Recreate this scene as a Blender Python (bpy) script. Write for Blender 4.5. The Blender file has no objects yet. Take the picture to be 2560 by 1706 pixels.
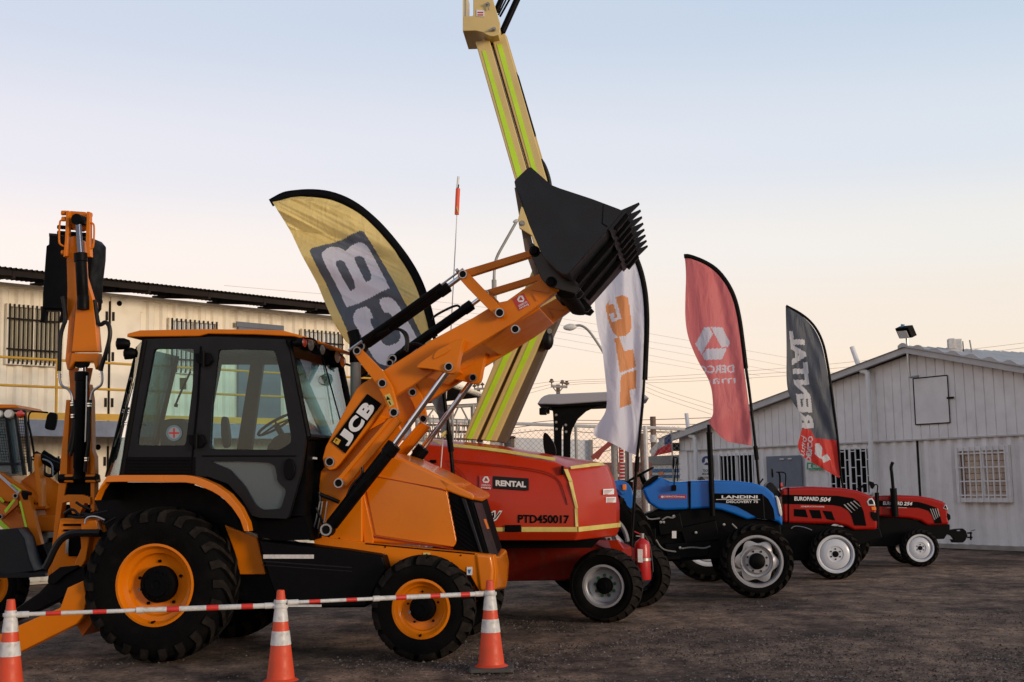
import bpy, bmesh, math, random
import numpy as np
from math import radians, sin, cos, pi, atan2
from mathutils import Vector, Matrix
from mathutils.geometry import tessellate_polygon
random.seed(4)
SC = bpy.context.scene
COL = SC.collection
# ---------------- camera -------------------------------------------------
FP, CXP, CYP = 3150.0, 1280.0, 853.0
PITCH = math.atan(347 / FP); ROLL = 0.021
EYE = Vector((0, 0, 1.6))
fwd = Vector((0, cos(PITCH), sin(PITCH)))
r0 = Vector((1, 0, 0)); u0 = Vector((0, -sin(PITCH), cos(PITCH)))
rgt = r0 * cos(ROLL) - u0 * sin(ROLL)
upv = r0 * sin(ROLL) + u0 * cos(ROLL)
cam = bpy.data.cameras.new('camera'); camo = bpy.data.objects.new('camera', cam); COL.objects.link(camo)
cam.sensor_width = 36; cam.lens = FP / 2560 * 36; cam.clip_end = 2000; cam.clip_start = 0.1
camo.matrix_world = Matrix(((rgt.x, upv.x, -fwd.x, 0), (rgt.y, upv.y, -fwd.y, 0), (rgt.z, upv.z, -fwd.z, 1.6), (0, 0, 0, 1)))
SC.camera = camo
# ---------------- sky and sun -------------------------------------------
SUN_AZ = radians(128)      # measured from +Y (view direction) clockwise: behind the camera to the right
SUN_EL = radians(9)
w = bpy.data.worlds.new('World'); SC.world = w; w.use_nodes = True
nt = w.node_tree; nt.nodes.clear()
out = nt.nodes.new('ShaderNodeOutputWorld'); bg = nt.nodes.new('ShaderNodeBackground')
sky = nt.nodes.new('ShaderNodeTexSky'); sky.sky_type = 'NISHITA'; sky.sun_disc = False
sky.sun_elevation = SUN_EL; sky.sun_rotation = SUN_AZ
tc = nt.nodes.new('ShaderNodeTexCoord'); sep = nt.nodes.new('ShaderNodeSeparateXYZ')
nt.links.new(tc.outputs['Generated'], sep.inputs[0])
ramp = nt.nodes.new('ShaderNodeValToRGB')
stops = [(0.0, (1.02, .74, .55)), (.063, (1.08, .88, .70)), (.12, (1.02, .90, .79)), (.175, (.97, .93, .89)), (.247, (.80, .845, .93)),
         (.357, (.61, .72, .87)), (.55, (.32, .42, .58)), (1.0, (.13, .18, .28))]
el = ramp.color_ramp.elements
while len(el) < len(stops): el.new(.5)
for e, (p, c) in zip(el, stops): e.position = p; e.color = (*c, 1)
ramp.color_ramp.interpolation = 'EASE'
nt.links.new(sep.outputs['Z'], ramp.inputs[0])
sc_ = nt.nodes.new('ShaderNodeVectorMath'); sc_.operation = 'SCALE'; sc_.inputs['Scale'].default_value = 10.0
az = nt.nodes.new('ShaderNodeMapRange'); az.inputs['From Min'].default_value = -.36; az.inputs['From Max'].default_value = .36
nt.links.new(sep.outputs['X'], az.inputs[0])
azc = nt.nodes.new('ShaderNodeMix'); azc.data_type = 'RGBA'; azc.inputs[6].default_value = (1.10, 1.02, 1.0, 1); azc.inputs[7].default_value = (.95, .965, .965, 1)
nt.links.new(az.outputs[0], azc.inputs[0])
azm = nt.nodes.new('ShaderNodeMix'); azm.data_type = 'RGBA'; azm.blend_type = 'MULTIPLY'; azm.inputs[0].default_value = 1
nt.links.new(ramp.outputs[0], azm.inputs[6]); nt.links.new(azc.outputs[2], azm.inputs[7]); nt.links.new(azm.outputs[2], sc_.inputs[0])
mx = nt.nodes.new('ShaderNodeMix'); mx.data_type = 'RGBA'; mx.inputs[0].default_value = 0.06
nt.links.new(sc_.outputs[0], mx.inputs[6]); nt.links.new(sky.outputs[0], mx.inputs[7])
nt.links.new(mx.outputs[2], bg.inputs['Color']); bg.inputs['Strength'].default_value = 0.1
nt.links.new(bg.outputs[0], out.inputs[0])
sl = bpy.data.lights.new('sun', 'SUN'); slo = bpy.data.objects.new('sun', sl); COL.objects.link(slo)
sl.energy = 2.0; sl.angle = radians(14); sl.color = (1.0, .80, .60)
sd = Vector((sin(SUN_AZ) * cos(SUN_EL), cos(SUN_AZ) * cos(SUN_EL), sin(SUN_EL)))
slo.rotation_euler = sd.to_track_quat('Z', 'Y').to_euler()
SC.view_settings.view_transform = 'Standard'; SC.view_settings.look = 'None'
SC.view_settings.exposure = 0; SC.view_settings.gamma = 1
# ---------------- helpers -----------------------------------------------
def ray(px, py):
    return fwd + rgt * ((px - CXP) / FP) + upv * (-(py - CYP) / FP)
def ground(px, py, z=0):
    d = ray(px, py); t = (z - 1.6) / d.z; return EYE + d * t
def atY(px, py, Y):
    d = ray(px, py); return EYE + d * (Y / d.y)
class PL:
    """vertical reference plane with heading angle a; u along heading, w away from the viewer, z up"""
    def __init__(s, o, a):
        s.o = Vector((o.x, o.y, 0)); s.a = a
        s.h = Vector((cos(a), sin(a), 0)); s.n = Vector((-sin(a), cos(a), 0))
    def P(s, px, py, w=0):
        d = ray(px, py); t = ((s.o - EYE).dot(s.n) + w) / d.dot(s.n); return EYE + d * t
    def L(s, u, w, z): return s.o + s.h * u + s.n * w + Vector((0, 0, z))
    def U(s, px, py, w=0):
        p = s.P(px, py, w) - s.o; return p.dot(s.h), p.z
# materials
def mat(name, col, rough=.5, metal=0., coat=0., var=0., vs=4., bump=0., bs=40., spec=.5, dust=0., dcol=(.16, .12, .09), emis=None):
    m = bpy.data.materials.new(name); m.use_nodes = True; n = m.node_tree; b = n.nodes['Principled BSDF']
    b.inputs['Base Color'].default_value = (*col, 1); b.inputs['Roughness'].default_value = rough
    b.inputs['Metallic'].default_value = metal; b.inputs['Coat Weight'].default_value = coat
    b.inputs['Coat Roughness'].default_value = .12; b.inputs['Specular IOR Level'].default_value = spec
    t = n.nodes.new('ShaderNodeTexCoord')
    last = None
    if var or dust:
        no = n.nodes.new('ShaderNodeTexNoise'); no.inputs['Scale'].default_value = vs; no.inputs['Detail'].default_value = 7
        no.inputs['Roughness'].default_value = .65
        n.links.new(t.outputs['Object'], no.inputs['Vector'])
        r = n.nodes.new('ShaderNodeValToRGB'); r.color_ramp.elements[0].position = .32; r.color_ramp.elements[1].position = .68
        r.color_ramp.elements[0].color = (*[c * (1 - var) for c in col], 1)
        r.color_ramp.elements[1].color = (*[min(1, c * (1 + var)) for c in col], 1)
        n.links.new(no.outputs[0], r.inputs[0]); last = r.outputs[0]
        if dust:
            n2 = n.nodes.new('ShaderNodeTexNoise'); n2.inputs['Scale'].default_value = vs * 2.7; n2.inputs['Detail'].default_value = 9
            n.links.new(t.outputs['Object'], n2.inputs['Vector'])
            r2 = n.nodes.new('ShaderNodeMapRange'); r2.inputs['From Min'].default_value = .48; r2.inputs['From Max'].default_value = .75
            r2.inputs['To Max'].default_value = dust
            n.links.new(n2.outputs[0], r2.inputs[0])
            m2 = n.nodes.new('ShaderNodeMix'); m2.data_type = 'RGBA'; m2.inputs[7].default_value = (*dcol, 1)
            n.links.new(r2.outputs[0], m2.inputs[0]); n.links.new(last, m2.inputs[6]); last = m2.outputs[2]
            r3 = n.nodes.new('ShaderNodeMapRange'); r3.inputs['From Min'].default_value = .3; r3.inputs['From Max'].default_value = .7
            r3.inputs['To Min'].default_value = max(0.02, rough - .08); r3.inputs['To Max'].default_value = min(1, rough + .15)
            n.links.new(n2.outputs[0], r3.inputs[0]); n.links.new(r3.outputs[0], b.inputs['Roughness'])
        n.links.new(last, b.inputs['Base Color'])
    if bump:
        nb = n.nodes.new('ShaderNodeTexNoise'); nb.inputs['Scale'].default_value = bs; nb.inputs['Detail'].default_value = 5
        n.links.new(t.outputs['Object'], nb.inputs['Vector'])
        bb = n.nodes.new('ShaderNodeBump'); bb.inputs['Strength'].default_value = bump; bb.inputs['Distance'].default_value = .01
        n.links.new(nb.outputs[0], bb.inputs['Height']); n.links.new(bb.outputs[0], b.inputs['Normal'])
    return m
def glass(name, tint, rough=.02, gl=.5, op=0., opc=(.3, .35, .35)):
    m = bpy.data.materials.new(name); m.use_nodes = True; n = m.node_tree; n.nodes.clear()
    o = n.nodes.new('ShaderNodeOutputMaterial'); tr = n.nodes.new('ShaderNodeBsdfTransparent'); tr.inputs[0].default_value = (*tint, 1)
    g = n.nodes.new('ShaderNodeBsdfGlossy'); g.inputs['Roughness'].default_value = rough; g.inputs[0].default_value = (1, 1, 1, 1)
    f = n.nodes.new('ShaderNodeFresnel'); f.inputs[0].default_value = 1.5
    mu = n.nodes.new('ShaderNodeMath'); mu.operation = 'MULTIPLY'; mu.inputs[1].default_value = gl; n.links.new(f.outputs[0], mu.inputs[0])
    x = n.nodes.new('ShaderNodeMixShader'); src = tr
    if op:
        di = n.nodes.new('ShaderNodeBsdfDiffuse'); di.inputs[0].default_value = (*opc, 1)
        x0 = n.nodes.new('ShaderNodeMixShader'); x0.inputs[0].default_value = op
        n.links.new(tr.outputs[0], x0.inputs[1]); n.links.new(di.outputs[0], x0.inputs[2]); src = x0
    n.links.new(mu.outputs[0], x.inputs[0]); n.links.new(src.outputs[0], x.inputs[1]); n.links.new(g.outputs[0], x.inputs[2])
    n.links.new(x.outputs[0], o.inputs[0]); return m
def cloth(name, col, tl=.45, rough=.55):
    m = bpy.data.materials.new(name); m.use_nodes = True; n = m.node_tree; b = n.nodes['Principled BSDF']
    b.inputs['Base Color'].default_value = (*col, 1); b.inputs['Roughness'].default_value = rough; b.inputs['Sheen Weight'].default_value = .15
    t = n.nodes.new('ShaderNodeBsdfTranslucent'); t.inputs[0].default_value = (*col, 1)
    tc_ = n.nodes.new('ShaderNodeTexCoord'); mp = n.nodes.new('ShaderNodeMapping'); mp.inputs['Rotation'].default_value = (0, .6, 0); mp.inputs['Scale'].default_value = (3.2, 1, .9)
    no = n.nodes.new('ShaderNodeTexNoise'); no.inputs['Scale'].default_value = 2.2; no.inputs['Detail'].default_value = 4; no.inputs['Distortion'].default_value = .6
    bp = n.nodes.new('ShaderNodeBump'); bp.inputs['Strength'].default_value = .9; bp.inputs['Distance'].default_value = .05
    n.links.new(tc_.outputs['Object'], mp.inputs[0]); n.links.new(mp.outputs[0], no.inputs['Vector']); n.links.new(no.outputs[0], bp.inputs['Height'])
    n.links.new(bp.outputs[0], b.inputs['Normal']); n.links.new(bp.outputs[0], t.inputs['Normal'])
    x = n.nodes.new('ShaderNodeMixShader'); x.inputs[0].default_value = tl
    n.links.new(b.outputs[0], x.inputs[1]); n.links.new(t.outputs[0], x.inputs[2])
    n.links.new(x.outputs[0], n.nodes['Material Output'].inputs[0]); return m
M = {}
M['orange'] = mat('orange_paint', (.67, .172, .002), .36, coat=.16, var=.07, vs=1.6, dust=.14, dcol=(.36, .13, .02), spec=.15, bump=.02, bs=3)
M['gloss'] = mat('glossy_orange_paint', (.67, .172, .002), .28, coat=.75, var=.07, vs=1.3, dust=.10, dcol=(.36, .13, .02), spec=.25, bump=.03, bs=2.2)
M['orange2'] = mat('faded_orange_paint', (.62, .155, .012), .45, coat=.1, spec=.3, var=.12, vs=2.5, dust=.3)
M['redor'] = mat('red_orange_paint', (.44, .026, .004), .30, coat=.25, spec=.15, var=.06, vs=1.2, dust=.10)
M['chassisred'] = mat('shaded_red_and_seam', (.27, .017, .008), .5, spec=.2, var=.1, vs=3, dust=.3)  # chassis red darkened so its low shading sits in the colour; seams too
M['blue'] = mat('blue_paint', (.004, .135, .50), .22, coat=.35, spec=.3, var=.04, vs=1.4)
M['red'] = mat('red_paint', (.34, .009, .005), .22, coat=.35, spec=.2, var=.05, vs=1.4)
M['redmatte'] = mat('red_enamel', (.45, .012, .012), .4, coat=.2, var=.06)
M['black'] = mat('black_paint', (.0018, .0018, .0022), .5, var=.2, vs=5, dust=.2, dcol=(.010, .009, .008), spec=.10)
M['blackgl'] = mat('gloss_black_paint', (.003, .003, .004), .3, spec=.3, coat=.1, var=.2, vs=5)
M['bucket'] = mat('bucket_steel_paint', (.008, .0095, .013), .45, spec=.3, var=.15, vs=2, dust=.25, dcol=(.030, .020, .020), bump=.15, bs=60)  # reddish dust tint puts the red hood's reflection into the bucket colour
M['charcoal'] = mat('charcoal_plastic', (.0075, .008, .010), .45, spec=.22, var=.15, vs=3, dust=.2, dcol=(.02, .019, .019))
M['rubber'] = mat('tyre_rubber', (.0022, .0021, .0021), .85, spec=.10, var=.25, vs=2.0, dust=.30, dcol=(.022, .018, .015), bump=.4, bs=90)
M['lug'] = mat('dusty_tyre_lug', (.013, .0105, .009), .9, spec=.1, var=.35, vs=5, dust=.5, dcol=(.045, .036, .029), bump=.3, bs=60)
M['clearglass'] = glass('clear_window_glass', (.96, .96, .95), gl=.6)
M['hose'] = mat('rubber_hose', (.004, .004, .0045), .45, spec=.25)
M['chrome'] = mat('chrome_rod', (.72, .72, .74), .12, metal=1)
M['steel'] = mat('zinc_steel', (.42, .42, .42), .38, metal=.9, var=.15)
M['tan'] = mat('tan_boom_paint', (.62, .47, .18), .42, coat=.15, var=.07, vs=1.2, dust=.15, dcol=(.35, .26, .14))
M['tandark'] = mat('shaded_tan_and_link', (.10, .070, .045), .6)  # tan darkened: shade of boom gaps and side in the colour; riser link
M['lime'] = mat('lime_reflective_tape', (.50, .78, .02), .35, var=.08)
M['ytape'] = mat('yellow_reflective_tape', (.60, .49, .13), .4, var=.14, vs=9)
M['white'] = mat('white_paint', (.72, .72, .72), .5, var=.05)
M['offwhite'] = mat('offwhite_plastic', (.62, .60, .57), .5, var=.12, vs=12, dust=.3)
M['wheelwhite'] = mat('wheel_white_paint', (.55, .57, .62), .35, coat=.3, var=.06)
M['wheelsilver'] = mat('wheel_silver_paint', (.34, .34, .36), .4, metal=.3, var=.08)
M['conered'] = mat('cone_orange_plastic', (.64, .058, .014), .5, var=.1, vs=8, dust=.3, dcol=(.35, .12, .07))
M['polered'] = mat('pole_red_tape', (.58, .03, .02), .45, var=.1, vs=12)
M['conewhite'] = mat('cone_white_sleeve', (.60, .59, .57), .4, var=.1, vs=9, dust=.5, dcol=(.22, .20, .17))
M['yellow'] = mat('yellow_rail_paint', (.62, .34, .03), .5, var=.12, vs=3)
M['cream'] = mat('cream_container_paint', (.88, .81, .67), .6, var=.06, vs=1.3, dust=.32, dcol=(.62, .52, .38))
M['greywhite'] = mat('pale_grey_siding', (.74, .715, .70), .6, var=.08, vs=1.2, dust=.25, dcol=(.45, .42, .39))
M['roofgrey'] = mat('grey_roof_sheet', (.46, .45, .44), .55, var=.12, vs=2)
M['browndark'] = mat('dark_brown_roof_steel', (.020, .014, .012), .8, spec=.2, var=.3)
M['bluegrey'] = mat('blue_grey_beam_paint', (.20, .23, .30), .6, var=.2, vs=3, dust=.2)
M['doorblue'] = mat('slate_blue_door_paint', (.12, .145, .19), .5, var=.1)
M['dark'] = mat('dark_interior', (.0015, .0015, .0018), .75, spec=.08)
M['blind'] = mat('cream_curtain', (.50, .44, .30), .8, var=.1, vs=2)
M['blindor'] = mat('orange_brown_blind', (.66, .52, .43), .7, var=.2, vs=5)
M['concrete'] = mat('concrete', (.30, .27, .24), .85, var=.2, vs=3, bump=.3)
M['brick'] = mat('red_brick_wall', (.20, .085, .06), .85, var=.3, vs=20, bump=.4)
M['wood'] = mat('weathered_wood', (.16, .10, .07), .85, var=.3, vs=6)
M['galv'] = mat('galvanised_steel', (.30, .29, .27), .55, metal=.4, var=.15)
M['wire'] = mat('wire_black', (.10, .07, .06), .7)
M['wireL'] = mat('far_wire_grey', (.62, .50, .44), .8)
M['palered'] = mat('hazy_red_steel', (.30, .06, .05), .6)
M['amber'] = mat('amber_lens', (.85, .22, .02), .2, coat=.5)
M['redlens'] = mat('red_lens', (.7, .04, .02), .2, coat=.5)
M['lens'] = mat('lamp_glass', (.65, .65, .62), .15, coat=.5)
M['green'] = mat('green_sign_plastic', (.03, .30, .14), .5)
M['greenpaint'] = mat('green_hub_paint', (.01, .10, .035), .5, var=.4, vs=20)
M['darkrod'] = mat('grey_blue_rod', (.10, .12, .17), .25, metal=.6)
M['darklens'] = mat('dark_lamp_lens', (.06, .06, .06), .2)
M['darkred'] = mat('dark_red_lens', (.20, .02, .01), .3)
M['navy'] = mat('navy_print', (.03, .03, .16), .5)
M['cyan'] = mat('blue_cap_plastic', (.10, .28, .45), .5)
M['mirror'] = mat('mirror_glass', (.8, .8, .8), .05, metal=1)
M['seat'] = mat('seat_vinyl', (.012, .013, .016), .6)
M['glass'] = glass('cab_glass', (.62, .83, .85), gl=.9)
M['glassdoor'] = glass('frosted_cab_glass', (.50, .66, .68), rough=.1, gl=.7, op=.22, opc=(.30, .38, .42))
M['winglass'] = glass('window_glass', (.75, .78, .76), gl=.9)
# mesh building (world coordinates)
class B:
    def __init__(s): s.bm = bmesh.new()
    def face(s, pts):
        try: return s.bm.faces.new([s.bm.verts.new(p) for p in pts])
        except ValueError: return None
    def prism(s, front, back):
        n = len(front); f = [s.bm.verts.new(p) for p in front]; b = [s.bm.verts.new(p) for p in back]
        s.bm.faces.new(f); s.bm.faces.new(b[::-1])
        for i in range(n): s.bm.faces.new((f[(i + 1) % n], f[i], b[i], b[(i + 1) % n]))
        return s
    def prof(s, pl, px, w0, w1):
        """side profile traced on the plane at depth w0 and given its real thickness to w1"""
        f = [pl.P(x, y, w0) for x, y in px]; d = pl.n * (w1 - w0)
        return s.prism(f, [p + d for p in f])
    def uz(s, pl, pts, w0, w1):
        return s.prism([pl.L(u, w0, z) for u, z in pts], [pl.L(u, w1, z) for u, z in pts])
    def box(s, pl, u0, u1, w0, w1, z0, z1):
        return s.uz(pl, [(u0, z0), (u1, z0), (u1, z1), (u0, z1)], w0, w1)
    def tube(s, pts, r, n=8, caps=True, r2=None):
        pts = [Vector(p) for p in pts]; k = len(pts); rings = []
        up = None
        for i, p in enumerate(pts):
            t = (pts[min(i + 1, k - 1)] - pts[max(i - 1, 0)]).normalized()
            if up is None: up = t.orthogonal().normalized()
            up = (up - t * up.dot(t)).normalized(); sd = t.cross(up)
            rr = r if r2 is None else r + (r2 - r) * i / (k - 1)
            rings.append([s.bm.verts.new(p + up * (cos(2 * pi * j / n) * rr) + sd * (sin(2 * pi * j / n) * rr)) for j in range(n)])
        for a, b in zip(rings, rings[1:]):
            for j in range(n): s.bm.faces.new((a[j], a[(j + 1) % n], b[(j + 1) % n], b[j]))
        if caps: s.bm.faces.new(rings[0][::-1]); s.bm.faces.new(rings[-1])
        return s
    def bar(s, p, q, wd, ht, up=Vector((0, 0, 1))):
        p = Vector(p); q = Vector(q); t = (q - p).normalized(); sd = t.cross(up)
        if sd.length < 1e-4: sd = t.orthogonal()
        sd.normalize(); u = sd.cross(t).normalized()
        c = [sd * (wd / 2) + u * (ht / 2), -sd * (wd / 2) + u * (ht / 2), -sd * (wd / 2) - u * (ht / 2), sd * (wd / 2) - u * (ht / 2)]
        return s.prism([p + x for x in c], [q + x for x in c])
    def lathe(s, c, ax, prof, n=40, closed=False, ang0=0):
        """prof: (r, h) about axis ax through c"""
        ax = Vector(ax).normalized(); e1 = ax.orthogonal().normalized(); e2 = ax.cross(e1); c = Vector(c); rings = []
        for r, h in prof:
            if r < 1e-5: rings.append([s.bm.verts.new(c + ax * h)])
            else: rings.append([s.bm.verts.new(c + ax * h + e1 * (cos(ang0 + 2 * pi * j / n) * r) + e2 * (sin(ang0 + 2 * pi * j / n) * r)) for j in range(n)])
        pr = list(zip(rings, rings[1:]))
        if closed: pr.append((rings[-1], rings[0]))
        for a, b in pr:
            for j in range(n):
                k = (j + 1) % n
                if len(a) == 1 and len(b) == 1: continue
                if len(a) == 1: s.bm.faces.new((a[0], b[k], b[j]))
                elif len(b) == 1: s.bm.faces.new((a[j], a[k], b[0]))
                else: s.bm.faces.new((a[j], a[k], b[k], b[j]))
        return s
    def cyl(s, p, q, r, n=16):
        p = Vector(p); q = Vector(q); L = (q - p).length
        return s.lathe(p, q - p, [(0, 0), (r, 0), (r, L), (0, L)], n)
    def sphere(s, c, r, n=12, sq=1.0, ax=(0, 0, 1)):
        return s.lathe(c, ax, [(r * sin(pi * i / n) if 0 < i < n else 0, -r * sq * cos(pi * i / n)) for i in range(n + 1)], n * 2)
    def holed(s, pl, outer, holes, w0, w1):
        loops = [[pl.P(x, y, w0) for x, y in outer]] + [[pl.P(x, y, w0) for x, y in h] for h in holes]
        d = pl.n * (w1 - w0); flat = [p for l in loops for p in l]
        def loc(p): q = p - pl.o; return Vector((q.dot(pl.h), q.z, 0))
        tr = tessellate_polygon([[loc(p) for p in l] for l in loops])
        f = [s.bm.verts.new(p) for p in flat]; b = [s.bm.verts.new(p + d) for p in flat]
        for t in tr:
            try: s.bm.faces.new([f[i] for i in t]); s.bm.faces.new([b[i] for i in reversed(t)])
            except ValueError: pass
        k = 0
        for l in loops:
            n = len(l)
            for i in range(n):
                i2 = (i + 1) % n
                try: s.bm.faces.new((f[k + i2], f[k + i], b[k + i], b[k + i2]))
                except ValueError: pass
            k += n
        return s
    def obj(s, name, m, parent=None, bevel=0., ang=35, seg=2, sub=0, norm=True):
        if norm: bmesh.ops.recalc_face_normals(s.bm, faces=s.bm.faces)
        me = bpy.data.meshes.new(name); s.bm.to_mesh(me); s.bm.free()
        return link(name, me, m, parent, bevel, ang, seg, sub)
def world_inv(p):
    mw = Matrix.Identity(4); q = p
    while q is not None:
        mw = (Matrix.Translation(q.location) @ q.rotation_euler.to_matrix().to_4x4()) @ mw; q = q.parent
    return mw.inverted()
def depth(o):
    d = 0
    while o.parent is not None: o = o.parent; d += 1
    return d
def link(name, me, m, parent=None, bevel=0., ang=35, seg=2, sub=0):
    if parent is not None and depth(parent) >= 2: parent = parent.parent
    if parent is not None: me.transform(world_inv(parent))
    if isinstance(m, (list, tuple)):
        for x in m: me.materials.append(x)
    else: me.materials.append(m)
    me.polygons.foreach_set('use_smooth', [True] * len(me.polygons))
    me.set_sharp_from_angle(angle=radians(ang))
    o = bpy.data.objects.new(name, me); COL.objects.link(o)
    if parent is not None: o.parent = parent
    if bevel:
        b = o.modifiers.new('bevel', 'BEVEL'); b.width = bevel; b.segments = seg; b.limit_method = 'ANGLE'; b.angle_limit = radians(ang)
        b.harden_normals = True
    return o
def thing(name, label, cat, loc, rz=0, group=None):
    o = bpy.data.objects.new(name, None); COL.objects.link(o); o.location = loc; o.rotation_euler = (0, 0, rz)
    o.empty_display_size = .3
    o['label'] = label; o['category'] = cat
    if group: o['group'] = group
    return o
def sub(name, parent, loc):
    """an Empty part placed at a world point under its thing"""
    o = bpy.data.objects.new(name, None); COL.objects.link(o); o.location = world_inv(parent) @ Vector(loc); o.parent = parent
    return o
def tag(o, label=None, cat=None, group=None, kind=None):
    if label: o['label'] = label
    if cat: o['category'] = cat
    if group: o['group'] = group
    if kind: o['kind'] = kind
    return o
def rot_pt(p, c, a):
    x, y = p[0] - c[0], p[1] - c[1]; return (c[0] + x * cos(a) - y * sin(a), c[1] + x * sin(a) + y * cos(a))
# text as mesh
_tc = {}
def glyphs(s, bold=0.0, shear=0.0):
    k = (s, bold, shear)
    if k in _tc: return _tc[k]
    cu = bpy.data.curves.new('t', 'FONT'); cu.body = s; cu.offset = bold; cu.shear = shear; cu.resolution_u = 4
    ob = bpy.data.objects.new('t', cu); COL.objects.link(ob); bpy.context.view_layer.update()
    dg = bpy.context.evaluated_depsgraph_get(); me = bpy.data.meshes.new_from_object(ob.evaluated_get(dg))
    v = np.array([(a.co.x, a.co.y) for a in me.vertices]); me.calc_loop_triangles()
    t = np.array([tuple(x.vertices) for x in me.loop_triangles])
    bpy.data.objects.remove(ob); bpy.data.curves.remove(cu); bpy.data.meshes.remove(me)
    mn = v.min(0); mxx = v.max(0); v = (v - mn) / (mxx - mn)
    _tc[k] = (v, t); return v, t
def text(pl, s, BL, BR, TL, w, m, parent, bold=.02, shear=0, name='lettering', th=.003):
    v, t = glyphs(s, bold, shear); b = B()
    P = [pl.P(BL[0] + x * (BR[0] - BL[0]) + y * (TL[0] - BL[0]), BL[1] + x * (BR[1] - BL[1]) + y * (TL[1] - BL[1]), w) for x, y in v]
    vs = [b.bm.verts.new(p) for p in P]
    for a in t:
        try: b.bm.faces.new([vs[i] for i in a])
        except ValueError: pass
    return b.obj(name, m, parent, norm=False)
def decal(pl, px, w, m, parent, name='sticker', th=.002):
    return B().prof(pl, px, w, w + th).obj(name, m, parent)
def rcorner(pts, r=8):
    o = []; n = len(pts)
    for i in range(n):
        p = Vector(pts[i]).to_2d(); a = Vector(pts[i - 1]).to_2d(); c = Vector(pts[(i + 1) % n]).to_2d()
        ra = min(r, (a - p).length * .4); rc = min(r, (c - p).length * .4)
        A = p + (a - p).normalized() * ra; C_ = p + (c - p).normalized() * rc
        o += [tuple(A), tuple((A + C_) / 2 * .45 + p * .55), tuple(C_)]
    return o
def rect(x0, y0, x1, y1): return [(x0, y0), (x1, y0), (x1, y1), (x0, y1)]
def circ(cx, cy, r, n=20, ry=None): return [(cx + r * cos(2 * pi * i / n), cy + (ry or r) * sin(2 * pi * i / n)) for i in range(n)]
def smooth(pts, it=2, closed=True):
    for _ in range(it):
        o = []; n = len(pts)
        for i in range(n if closed else n - 1):
            a = pts[i]; b = pts[(i + 1) % n]
            o += [tuple(a[k] * .75 + b[k] * .25 for k in range(len(a))), tuple(a[k] * .25 + b[k] * .75 for k in range(len(a)))]
        pts = ([pts[0]] + o + [pts[-1]]) if not closed else o
    return pts
def tubepx(pl, px, w, r, n=8):
    pts = [pl.P(p[0], p[1], p[2] if len(p) > 2 else w) for p in px]
    if len(pts) > 2: pts = [Vector(p) for p in smooth([tuple(p) for p in pts], 2, False)]
    return pts
# logo: three bars round a triangle
def logo3(pl, cx, cy, r, w, m, parent, name='emblem'):
    b = B()
    for k in range(3):
        q = [(-.52, -.98), (.50, -.98), (.98, -.10), (.70, .28), (.44, .14), (-.12, -.80)]
        q = [(-.46, -.95), (.46, -.95), (.95, -.08), (.62, .10), (.36, -.12), (.10, -.55), (-.30, -.55)]
        pts = [rot_pt(p, (0, 0), 2 * pi * k / 3) for p in q]
        b.prof(pl, [(cx + x * r, cy + y * r) for x, y in pts], w, w + .002)
    return b.obj(name, m, parent)
# wheels ------------------------------------------------------------------
def tyre(parent, pl, uz, w0, wd, R, Rr, style, name='tyre'):
    b = B(); c = pl.L(uz[0], w0, uz[1]); lug = {'ag': .046, 'industrial': .030, 'block': .026, 'rough': .024}[style] * (R / .5) ** .5
    Ro = R - lug
    pr = [(Rr, .16), (Rr + .012, .10), (Rr + (Ro - Rr) * .25, .035), (Rr + (Ro - Rr) * .5, .0), (Rr + (Ro - Rr) * .78, .025), (Ro - .028, .085), (Ro - .008, .17), (Ro, .3), (Ro + .004, .5)]
    pr = pr + [(r, 1 - h) for r, h in pr[-2::-1]]
    prof = [(r, h * wd) for r, h in pr]
    b.lathe(c, pl.n, prof, 64)
    H = pl.h; Z = Vector((0, 0, 1))
    def surf(t, ang):  # t 0 centre -> 1 down the sidewall
        path = [(Ro + .004, .52), (Ro, .3), (Ro - .008, .17), (Ro - .028, .085), (Ro - (Ro - Rr) * .22, .02), (Ro - (Ro - Rr) * .36, .004)]
        x = t * (len(path) - 1); i = min(int(x), len(path) - 2); f = x - i
        r = path[i][0] * (1 - f) + path[i + 1][0] * f; h = path[i][1] * (1 - f) + path[i + 1][1] * f
        return r, h
    N, sweep, hw, t1 = {'ag': (20, .42, .020, .90), 'industrial': (22, .30, .026, .92), 'block': (26, .10, .030, .86), 'rough': (22, .16, .034, .84)}[style]
    for side in (0, 1):
        for k in range(N):
            a0 = 2 * pi * (k + .5 * side) / N; prev = None; st = 7
            for i in range(st + 1):
                t = t1 * i / st; r, h = surf(t, 0); a = a0 + sweep * min(1, t * 1.5) ** .9
                if style == 'block': a = a0 + sweep * (1 if t < .35 else (t - .35) * 2 + 1 if k % 2 else 1) * (1 if t > .2 else .4)
                hwid = hw * (1 + .5 * t)
                if side: h = 1 - h
                lift = lug * (1.0 if t < .7 else 1 - (t - .7) / (t1 - .7 + 1e-6) * .85)
                axo = 0 if t < .3 else (-.012 if not side else .012) * min(1, (t - .3) * 2)
                vs = []
                for s_, l_ in ((-1, -.01), (-1, lift), (1, lift), (1, -.01)):
                    aa = a + s_ * hwid / r * (1.25 if l_ < 0 else 1)
                    rr = r + (l_ if t < .55 else l_ * max(.25, 1 - (t - .55) * 2.0))
                    vs.append(b.bm.verts.new(c + pl.n * (h * wd + (axo * (l_ > 0))) + H * (cos(aa) * rr) + Z * (sin(aa) * rr)))
                if prev:
                    for j in range(3): b.bm.faces.new((prev[j], prev[j + 1], vs[j + 1], vs[j])).material_index = 1 if j == 1 else 0
                else: b.bm.faces.new(vs)
                prev = vs
            b.bm.faces.new(prev[::-1])
    return b.obj(name, [M['rubber'], M['lug']], parent, ang=30)
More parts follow.
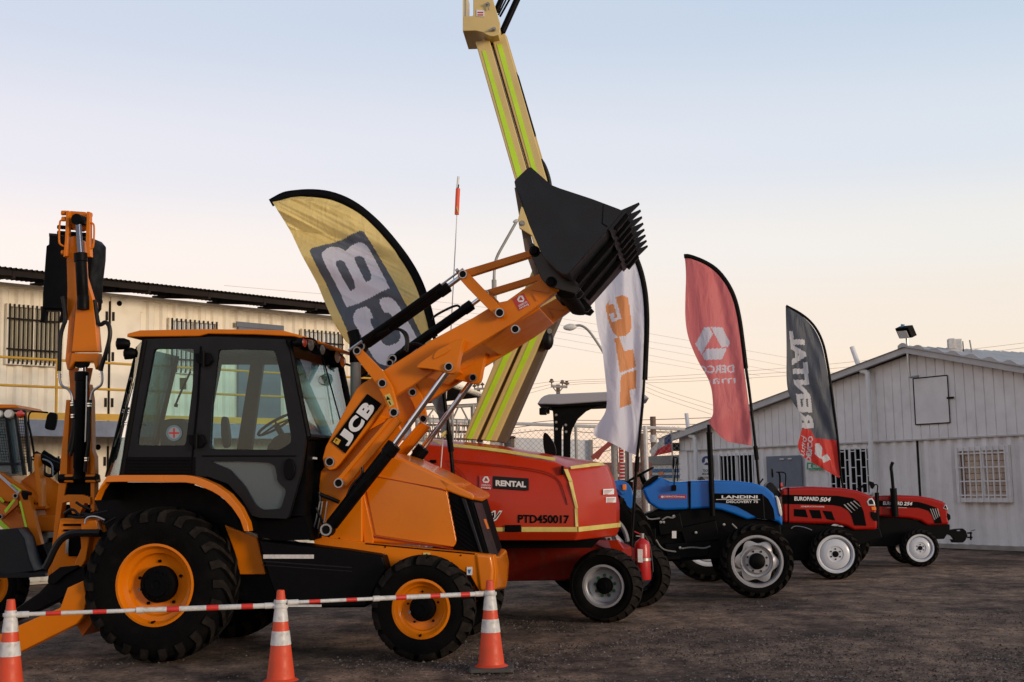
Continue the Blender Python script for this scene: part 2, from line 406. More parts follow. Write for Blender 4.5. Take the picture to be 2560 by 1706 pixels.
def wheel(parent, pl, cx, cy, rpx, w0, wd, rimpx, style, kind, zsnap=True, hubcol='black'):
    u, z = pl.U(cx, cy, w0); u1, z1 = pl.U(cx, cy + rpx, w0); R = z - z1
    if zsnap: z = R - .012
    return wheel_at(parent, pl, u, z, w0, wd, R, R * rimpx / rpx, style, kind)
def wheel_at(parent, pl, u, z, w0, wd, R, Rr, style, kind, flip=False):
    W = sub('wheel', parent, pl.L(u, w0 + wd / 2, z)); tyre(W, pl, (u, z), w0, wd, R, Rr, style)
    c = pl.L(u, w0, z); n = pl.n
    if flip: c = pl.L(u, w0 + wd, z); n = -pl.n
    d = wd; H = pl.h; Z = Vector((0, 0, 1))
    def ring(rr, cnt, r, h0, h1, m, nm='wheel_nut', a0=0., seg=8):
        for k in range(cnt):
            a = a0 + 2 * pi * k / cnt; q = c + H * (cos(a) * rr) + Z * (sin(a) * rr); B().cyl(q + n * h0, q + n * h1, r, seg).obj(nm, m, W)
    if kind == 'orange':       # dished industrial rim
        B().lathe(c, n, [(Rr + .014, .10 * d), (Rr + .016, .075 * d), (Rr - .006, .07 * d), (Rr - .018, .11 * d), (Rr - .03, .20 * d), (Rr * .86, .22 * d), (Rr * .80, .25 * d), (Rr * .76, .36 * d), (Rr * .70, .39 * d), (Rr * .5, .42 * d), (Rr * .3, .42 * d), (0, .42 * d)], 56).obj('rim', M['orange'], W)
        B().lathe(c, n, [(0, .17 * d), (Rr * .10, .17 * d), (Rr * .12, .15 * d), (Rr * .30, .155 * d), (Rr * .32, .19 * d), (Rr * .40, .20 * d), (Rr * .46, .23 * d), (Rr * .47, .43 * d)], 40).obj('hub', M['dark'], W)
        ring(Rr * .36, 8, Rr * .03, .16 * d, .21 * d, M['black'], 'hub_bolt', .1)
        ring(Rr * .58, 5, Rr * .042, .37 * d, .43 * d, M['black'], a0=.35)
        ring(Rr * .44, 1, .014, .10 * d, .14 * d, M['chrome'], 'grease_plug', 3.4)
        ring(Rr * .93, 1, .012, .06 * d, .2 * d, M['black'], 'valve_stem', -1.62)
    elif kind == 'silver':
        B().lathe(c, n, [(Rr + .012, .12 * d), (Rr + .012, .085 * d), (Rr - .012, .08 * d), (Rr - .022, .13 * d), (Rr * .90, .18 * d), (Rr * .86, .20 * d), (Rr * .80, .34 * d), (Rr * .74, .36 * d), (Rr * .5, .36 * d), (Rr * .2, .36 * d), (0, .36 * d)], 48).obj('rim', M['wheelsilver'], W)
        B().lathe(c, n, [(0, .06 * d), (Rr * .16, .06 * d), (Rr * .2, .10 * d), (Rr * .34, .12 * d), (Rr * .40, .18 * d), (Rr * .40, .37 * d)], 32).obj('hub', M['dark'], W)
        ring(Rr * .5, 9, Rr * .085, .31 * d, .37 * d, M['greenpaint'], a0=.2)
    elif kind == 'lobed':
        B().lathe(c, n, [(Rr + .012, .12 * d), (Rr + .012, .085 * d), (Rr - .016, .08 * d), (Rr - .028, .12 * d), (Rr * .90, .20 * d), (Rr * .88, .50 * d)], 48).obj('rim', M['wheelsilver'], W)
        b = B(); pts = []
        for i in range(96):
            a = 2 * pi * i / 96; rr = Rr * (.79 + .085 * math.cos(6 * a + .5)); pts.append((a, rr))
        rings = []
        for f, h in ((1.0, .24), (.86, .22), (.80, .18), (.78, .30), (.68, .33), (.6, .26), (.58, .20), (.30, .20)):
            rings.append([b.bm.verts.new(c + n * (h * d) + (H * cos(a) + Z * sin(a)) * (rr * f if f > .85 else Rr * .79 * f)) for a, rr in pts])
        for A, C in zip(rings, rings[1:]):
            for j in range(96): b.bm.faces.new((A[j], A[(j + 1) % 96], C[(j + 1) % 96], C[j]))
        b.obj('wheel_disc', M['wheelsilver'], W)
        B().lathe(c, n, [(0, .02 * d), (Rr * .26, .03 * d), (Rr * .31, .07 * d), (Rr * .33, .22 * d)], 32).obj('hub', M['black'], W)
        ring(Rr * .41, 8, Rr * .042, .17 * d, .21 * d, M['charcoal'], a0=.35)
    elif kind == 'white':
        B().lathe(c, n, [(Rr + .012, .12 * d), (Rr + .012, .08 * d), (Rr - .014, .075 * d), (Rr - .024, .12 * d), (Rr * .86, .18 * d), (Rr * .84, .45 * d)], 48).obj('rim', M['wheelwhite'], W)
        B().lathe(c, n, [(Rr * .83, .24 * d), (Rr * .78, .19 * d), (Rr * .60, .13 * d), (Rr * .44, .12 * d), (Rr * .40, .16 * d), (Rr * .12, .17 * d), (0, .17 * d)], 48).obj('wheel_disc', M['wheelwhite'], W)
        B().lathe(c, n, [(0, .09 * d), (Rr * .14, .10 * d), (Rr * .17, .13 * d), (Rr * .17, .18 * d)], 24).obj('hub', M['black'], W)
        ring(Rr * .28, 6, Rr * .045, .13 * d, .175 * d, M['charcoal'], a0=.5)
    return W
# feather flags -------------------------------------------------------------
def resample(pts, n):
    pts = np.array(pts, float); d = np.r_[0, np.cumsum(np.hypot(*np.diff(pts, axis=0).T))]; t = np.linspace(0, d[-1], n)
    return np.c_[np.interp(t, d, pts[:, 0]), np.interp(t, d, pts[:, 1])]
def chaikin(pts, it=2): return smooth([tuple(p) for p in pts], it, False)
def inpoly(X, Y, poly):
    r = np.zeros(X.shape, bool); n = len(poly)
    for i in range(n):
        x0, y0 = poly[i]; x1, y1 = poly[(i + 1) % n]
        c = ((y0 > Y) != (y1 > Y)) & (X < (x1 - x0) * (Y - y0) / ((y1 - y0) or 1e-9) + x0); r ^= c
    return r
def intri(X, Y, s, BL, BR, TL, bold):
    v, t = glyphs(s, bold); P = np.array(BL) + v[:, :1] * (np.array(BR) - BL) + v[:, 1:] * (np.array(TL) - BL); r = np.zeros(X.shape, bool)
    for a, b, c in t:
        r |= inpoly(X, Y, [P[a], P[b], P[c]])
    return r
def flag(parent, pl, left, right, NR, NC, disp, mats, prints, name='flag_cloth'):
    Lp = resample(chaikin(left), NR); Rp = resample(chaikin(right), NR)
    s = np.linspace(0, 1, NC); X = Lp[:, None, 0] * (1 - s) + Rp[:, None, 0] * s; Y = Lp[:, None, 1] * (1 - s) + Rp[:, None, 1] * s
    b = B(); V = []
    for i in range(NR):
        row = []
        for j in range(NC):
            p = pl.P(X[i, j], Y[i, j], 0) + pl.n * (disp(X[i, j], Y[i, j], s[j], i / (NR - 1)) * min(1, (1 - s[j]) * 6))
            row.append(b.bm.verts.new(p))
        V.append(row)
    xc = (X[:-1, :-1] + X[1:, 1:]) / 2; yc = (Y[:-1, :-1] + Y[1:, 1:]) / 2
    idx = np.zeros(xc.shape, int)
    for kind, data, k in prints:
        if kind == 'p': idx[inpoly(xc, yc, data)] = k
        else: idx[intri(xc, yc, *data)] = k
    for i in range(NR - 1):
        for j in range(NC - 1):
            f = b.bm.faces.new((V[i][j], V[i][j + 1], V[i + 1][j + 1], V[i + 1][j])); f.material_index = int(idx[i, j])
    bmesh.ops.remove_doubles(b.bm, verts=b.bm.verts, dist=1e-5)
    return b.obj(name, mats, parent, ang=180, norm=False)
# ======================= SETTING =======================================
def ground_sheet():
    xs = sorted(set([-600, -300, -150, -80, -50, -35] + list(np.arange(-25, 26, .35)) + [35, 50, 80, 150, 300, 600]))
    ys = sorted(set([-100, -40, -10, 0, 4, 7] + list(np.arange(8.5, 36, .30)) + [40, 50, 70, 100, 160, 300, 700, 1200]))
    bm = bmesh.new(); rnd = np.random.RandomState(3)
    from mathutils import noise
    V = []
    for y in ys:
        V.append([bm.verts.new((x, y, -.012 + .014 * noise.noise(Vector((x * .5, y * .9, 0))) + .006 * noise.noise(Vector((x * 1.7, y * 2.1, 3))) if (abs(x) < 30 and 5 < y < 38) else -.012)) for x in xs])
    for a, b in zip(V, V[1:]):
        for i in range(len(xs) - 1): bm.faces.new((a[i], a[i + 1], b[i + 1], b[i]))
    me = bpy.data.meshes.new('ground'); bm.to_mesh(me); bm.free()
    m = bpy.data.materials.new('packed_dirt'); m.use_nodes = True; n = m.node_tree; b = n.nodes['Principled BSDF']
    t = n.nodes.new('ShaderNodeTexCoord'); mp = n.nodes.new('ShaderNodeMapping'); mp.inputs['Scale'].default_value = (1.0, .75, 1)
    n.links.new(t.outputs['Object'], mp.inputs[0])
    def N(sc, det, src, rough=.6):
        x = n.nodes.new('ShaderNodeTexNoise'); x.inputs['Scale'].default_value = sc; x.inputs['Detail'].default_value = det; x.inputs['Roughness'].default_value = rough
        n.links.new(src, x.inputs['Vector']); return x
    big = N(.5, 5, mp.outputs[0]); med = N(3.0, 10, mp.outputs[0], .72); fine = N(26, 8, t.outputs['Object'], .75)
    r1 = n.nodes.new('ShaderNodeValToRGB'); r1.color_ramp.elements[0].position = .35; r1.color_ramp.elements[1].position = .66
    r1.color_ramp.elements[0].color = (.046, .034, .029, 1); r1.color_ramp.elements[1].color = (.26, .19, .148, 1)
    n.links.new(med.outputs[0], r1.inputs[0])
    r2 = n.nodes.new('ShaderNodeValToRGB'); r2.color_ramp.elements[0].position = .38; r2.color_ramp.elements[1].position = .62
    r2.color_ramp.elements[0].color = (.50, .49, .49, 1); r2.color_ramp.elements[1].color = (1.75, 1.6, 1.42, 1); n.links.new(big.outputs[0], r2.inputs[0])
    mu = n.nodes.new('ShaderNodeMix'); mu.data_type = 'RGBA'; mu.blend_type = 'MULTIPLY'; mu.inputs[0].default_value = 1
    n.links.new(r1.outputs[0], mu.inputs[6]); n.links.new(r2.outputs[0], mu.inputs[7])
    vo = n.nodes.new('ShaderNodeTexVoronoi'); vo.inputs['Scale'].default_value = 22; n.links.new(t.outputs['Object'], vo.inputs['Vector'])
    r3 = n.nodes.new('ShaderNodeValToRGB'); r3.color_ramp.elements[0].position = .36; r3.color_ramp.elements[1].position = .68
    r3.color_ramp.elements[0].color = (.5, .5, .5, 1); r3.color_ramp.elements[1].color = (1.7, 1.65, 1.6, 1); n.links.new(fine.outputs[0], r3.inputs[0])
    m2 = n.nodes.new('ShaderNodeMix'); m2.data_type = 'RGBA'; m2.blend_type = 'MULTIPLY'; m2.inputs[0].default_value = 1
    n.links.new(mu.outputs[2], m2.inputs[6]); n.links.new(r3.outputs[0], m2.inputs[7]); n.links.new(m2.outputs[2], b.inputs['Base Color'])
    b.inputs['Roughness'].default_value = .95; b.inputs['Specular IOR Level'].default_value = .2
    ad = n.nodes.new('ShaderNodeMath'); ad.operation = 'MULTIPLY_ADD'; ad.inputs[1].default_value = .35
    n.links.new(fine.outputs[0], ad.inputs[0]); n.links.new(med.outputs[0], ad.inputs[2])
    bp = n.nodes.new('ShaderNodeBump'); bp.inputs['Strength'].default_value = .8; bp.inputs['Distance'].default_value = .07
    n.links.new(ad.outputs[0], bp.inputs['Height']); n.links.new(bp.outputs[0], b.inputs['Normal'])
    tag(link('ground', me, m, None, ang=180), 'bare packed dirt and gravel yard under the machines', kind='structure')
ground_sheet()
def gravel():
    b = B(); rnd = random.Random(8)
    from mathutils import noise
    k = 0
    while k < 42000:
        y = 9.5 + 9 * rnd.random() ** 1.6; x = (rnd.random() - .5) * (y * .86)
        dens = noise.noise(Vector((x * .5, y * .8, 2))) + (.55 if x > -.3 - (y - 10) * .35 + .0 else -.15) - max(0, y - 12.5) * .22
        if dens < rnd.random() * .55: 
            if rnd.random() > .06: k += 1; continue
        k += 1
        r = rnd.uniform(.005, .013) * (1.7 if rnd.random() < .04 else 1)
        c = Vector((x, y, -.004)); a = rnd.random() * 6.3; s = [rnd.uniform(.6, 1.3) for _ in range(4)]
        t = b.bm.verts.new(c + Vector((0, 0, r * rnd.uniform(.5, 1))))
        q = [b.bm.verts.new(c + Vector((cos(a + i * 1.571) * r * s[i], sin(a + i * 1.571) * r * s[i], 0))) for i in range(4)]
        for i in range(4):
            f = b.bm.faces.new((q[i], q[(i + 1) % 4], t)); f.material_index = k % 3
    o = b.obj('gravel', [mat('gravel_grey', (.17, .15, .14), .9, spec=.2), mat('gravel_brown', (.085, .066, .056), .9, spec=.2), mat('gravel_dark', (.025, .022, .021), .9, spec=.2)], None, norm=False)
    tag(o, 'loose grey gravel stones scattered over the dirt in the foreground', kind='stuff')
gravel()
def corr(pl, u0, u1, z0, z1, pitch, dep, w, name, m, parent, groove=False):
    """trapezoid-corrugated wall sheet; z1 may be a function of u"""
    f = z1 if callable(z1) else (lambda u: z1)
    b = B(); pts = []; u = u0
    while u < u1:
        for du, dw in (((0, 0), (.86, .12), (.885, 1), (.97, 1)) if groove else ((0, 0), (.34, 0), (.5, 1), (.84, 1))): pts.append((u + du * pitch, w + dw * dep))
        u += pitch
    lo = [b.bm.verts.new(pl.L(a, c, z0)) for a, c in pts]; hi = [b.bm.verts.new(pl.L(a, c, f(a))) for a, c in pts]
    for i in range(len(pts) - 1): b.bm.faces.new((lo[i], lo[i + 1], hi[i + 1], hi[i]))
    return b.obj(name, m, parent, ang=20)
# ---------------- two-storey container office (left) ---------------------
PA = PL(Vector((-8.6, 21.2, 0)), atan2(3.8, 3.52))
office = thing('container_office', 'two-storey cream corrugated container office with yellow railed walkway, behind the front backhoe loader', 'building', PA.o, PA.a)
zt = (PA.U(0, 707)[1] + PA.U(640, 771)[1]) / 2; zw = 2.72
uA0, uA1 = PA.U(-250, 700)[0], PA.U(905, 800)[0]
B().box(PA, uA0, uA1, .08, 1.0, 0, zt - .01).obj('container_shell', M['cream'], office)
corr(PA, uA0, uA1 - .28, 2.62, zt, .28, .045, .0, 'wall_panel', M['cream'], office)
corr(PA, uA0, uA1 - .28, .05, 2.56, .28, .045, .0, 'wall_panel', M['cream'], office)
B().box(PA, uA0, uA1, -.05, .07, zt - .07, zt).obj('top_rail', M['cream'], office)
B().box(PA, uA0, uA1, -.03, .05, 2.5, 2.66).obj('floor_rail', M['cream'], office)
# double end doors of one container with locking bars
uS = PA.U(271, 900)[0]
for du, wd_ in ((-.62, .6), (.02, .6)):
    for z0, z1 in ((.15, 2.5), (2.68, zt - .02)):
        B().box(PA, uS + du, uS + du + wd_, -.035, .0, z0, z1).obj('door_panel', M['cream'], office, bevel=.01)
for z0, z1 in ((.3, 2.35), (2.8, zt - .15)):
    b = B(); b.box(PA, uS - .02, uS + .0, -.036, -.028, z0, z1); b.cyl(PA.L(uS - .01, -.05, z0), PA.L(uS - .01, -.05, z1), .016, 8)
    for z in (z0 + .25, (z0 + z1) / 2, z1 - .35): b.box(PA, uS - .09, uS - .05, -.06, -.035, z, z + .16); b.box(PA, uS + .04, uS + .08, -.06, -.035, z, z + .16)
    b.obj('locking_bar', M['browndark'], office)
    for du in (-.2, .18):
        B().lathe(PA.L(uS + du, -.035, z1 - .02), -PA.n, [(0, .012), (.05, .012), (.05, 0)], 14).obj('vent_hole', M['dark'], office)
B().box(PA, *[PA.U(x, 760)[0] for x in (334, 357)], -.012, .0, PA.U(345, 781)[1], PA.U(345, 751)[1]).obj('patch_plate', M['cream'], office, bevel=.004)
def barred(parent, pl, q, w, fm, pm, bm_, nb, rails=1, vert=True, fr=.05, mull=True, name='window', curtain=None, brick=False):
    """q: tl tr br bl px corners; builds frame, pane, bars on plane at w (towards viewer negative)"""
    us = [pl.U(*p)[0] for p in q]; zs = [pl.U(*p)[1] for p in q]
    ua, ub = (us[0] + us[3]) / 2, (us[1] + us[2]) / 2; za, zb = (zs[2] + zs[3]) / 2, (zs[0] + zs[1]) / 2
    b = B()
    for r in ((ua, ub, zb - fr, zb), (ua, ub, za, za + fr), (ua, ua + fr, za + fr, zb - fr), (ub - fr, ub, za + fr, zb - fr)): b.box(pl, r[0], r[1], w, w + .07, r[2], r[3])
    if mull: m_ = (ua + ub) / 2; b.box(pl, m_ - fr * .4, m_ + fr * .4, w + .02, w + .06, za + fr, zb - fr)
    f = b.obj(name, fm, parent)
    B().box(pl, ua + fr, ub - fr, w + .045, w + .05, za + fr, zb - fr).obj('pane', pm, f)
    if curtain: 
        if isinstance(curtain, list):
            bb = B(); z = za + fr
            while z < zb - fr: bb.box(pl, ua + fr * 2.2, ub - fr, w + .056, w + .06, z, min(z + .112, zb - fr)); z += .125
            bb.obj('blind', curtain[0], f)
            B().box(pl, ua + fr, ub - fr, w + .064, w + .068, za + fr, zb - fr).obj('dark_backing', mat('brown_backing', (.22, .09, .05), .8), f)
        else: B().box(pl, ua + fr, ub - fr, w + .056, w + .06, za + fr, zb - fr).obj('curtain', curtain, f)
    b = B()
    for i in range(nb):
        u = ua + (ub - ua) * (i + .5) / nb; b.box(pl, u - .011, u + .011, w - .035, w - .015, za + .01, zb - .01)
    if brick:
        for i in range(nb + 1):
            u_a = ua + (ub - ua) * max(0, i - .5) / nb; u_b = ua + (ub - ua) * min(nb, i + .5) / nb
            z = za + (.25 if i % 2 else .42)
            while z < zb: b.box(pl, u_a, u_b, w - .033, w - .017, z - .009, z + .009); z += .36
    else:
        for k in range(rails):
            z = za + (zb - za) * (k + .5) / rails if rails > 1 else zb - .06
            b.box(pl, ua, ub, w - .014, w - .002, z - .014, z + .014)
    b.obj('security_bars', bm_, f); return f
barred(office, PA, [(12, 758), (146, 772), (142, 919), (9, 911)], -.09, M['cream'], M['clearglass'], M['browndark'], 12, 2, curtain=M['blind'], name='barred_window')
barred(office, PA, [(417, 795), (540, 806), (538, 940), (416, 932)], -.09, M['cream'], M['clearglass'], M['browndark'], 11, 2, curtain=M['white'], name='barred_window')
barred(office, PA, [(749, 823), (853, 832), (852, 958), (749, 950)], -.09, M['cream'], M['clearglass'], M['browndark'], 10, 2, curtain=M['white'], name='barred_window')
# door of the upper storey
ud0, ud1 = PA.U(592, 900)[0], PA.U(698, 900)[0]; zd = PA.U(645, 814)[1]
d_ = B().box(PA, ud0, ud1, -.06, .0, zw, zd).obj('entrance_door', M['doorblue'], office, bevel=.01)
B().box(PA, ud0 - .06, ud1 + .06, -.08, -.06, zd - .07, zd + .03).obj('door_lintel', M['doorblue'], d_)
# lower storey window hinted under the walkway
barred(office, PA, [(62, 1139), (147, 1141), (146, 1230), (60, 1230)], -.09, M['cream'], M['clearglass'], M['browndark'], 5, 1, curtain=M['blind'], name='barred_window')
# roof: corrugated sheet on rafters
wa, wb = -.9, 1.1
b = B(); n_ = 110; A = []; C = []
zr = lambda u, w_: PA.U(0, 668 if w_ < 0 else 697, w_)[1]
za_, zb_ = PA.U(0, 670, wa)[1], PA.U(0, 699, wb)[1]
for i in range(n_ * 2 + 1):
    u = uA0 + (uA1 - uA0 + .3) * i / (n_ * 2); dz = .035 * (i % 2)
    A.append((b.bm.verts.new(PA.L(u, wa, za_ + dz)), b.bm.verts.new(PA.L(u, wb, zb_ + dz))))
for p, q in zip(A, A[1:]): b.bm.faces.new((p[0], q[0], q[1], p[1]))
roof = b.obj('roof_sheet', M['browndark'], office, norm=False)
k = 0; u = uA0 + .2
while u < uA1:
    bb = B(); bb.prism([PA.L(u, wa + .05, za_ - .14), PA.L(u + .05, wa + .05, za_ - .14), PA.L(u + .05, wa + .05, za_ - .012), PA.L(u, wa + .05, za_ - .012)],
                       [PA.L(u, wb, zb_ - .06), PA.L(u + .05, wb, zb_ - .06), PA.L(u + .05, wb, zb_ - .012), PA.L(u, wb, zb_ - .012)]).obj('rafter', M['browndark'], office); u += 1.25
for w_ in (wa + .06,):
    f_ = (w_ - wa) / (wb - wa); z_ = za_ * (1 - f_) + zb_ * f_
    B().box(PA, uA0, uA1, w_, w_ + .05, z_ - .10, z_ - .014).obj('purlin', M['browndark'], office)
u = uA0 + .5
while u < uA1: B().box(PA, u, u + .06, .02, .08, zt + .05, zb_ - .05).obj('roof_post', M['browndark'], office); u += 1.1
# walkway
ww = -1.15
B().box(PA, uA0, uA1 + .3, ww, -.06, zw - .03, zw).obj('walkway_deck', M['concrete'], office)
B().box(PA, uA0, uA1 + .3, ww - .06, ww, zw - .26, zw + .012).obj('walkway_beam', M['bluegrey'], office, bevel=.01)
B().box(PA, uA0, uA1 + .3, ww - .063, ww - .045, zw + .016, zw + .13).obj('kick_rail', M['yellow'], office)
b = B()
for dz in (1.0, .55): b.cyl(PA.L(uA0, ww, zw + dz), PA.L(uA1 + .3, ww, zw + dz), .021, 8)
b.obj('railing', M['yellow'], office)
up = PA.U(141, 980, ww)[0]; k = -3
while up + k * 1.9 < uA1:
    if up + k * 1.9 > uA0: B().cyl(PA.L(up + k * 1.9, ww, zw), PA.L(up + k * 1.9, ww, zw + 1.0), .024, 8).obj('railing_post', M['yellow'], office)
    k += 1
for uu in (uA0 + 1, uA0 + 5, uA1 - 1.5): B().box(PA, uu, uu + .1, ww - .05, ww + .05, 0, zw - .26).obj('support_post', M['bluegrey'], office)
# ---------------- white gabled building (right) --------------------------
PB = PL(Vector((4.54, 33.5, 0)), atan2(-8.7, 5.54))
hall = thing('gabled_building', 'pale grey corrugated metal building with a wide gable, on the right behind the tractors', 'building', PB.o, PB.a)
uL, zL = PB.U(1700, 1097); uR, zR = PB.U(2285, 884); zband = (PB.U(1707, 1126)[1] + PB.U(2560, 1085.5)[1]) / 2
uE = 2 * uR - uL
_u2, _z2 = PB.U(2560, 931); slR = (zR - _z2) / (_u2 - uR)
gz = lambda u: zL + (zR - zL) * (u - uL) / (uR - uL) if u < uR else zR - slR * (u - uR)
B().prism([PB.L(u, .1, z) for u, z in ((uL, 0), (uE, 0), (uE, gz(uE) - .02), (uR, zR - .02), (uL, zL - .02))], [PB.L(u, 8, z) for u, z in ((uL, 0), (uE, 0), (uE, gz(uE) - .02), (uR, zR - .02), (uL, zL - .02))]).obj('building_shell', M['greywhite'], hall)
corr(PB, uL, uE - .2, zband, gz, .235, .022, -.035, 'gable_siding', M['greywhite'], hall, groove=True)
uc = PB.U(2182, 1200)[0]; corr(PB, uL + .3, uc - .1, .08, zband + .02, .30, .04, .02, 'wall_panel', M['greywhite'], hall)
corr(PB, uc, uE - .3, .08, zband + .02, .29, .06, .0, 'container_wall', M['greywhite'], hall)
B().box(PB, uL, uE, -.045, .03, zband - .03, zband).obj('drip_edge', M['roofgrey'], hall)
B().box(PB, uL - .03, uL + .3, -.03, .15, 0, zband - .03).obj('corner_post', M['greywhite'], hall)
us_ = PB.U(2296, 1200)[0]; B().box(PB, us_, us_ + .03, -.012, .03, .1, zband - .03).obj('panel_joint', M['browndark'], hall)
B().box(PB, uL, uE, -.06, .1, 0, .09).obj('base_sill', M['concrete'], hall)
B().prism([PB.L(uL - .5, -.3, zL - .10), PB.L(uL, -.3, zL - .05), PB.L(uR, -.3, zR + .0), PB.L(uR, -.3, zR + .14), PB.L(uL - .55, -.3, zL + .02)],
          [PB.L(uL - .5, -.2, zL - .10), PB.L(uL, -.2, zL - .05), PB.L(uR, -.2, zR + .0), PB.L(uR, -.2, zR + .14), PB.L(uL - .55, -.2, zL + .02)]).obj('barge_board', M['roofgrey'], hall)
B().prism([PB.L(uR, -.3, zR), PB.L(uE + .4, -.3, gz(uE + .4)), PB.L(uE + .4, -.3, gz(uE + .4) + .15), PB.L(uR, -.3, zR + .15)],
          [PB.L(uR, -.2, zR), PB.L(uE + .4, -.2, gz(uE + .4)), PB.L(uE + .4, -.2, gz(uE + .4) + .15), PB.L(uR, -.2, zR + .15)]).obj('barge_board', M['roofgrey'], hall)
# corrugated roof slopes (sheet ribs run down the slope)
for s_, (ua_, ub_) in enumerate(((uR, uL - .55), (uR, uE + .5))):
    b = B(); A = []; q = 0
    w_ = -.34
    while w_ < 8.2:
        dz = .02 + .05 * (q % 2) + .10; z0 = zR + dz; z1 = (gz(uE + .5) if s_ else zL - .1) + dz
        A.append((b.bm.verts.new(PB.L(ua_, w_, z0)), b.bm.verts.new(PB.L(ub_, w_, z1)))); w_ += .16; q += 1
    for p, c in zip(A, A[1:]): b.bm.faces.new((p[0], c[0], c[1], p[1]))
    b.obj('roof_slope', M['roofgrey'], hall)
# wavy ridge capping seen against the sky on the right slope
b = B(); u = uR - .15; f_ = []; n_ = 0
while u < uE: f_.append((u, gz(u) + .19 + .035 * sin(n_ * 2 * pi / 8))); u += .055; n_ += 1
b.prism([PB.L(a, -.335, c) for a, c in f_] + [PB.L(a, -.335, gz(a) + .13) for a, c in f_[::-1]], [PB.L(a, -.305, c) for a, c in f_] + [PB.L(a, -.305, gz(a) + .13) for a, c in f_[::-1]]).obj('ridge_flashing', M['roofgrey'], hall)
B().box(PB, uL - .42, uL + .02, -.22, 2, zL - .32, zL - .11).obj('soffit_box', M['browndark'], hall)
barred(hall, PB, [(1797, 1133), (1889, 1131), (1893, 1216), (1800, 1216)], -.03, M['greywhite'], M['dark'], M['white'], 9, 1, name='barred_window', fr=.06)
barred(hall, PB, [(2070, 1121), (2172, 1117), (2184, 1236), (2078, 1238)], -.03, M['greywhite'], M['dark'], M['white'], 8, 1, name='barred_window', fr=.05, brick=True)
barred(hall, PB, [(2394, 1118), (2528, 1113), (2536, 1254), (2402, 1258)], -.10, M['greywhite'], M['clearglass'], M['greywhite'], 9, 4, name='barred_window', fr=.09, curtain=[M['blindor']])
q_ = [(1920, 1142), (2006, 1138)]; u0_, u1_ = PB.U(1921, 1240)[0], PB.U(2009, 1240)[0]
dr = B().box(PB, u0_, u1_, -.03, .0, .1, PB.U(1960, 1140)[1]).obj('entrance_door', M['doorblue'], hall, bevel=.01)
for uu in (u0_ + .5, u1_ - .4): B().cyl(PB.L(uu, -.05, PB.U(1960, 1138)[1] - .1), PB.L(uu + .12, -.05, PB.U(1960, 1138)[1] - .1), .02, 8).obj('hinge', M['offwhite'], dr)
B().box(PB, *[PB.U(x, 1000)[0] for x in (2290, 2376)], -.055, -.045, *[PB.U(2330, y)[1] for y in (1060, 943)]).obj('loft_hatch', M['greywhite'], hall)
b = B(); ha, hb = PB.U(2290, 1000)[0], PB.U(2376, 1000)[0]; hz0, hz1 = PB.U(2330, 1060)[1], PB.U(2330, 943)[1]
for r in ((ha, hb, hz1 - .012, hz1 + .012), (ha, hb, hz0 - .012, hz0 + .012), (ha - .012, ha + .012, hz0, hz1), (hb - .008, hb + .008, hz0, hz1)): b.box(PB, r[0], r[1], -.062, -.05, r[2], r[3])
b.box(PB, hb - .03, hb + .14, -.08, -.06, (hz0 + hz1) / 2, (hz0 + hz1) / 2 + .04); b.obj('hatch_gap', M['browndark'], hall)
# green sign and round sign on the wall
g_ = B().prof(PB, rect(2017, 1157, 2056, 1174), -.06, -.045).obj('exit_sign', M['green'], None); tag(g_, 'small green sign beside the slate blue door', 'sign')
B().prof(PB, [(2021, 1161), (2028, 1160), (2026, 1166), (2030, 1172), (2024, 1170), (2021, 1172)], -.063, -.061).obj('running_figure', M['white'], g_)
text(PB, 'SALIDA', (2032, 1170), (2053, 1169), (2032, 1163), -.063, M['white'], g_)
s_ = B().prof(PB, rect(1745, 1136, 1781, 1192), -.065, -.05).obj('notice_board', M['white'], None); tag(s_, 'white notice with a dark blue round symbol on the pale building near its left corner', 'sign')
B().prof(PB, circ(1766, 1152, 11.5, 24, 11.5), -.07, -.067).obj('round_symbol', M['navy'], s_)
B().prof(PB, [(1757, 1158), (1762, 1156), (1763, 1147), (1768, 1147), (1769, 1154), (1775, 1157), (1774, 1160), (1766, 1156), (1760, 1161)], -.074, -.071).obj('horn_symbol', M['white'], s_)
text(PB, 'TOCA LA', (1757, 1180), (1777, 1180), (1757, 1174), -.07, M['browndark'], s_); text(PB, 'BOCINA', (1756, 1188), (1778, 1188), (1756, 1182.5), -.07, M['browndark'], s_)
def pipe(pts, w, r, label, g):
    o = B().tube(tubepx(PB, pts, w, r), r, 10).obj('vent_pipe', M['white'], None); tag(o, label, 'pipe', g)
pipe([(1716, 1034), (1722, 1086), (1727, 1091), (1736, 1092), (1738, 1100), (1742, 1205)], -.18, .055, 'white drain pipe with an angled top at the left eave of the gabled building', None)
pipe([(2130, 868), (2149, 922), (2155, 929), (2168, 930), (2170, 940), (2182, 1232)], -.2, .055, 'white drain pipe with a leaning top, running down the middle of the gable wall', None)
fl = thing('floodlight', 'black floodlight with blue cap on a bent pole near the gable ridge', 'light', PB.P(2273, 943, -.1))
B().tube(tubepx(PB, [(2267, 845), (2273, 942), (2277, 944), (2296, 941)], -.25, .025), .028, 8).obj('pole', M['steel'], fl)
h_ = B(); fr_ = [PB.P(2237, 822, -.5), PB.P(2269, 819, -.5), PB.P(2280, 845, -.38), PB.P(2248, 847, -.38)]; dn = Vector((.35, .1, .16)); h_.prism(fr_, [p + dn * .35 for p in fr_]); hd = h_.obj('lamp_housing', M['black'], fl, bevel=.008)
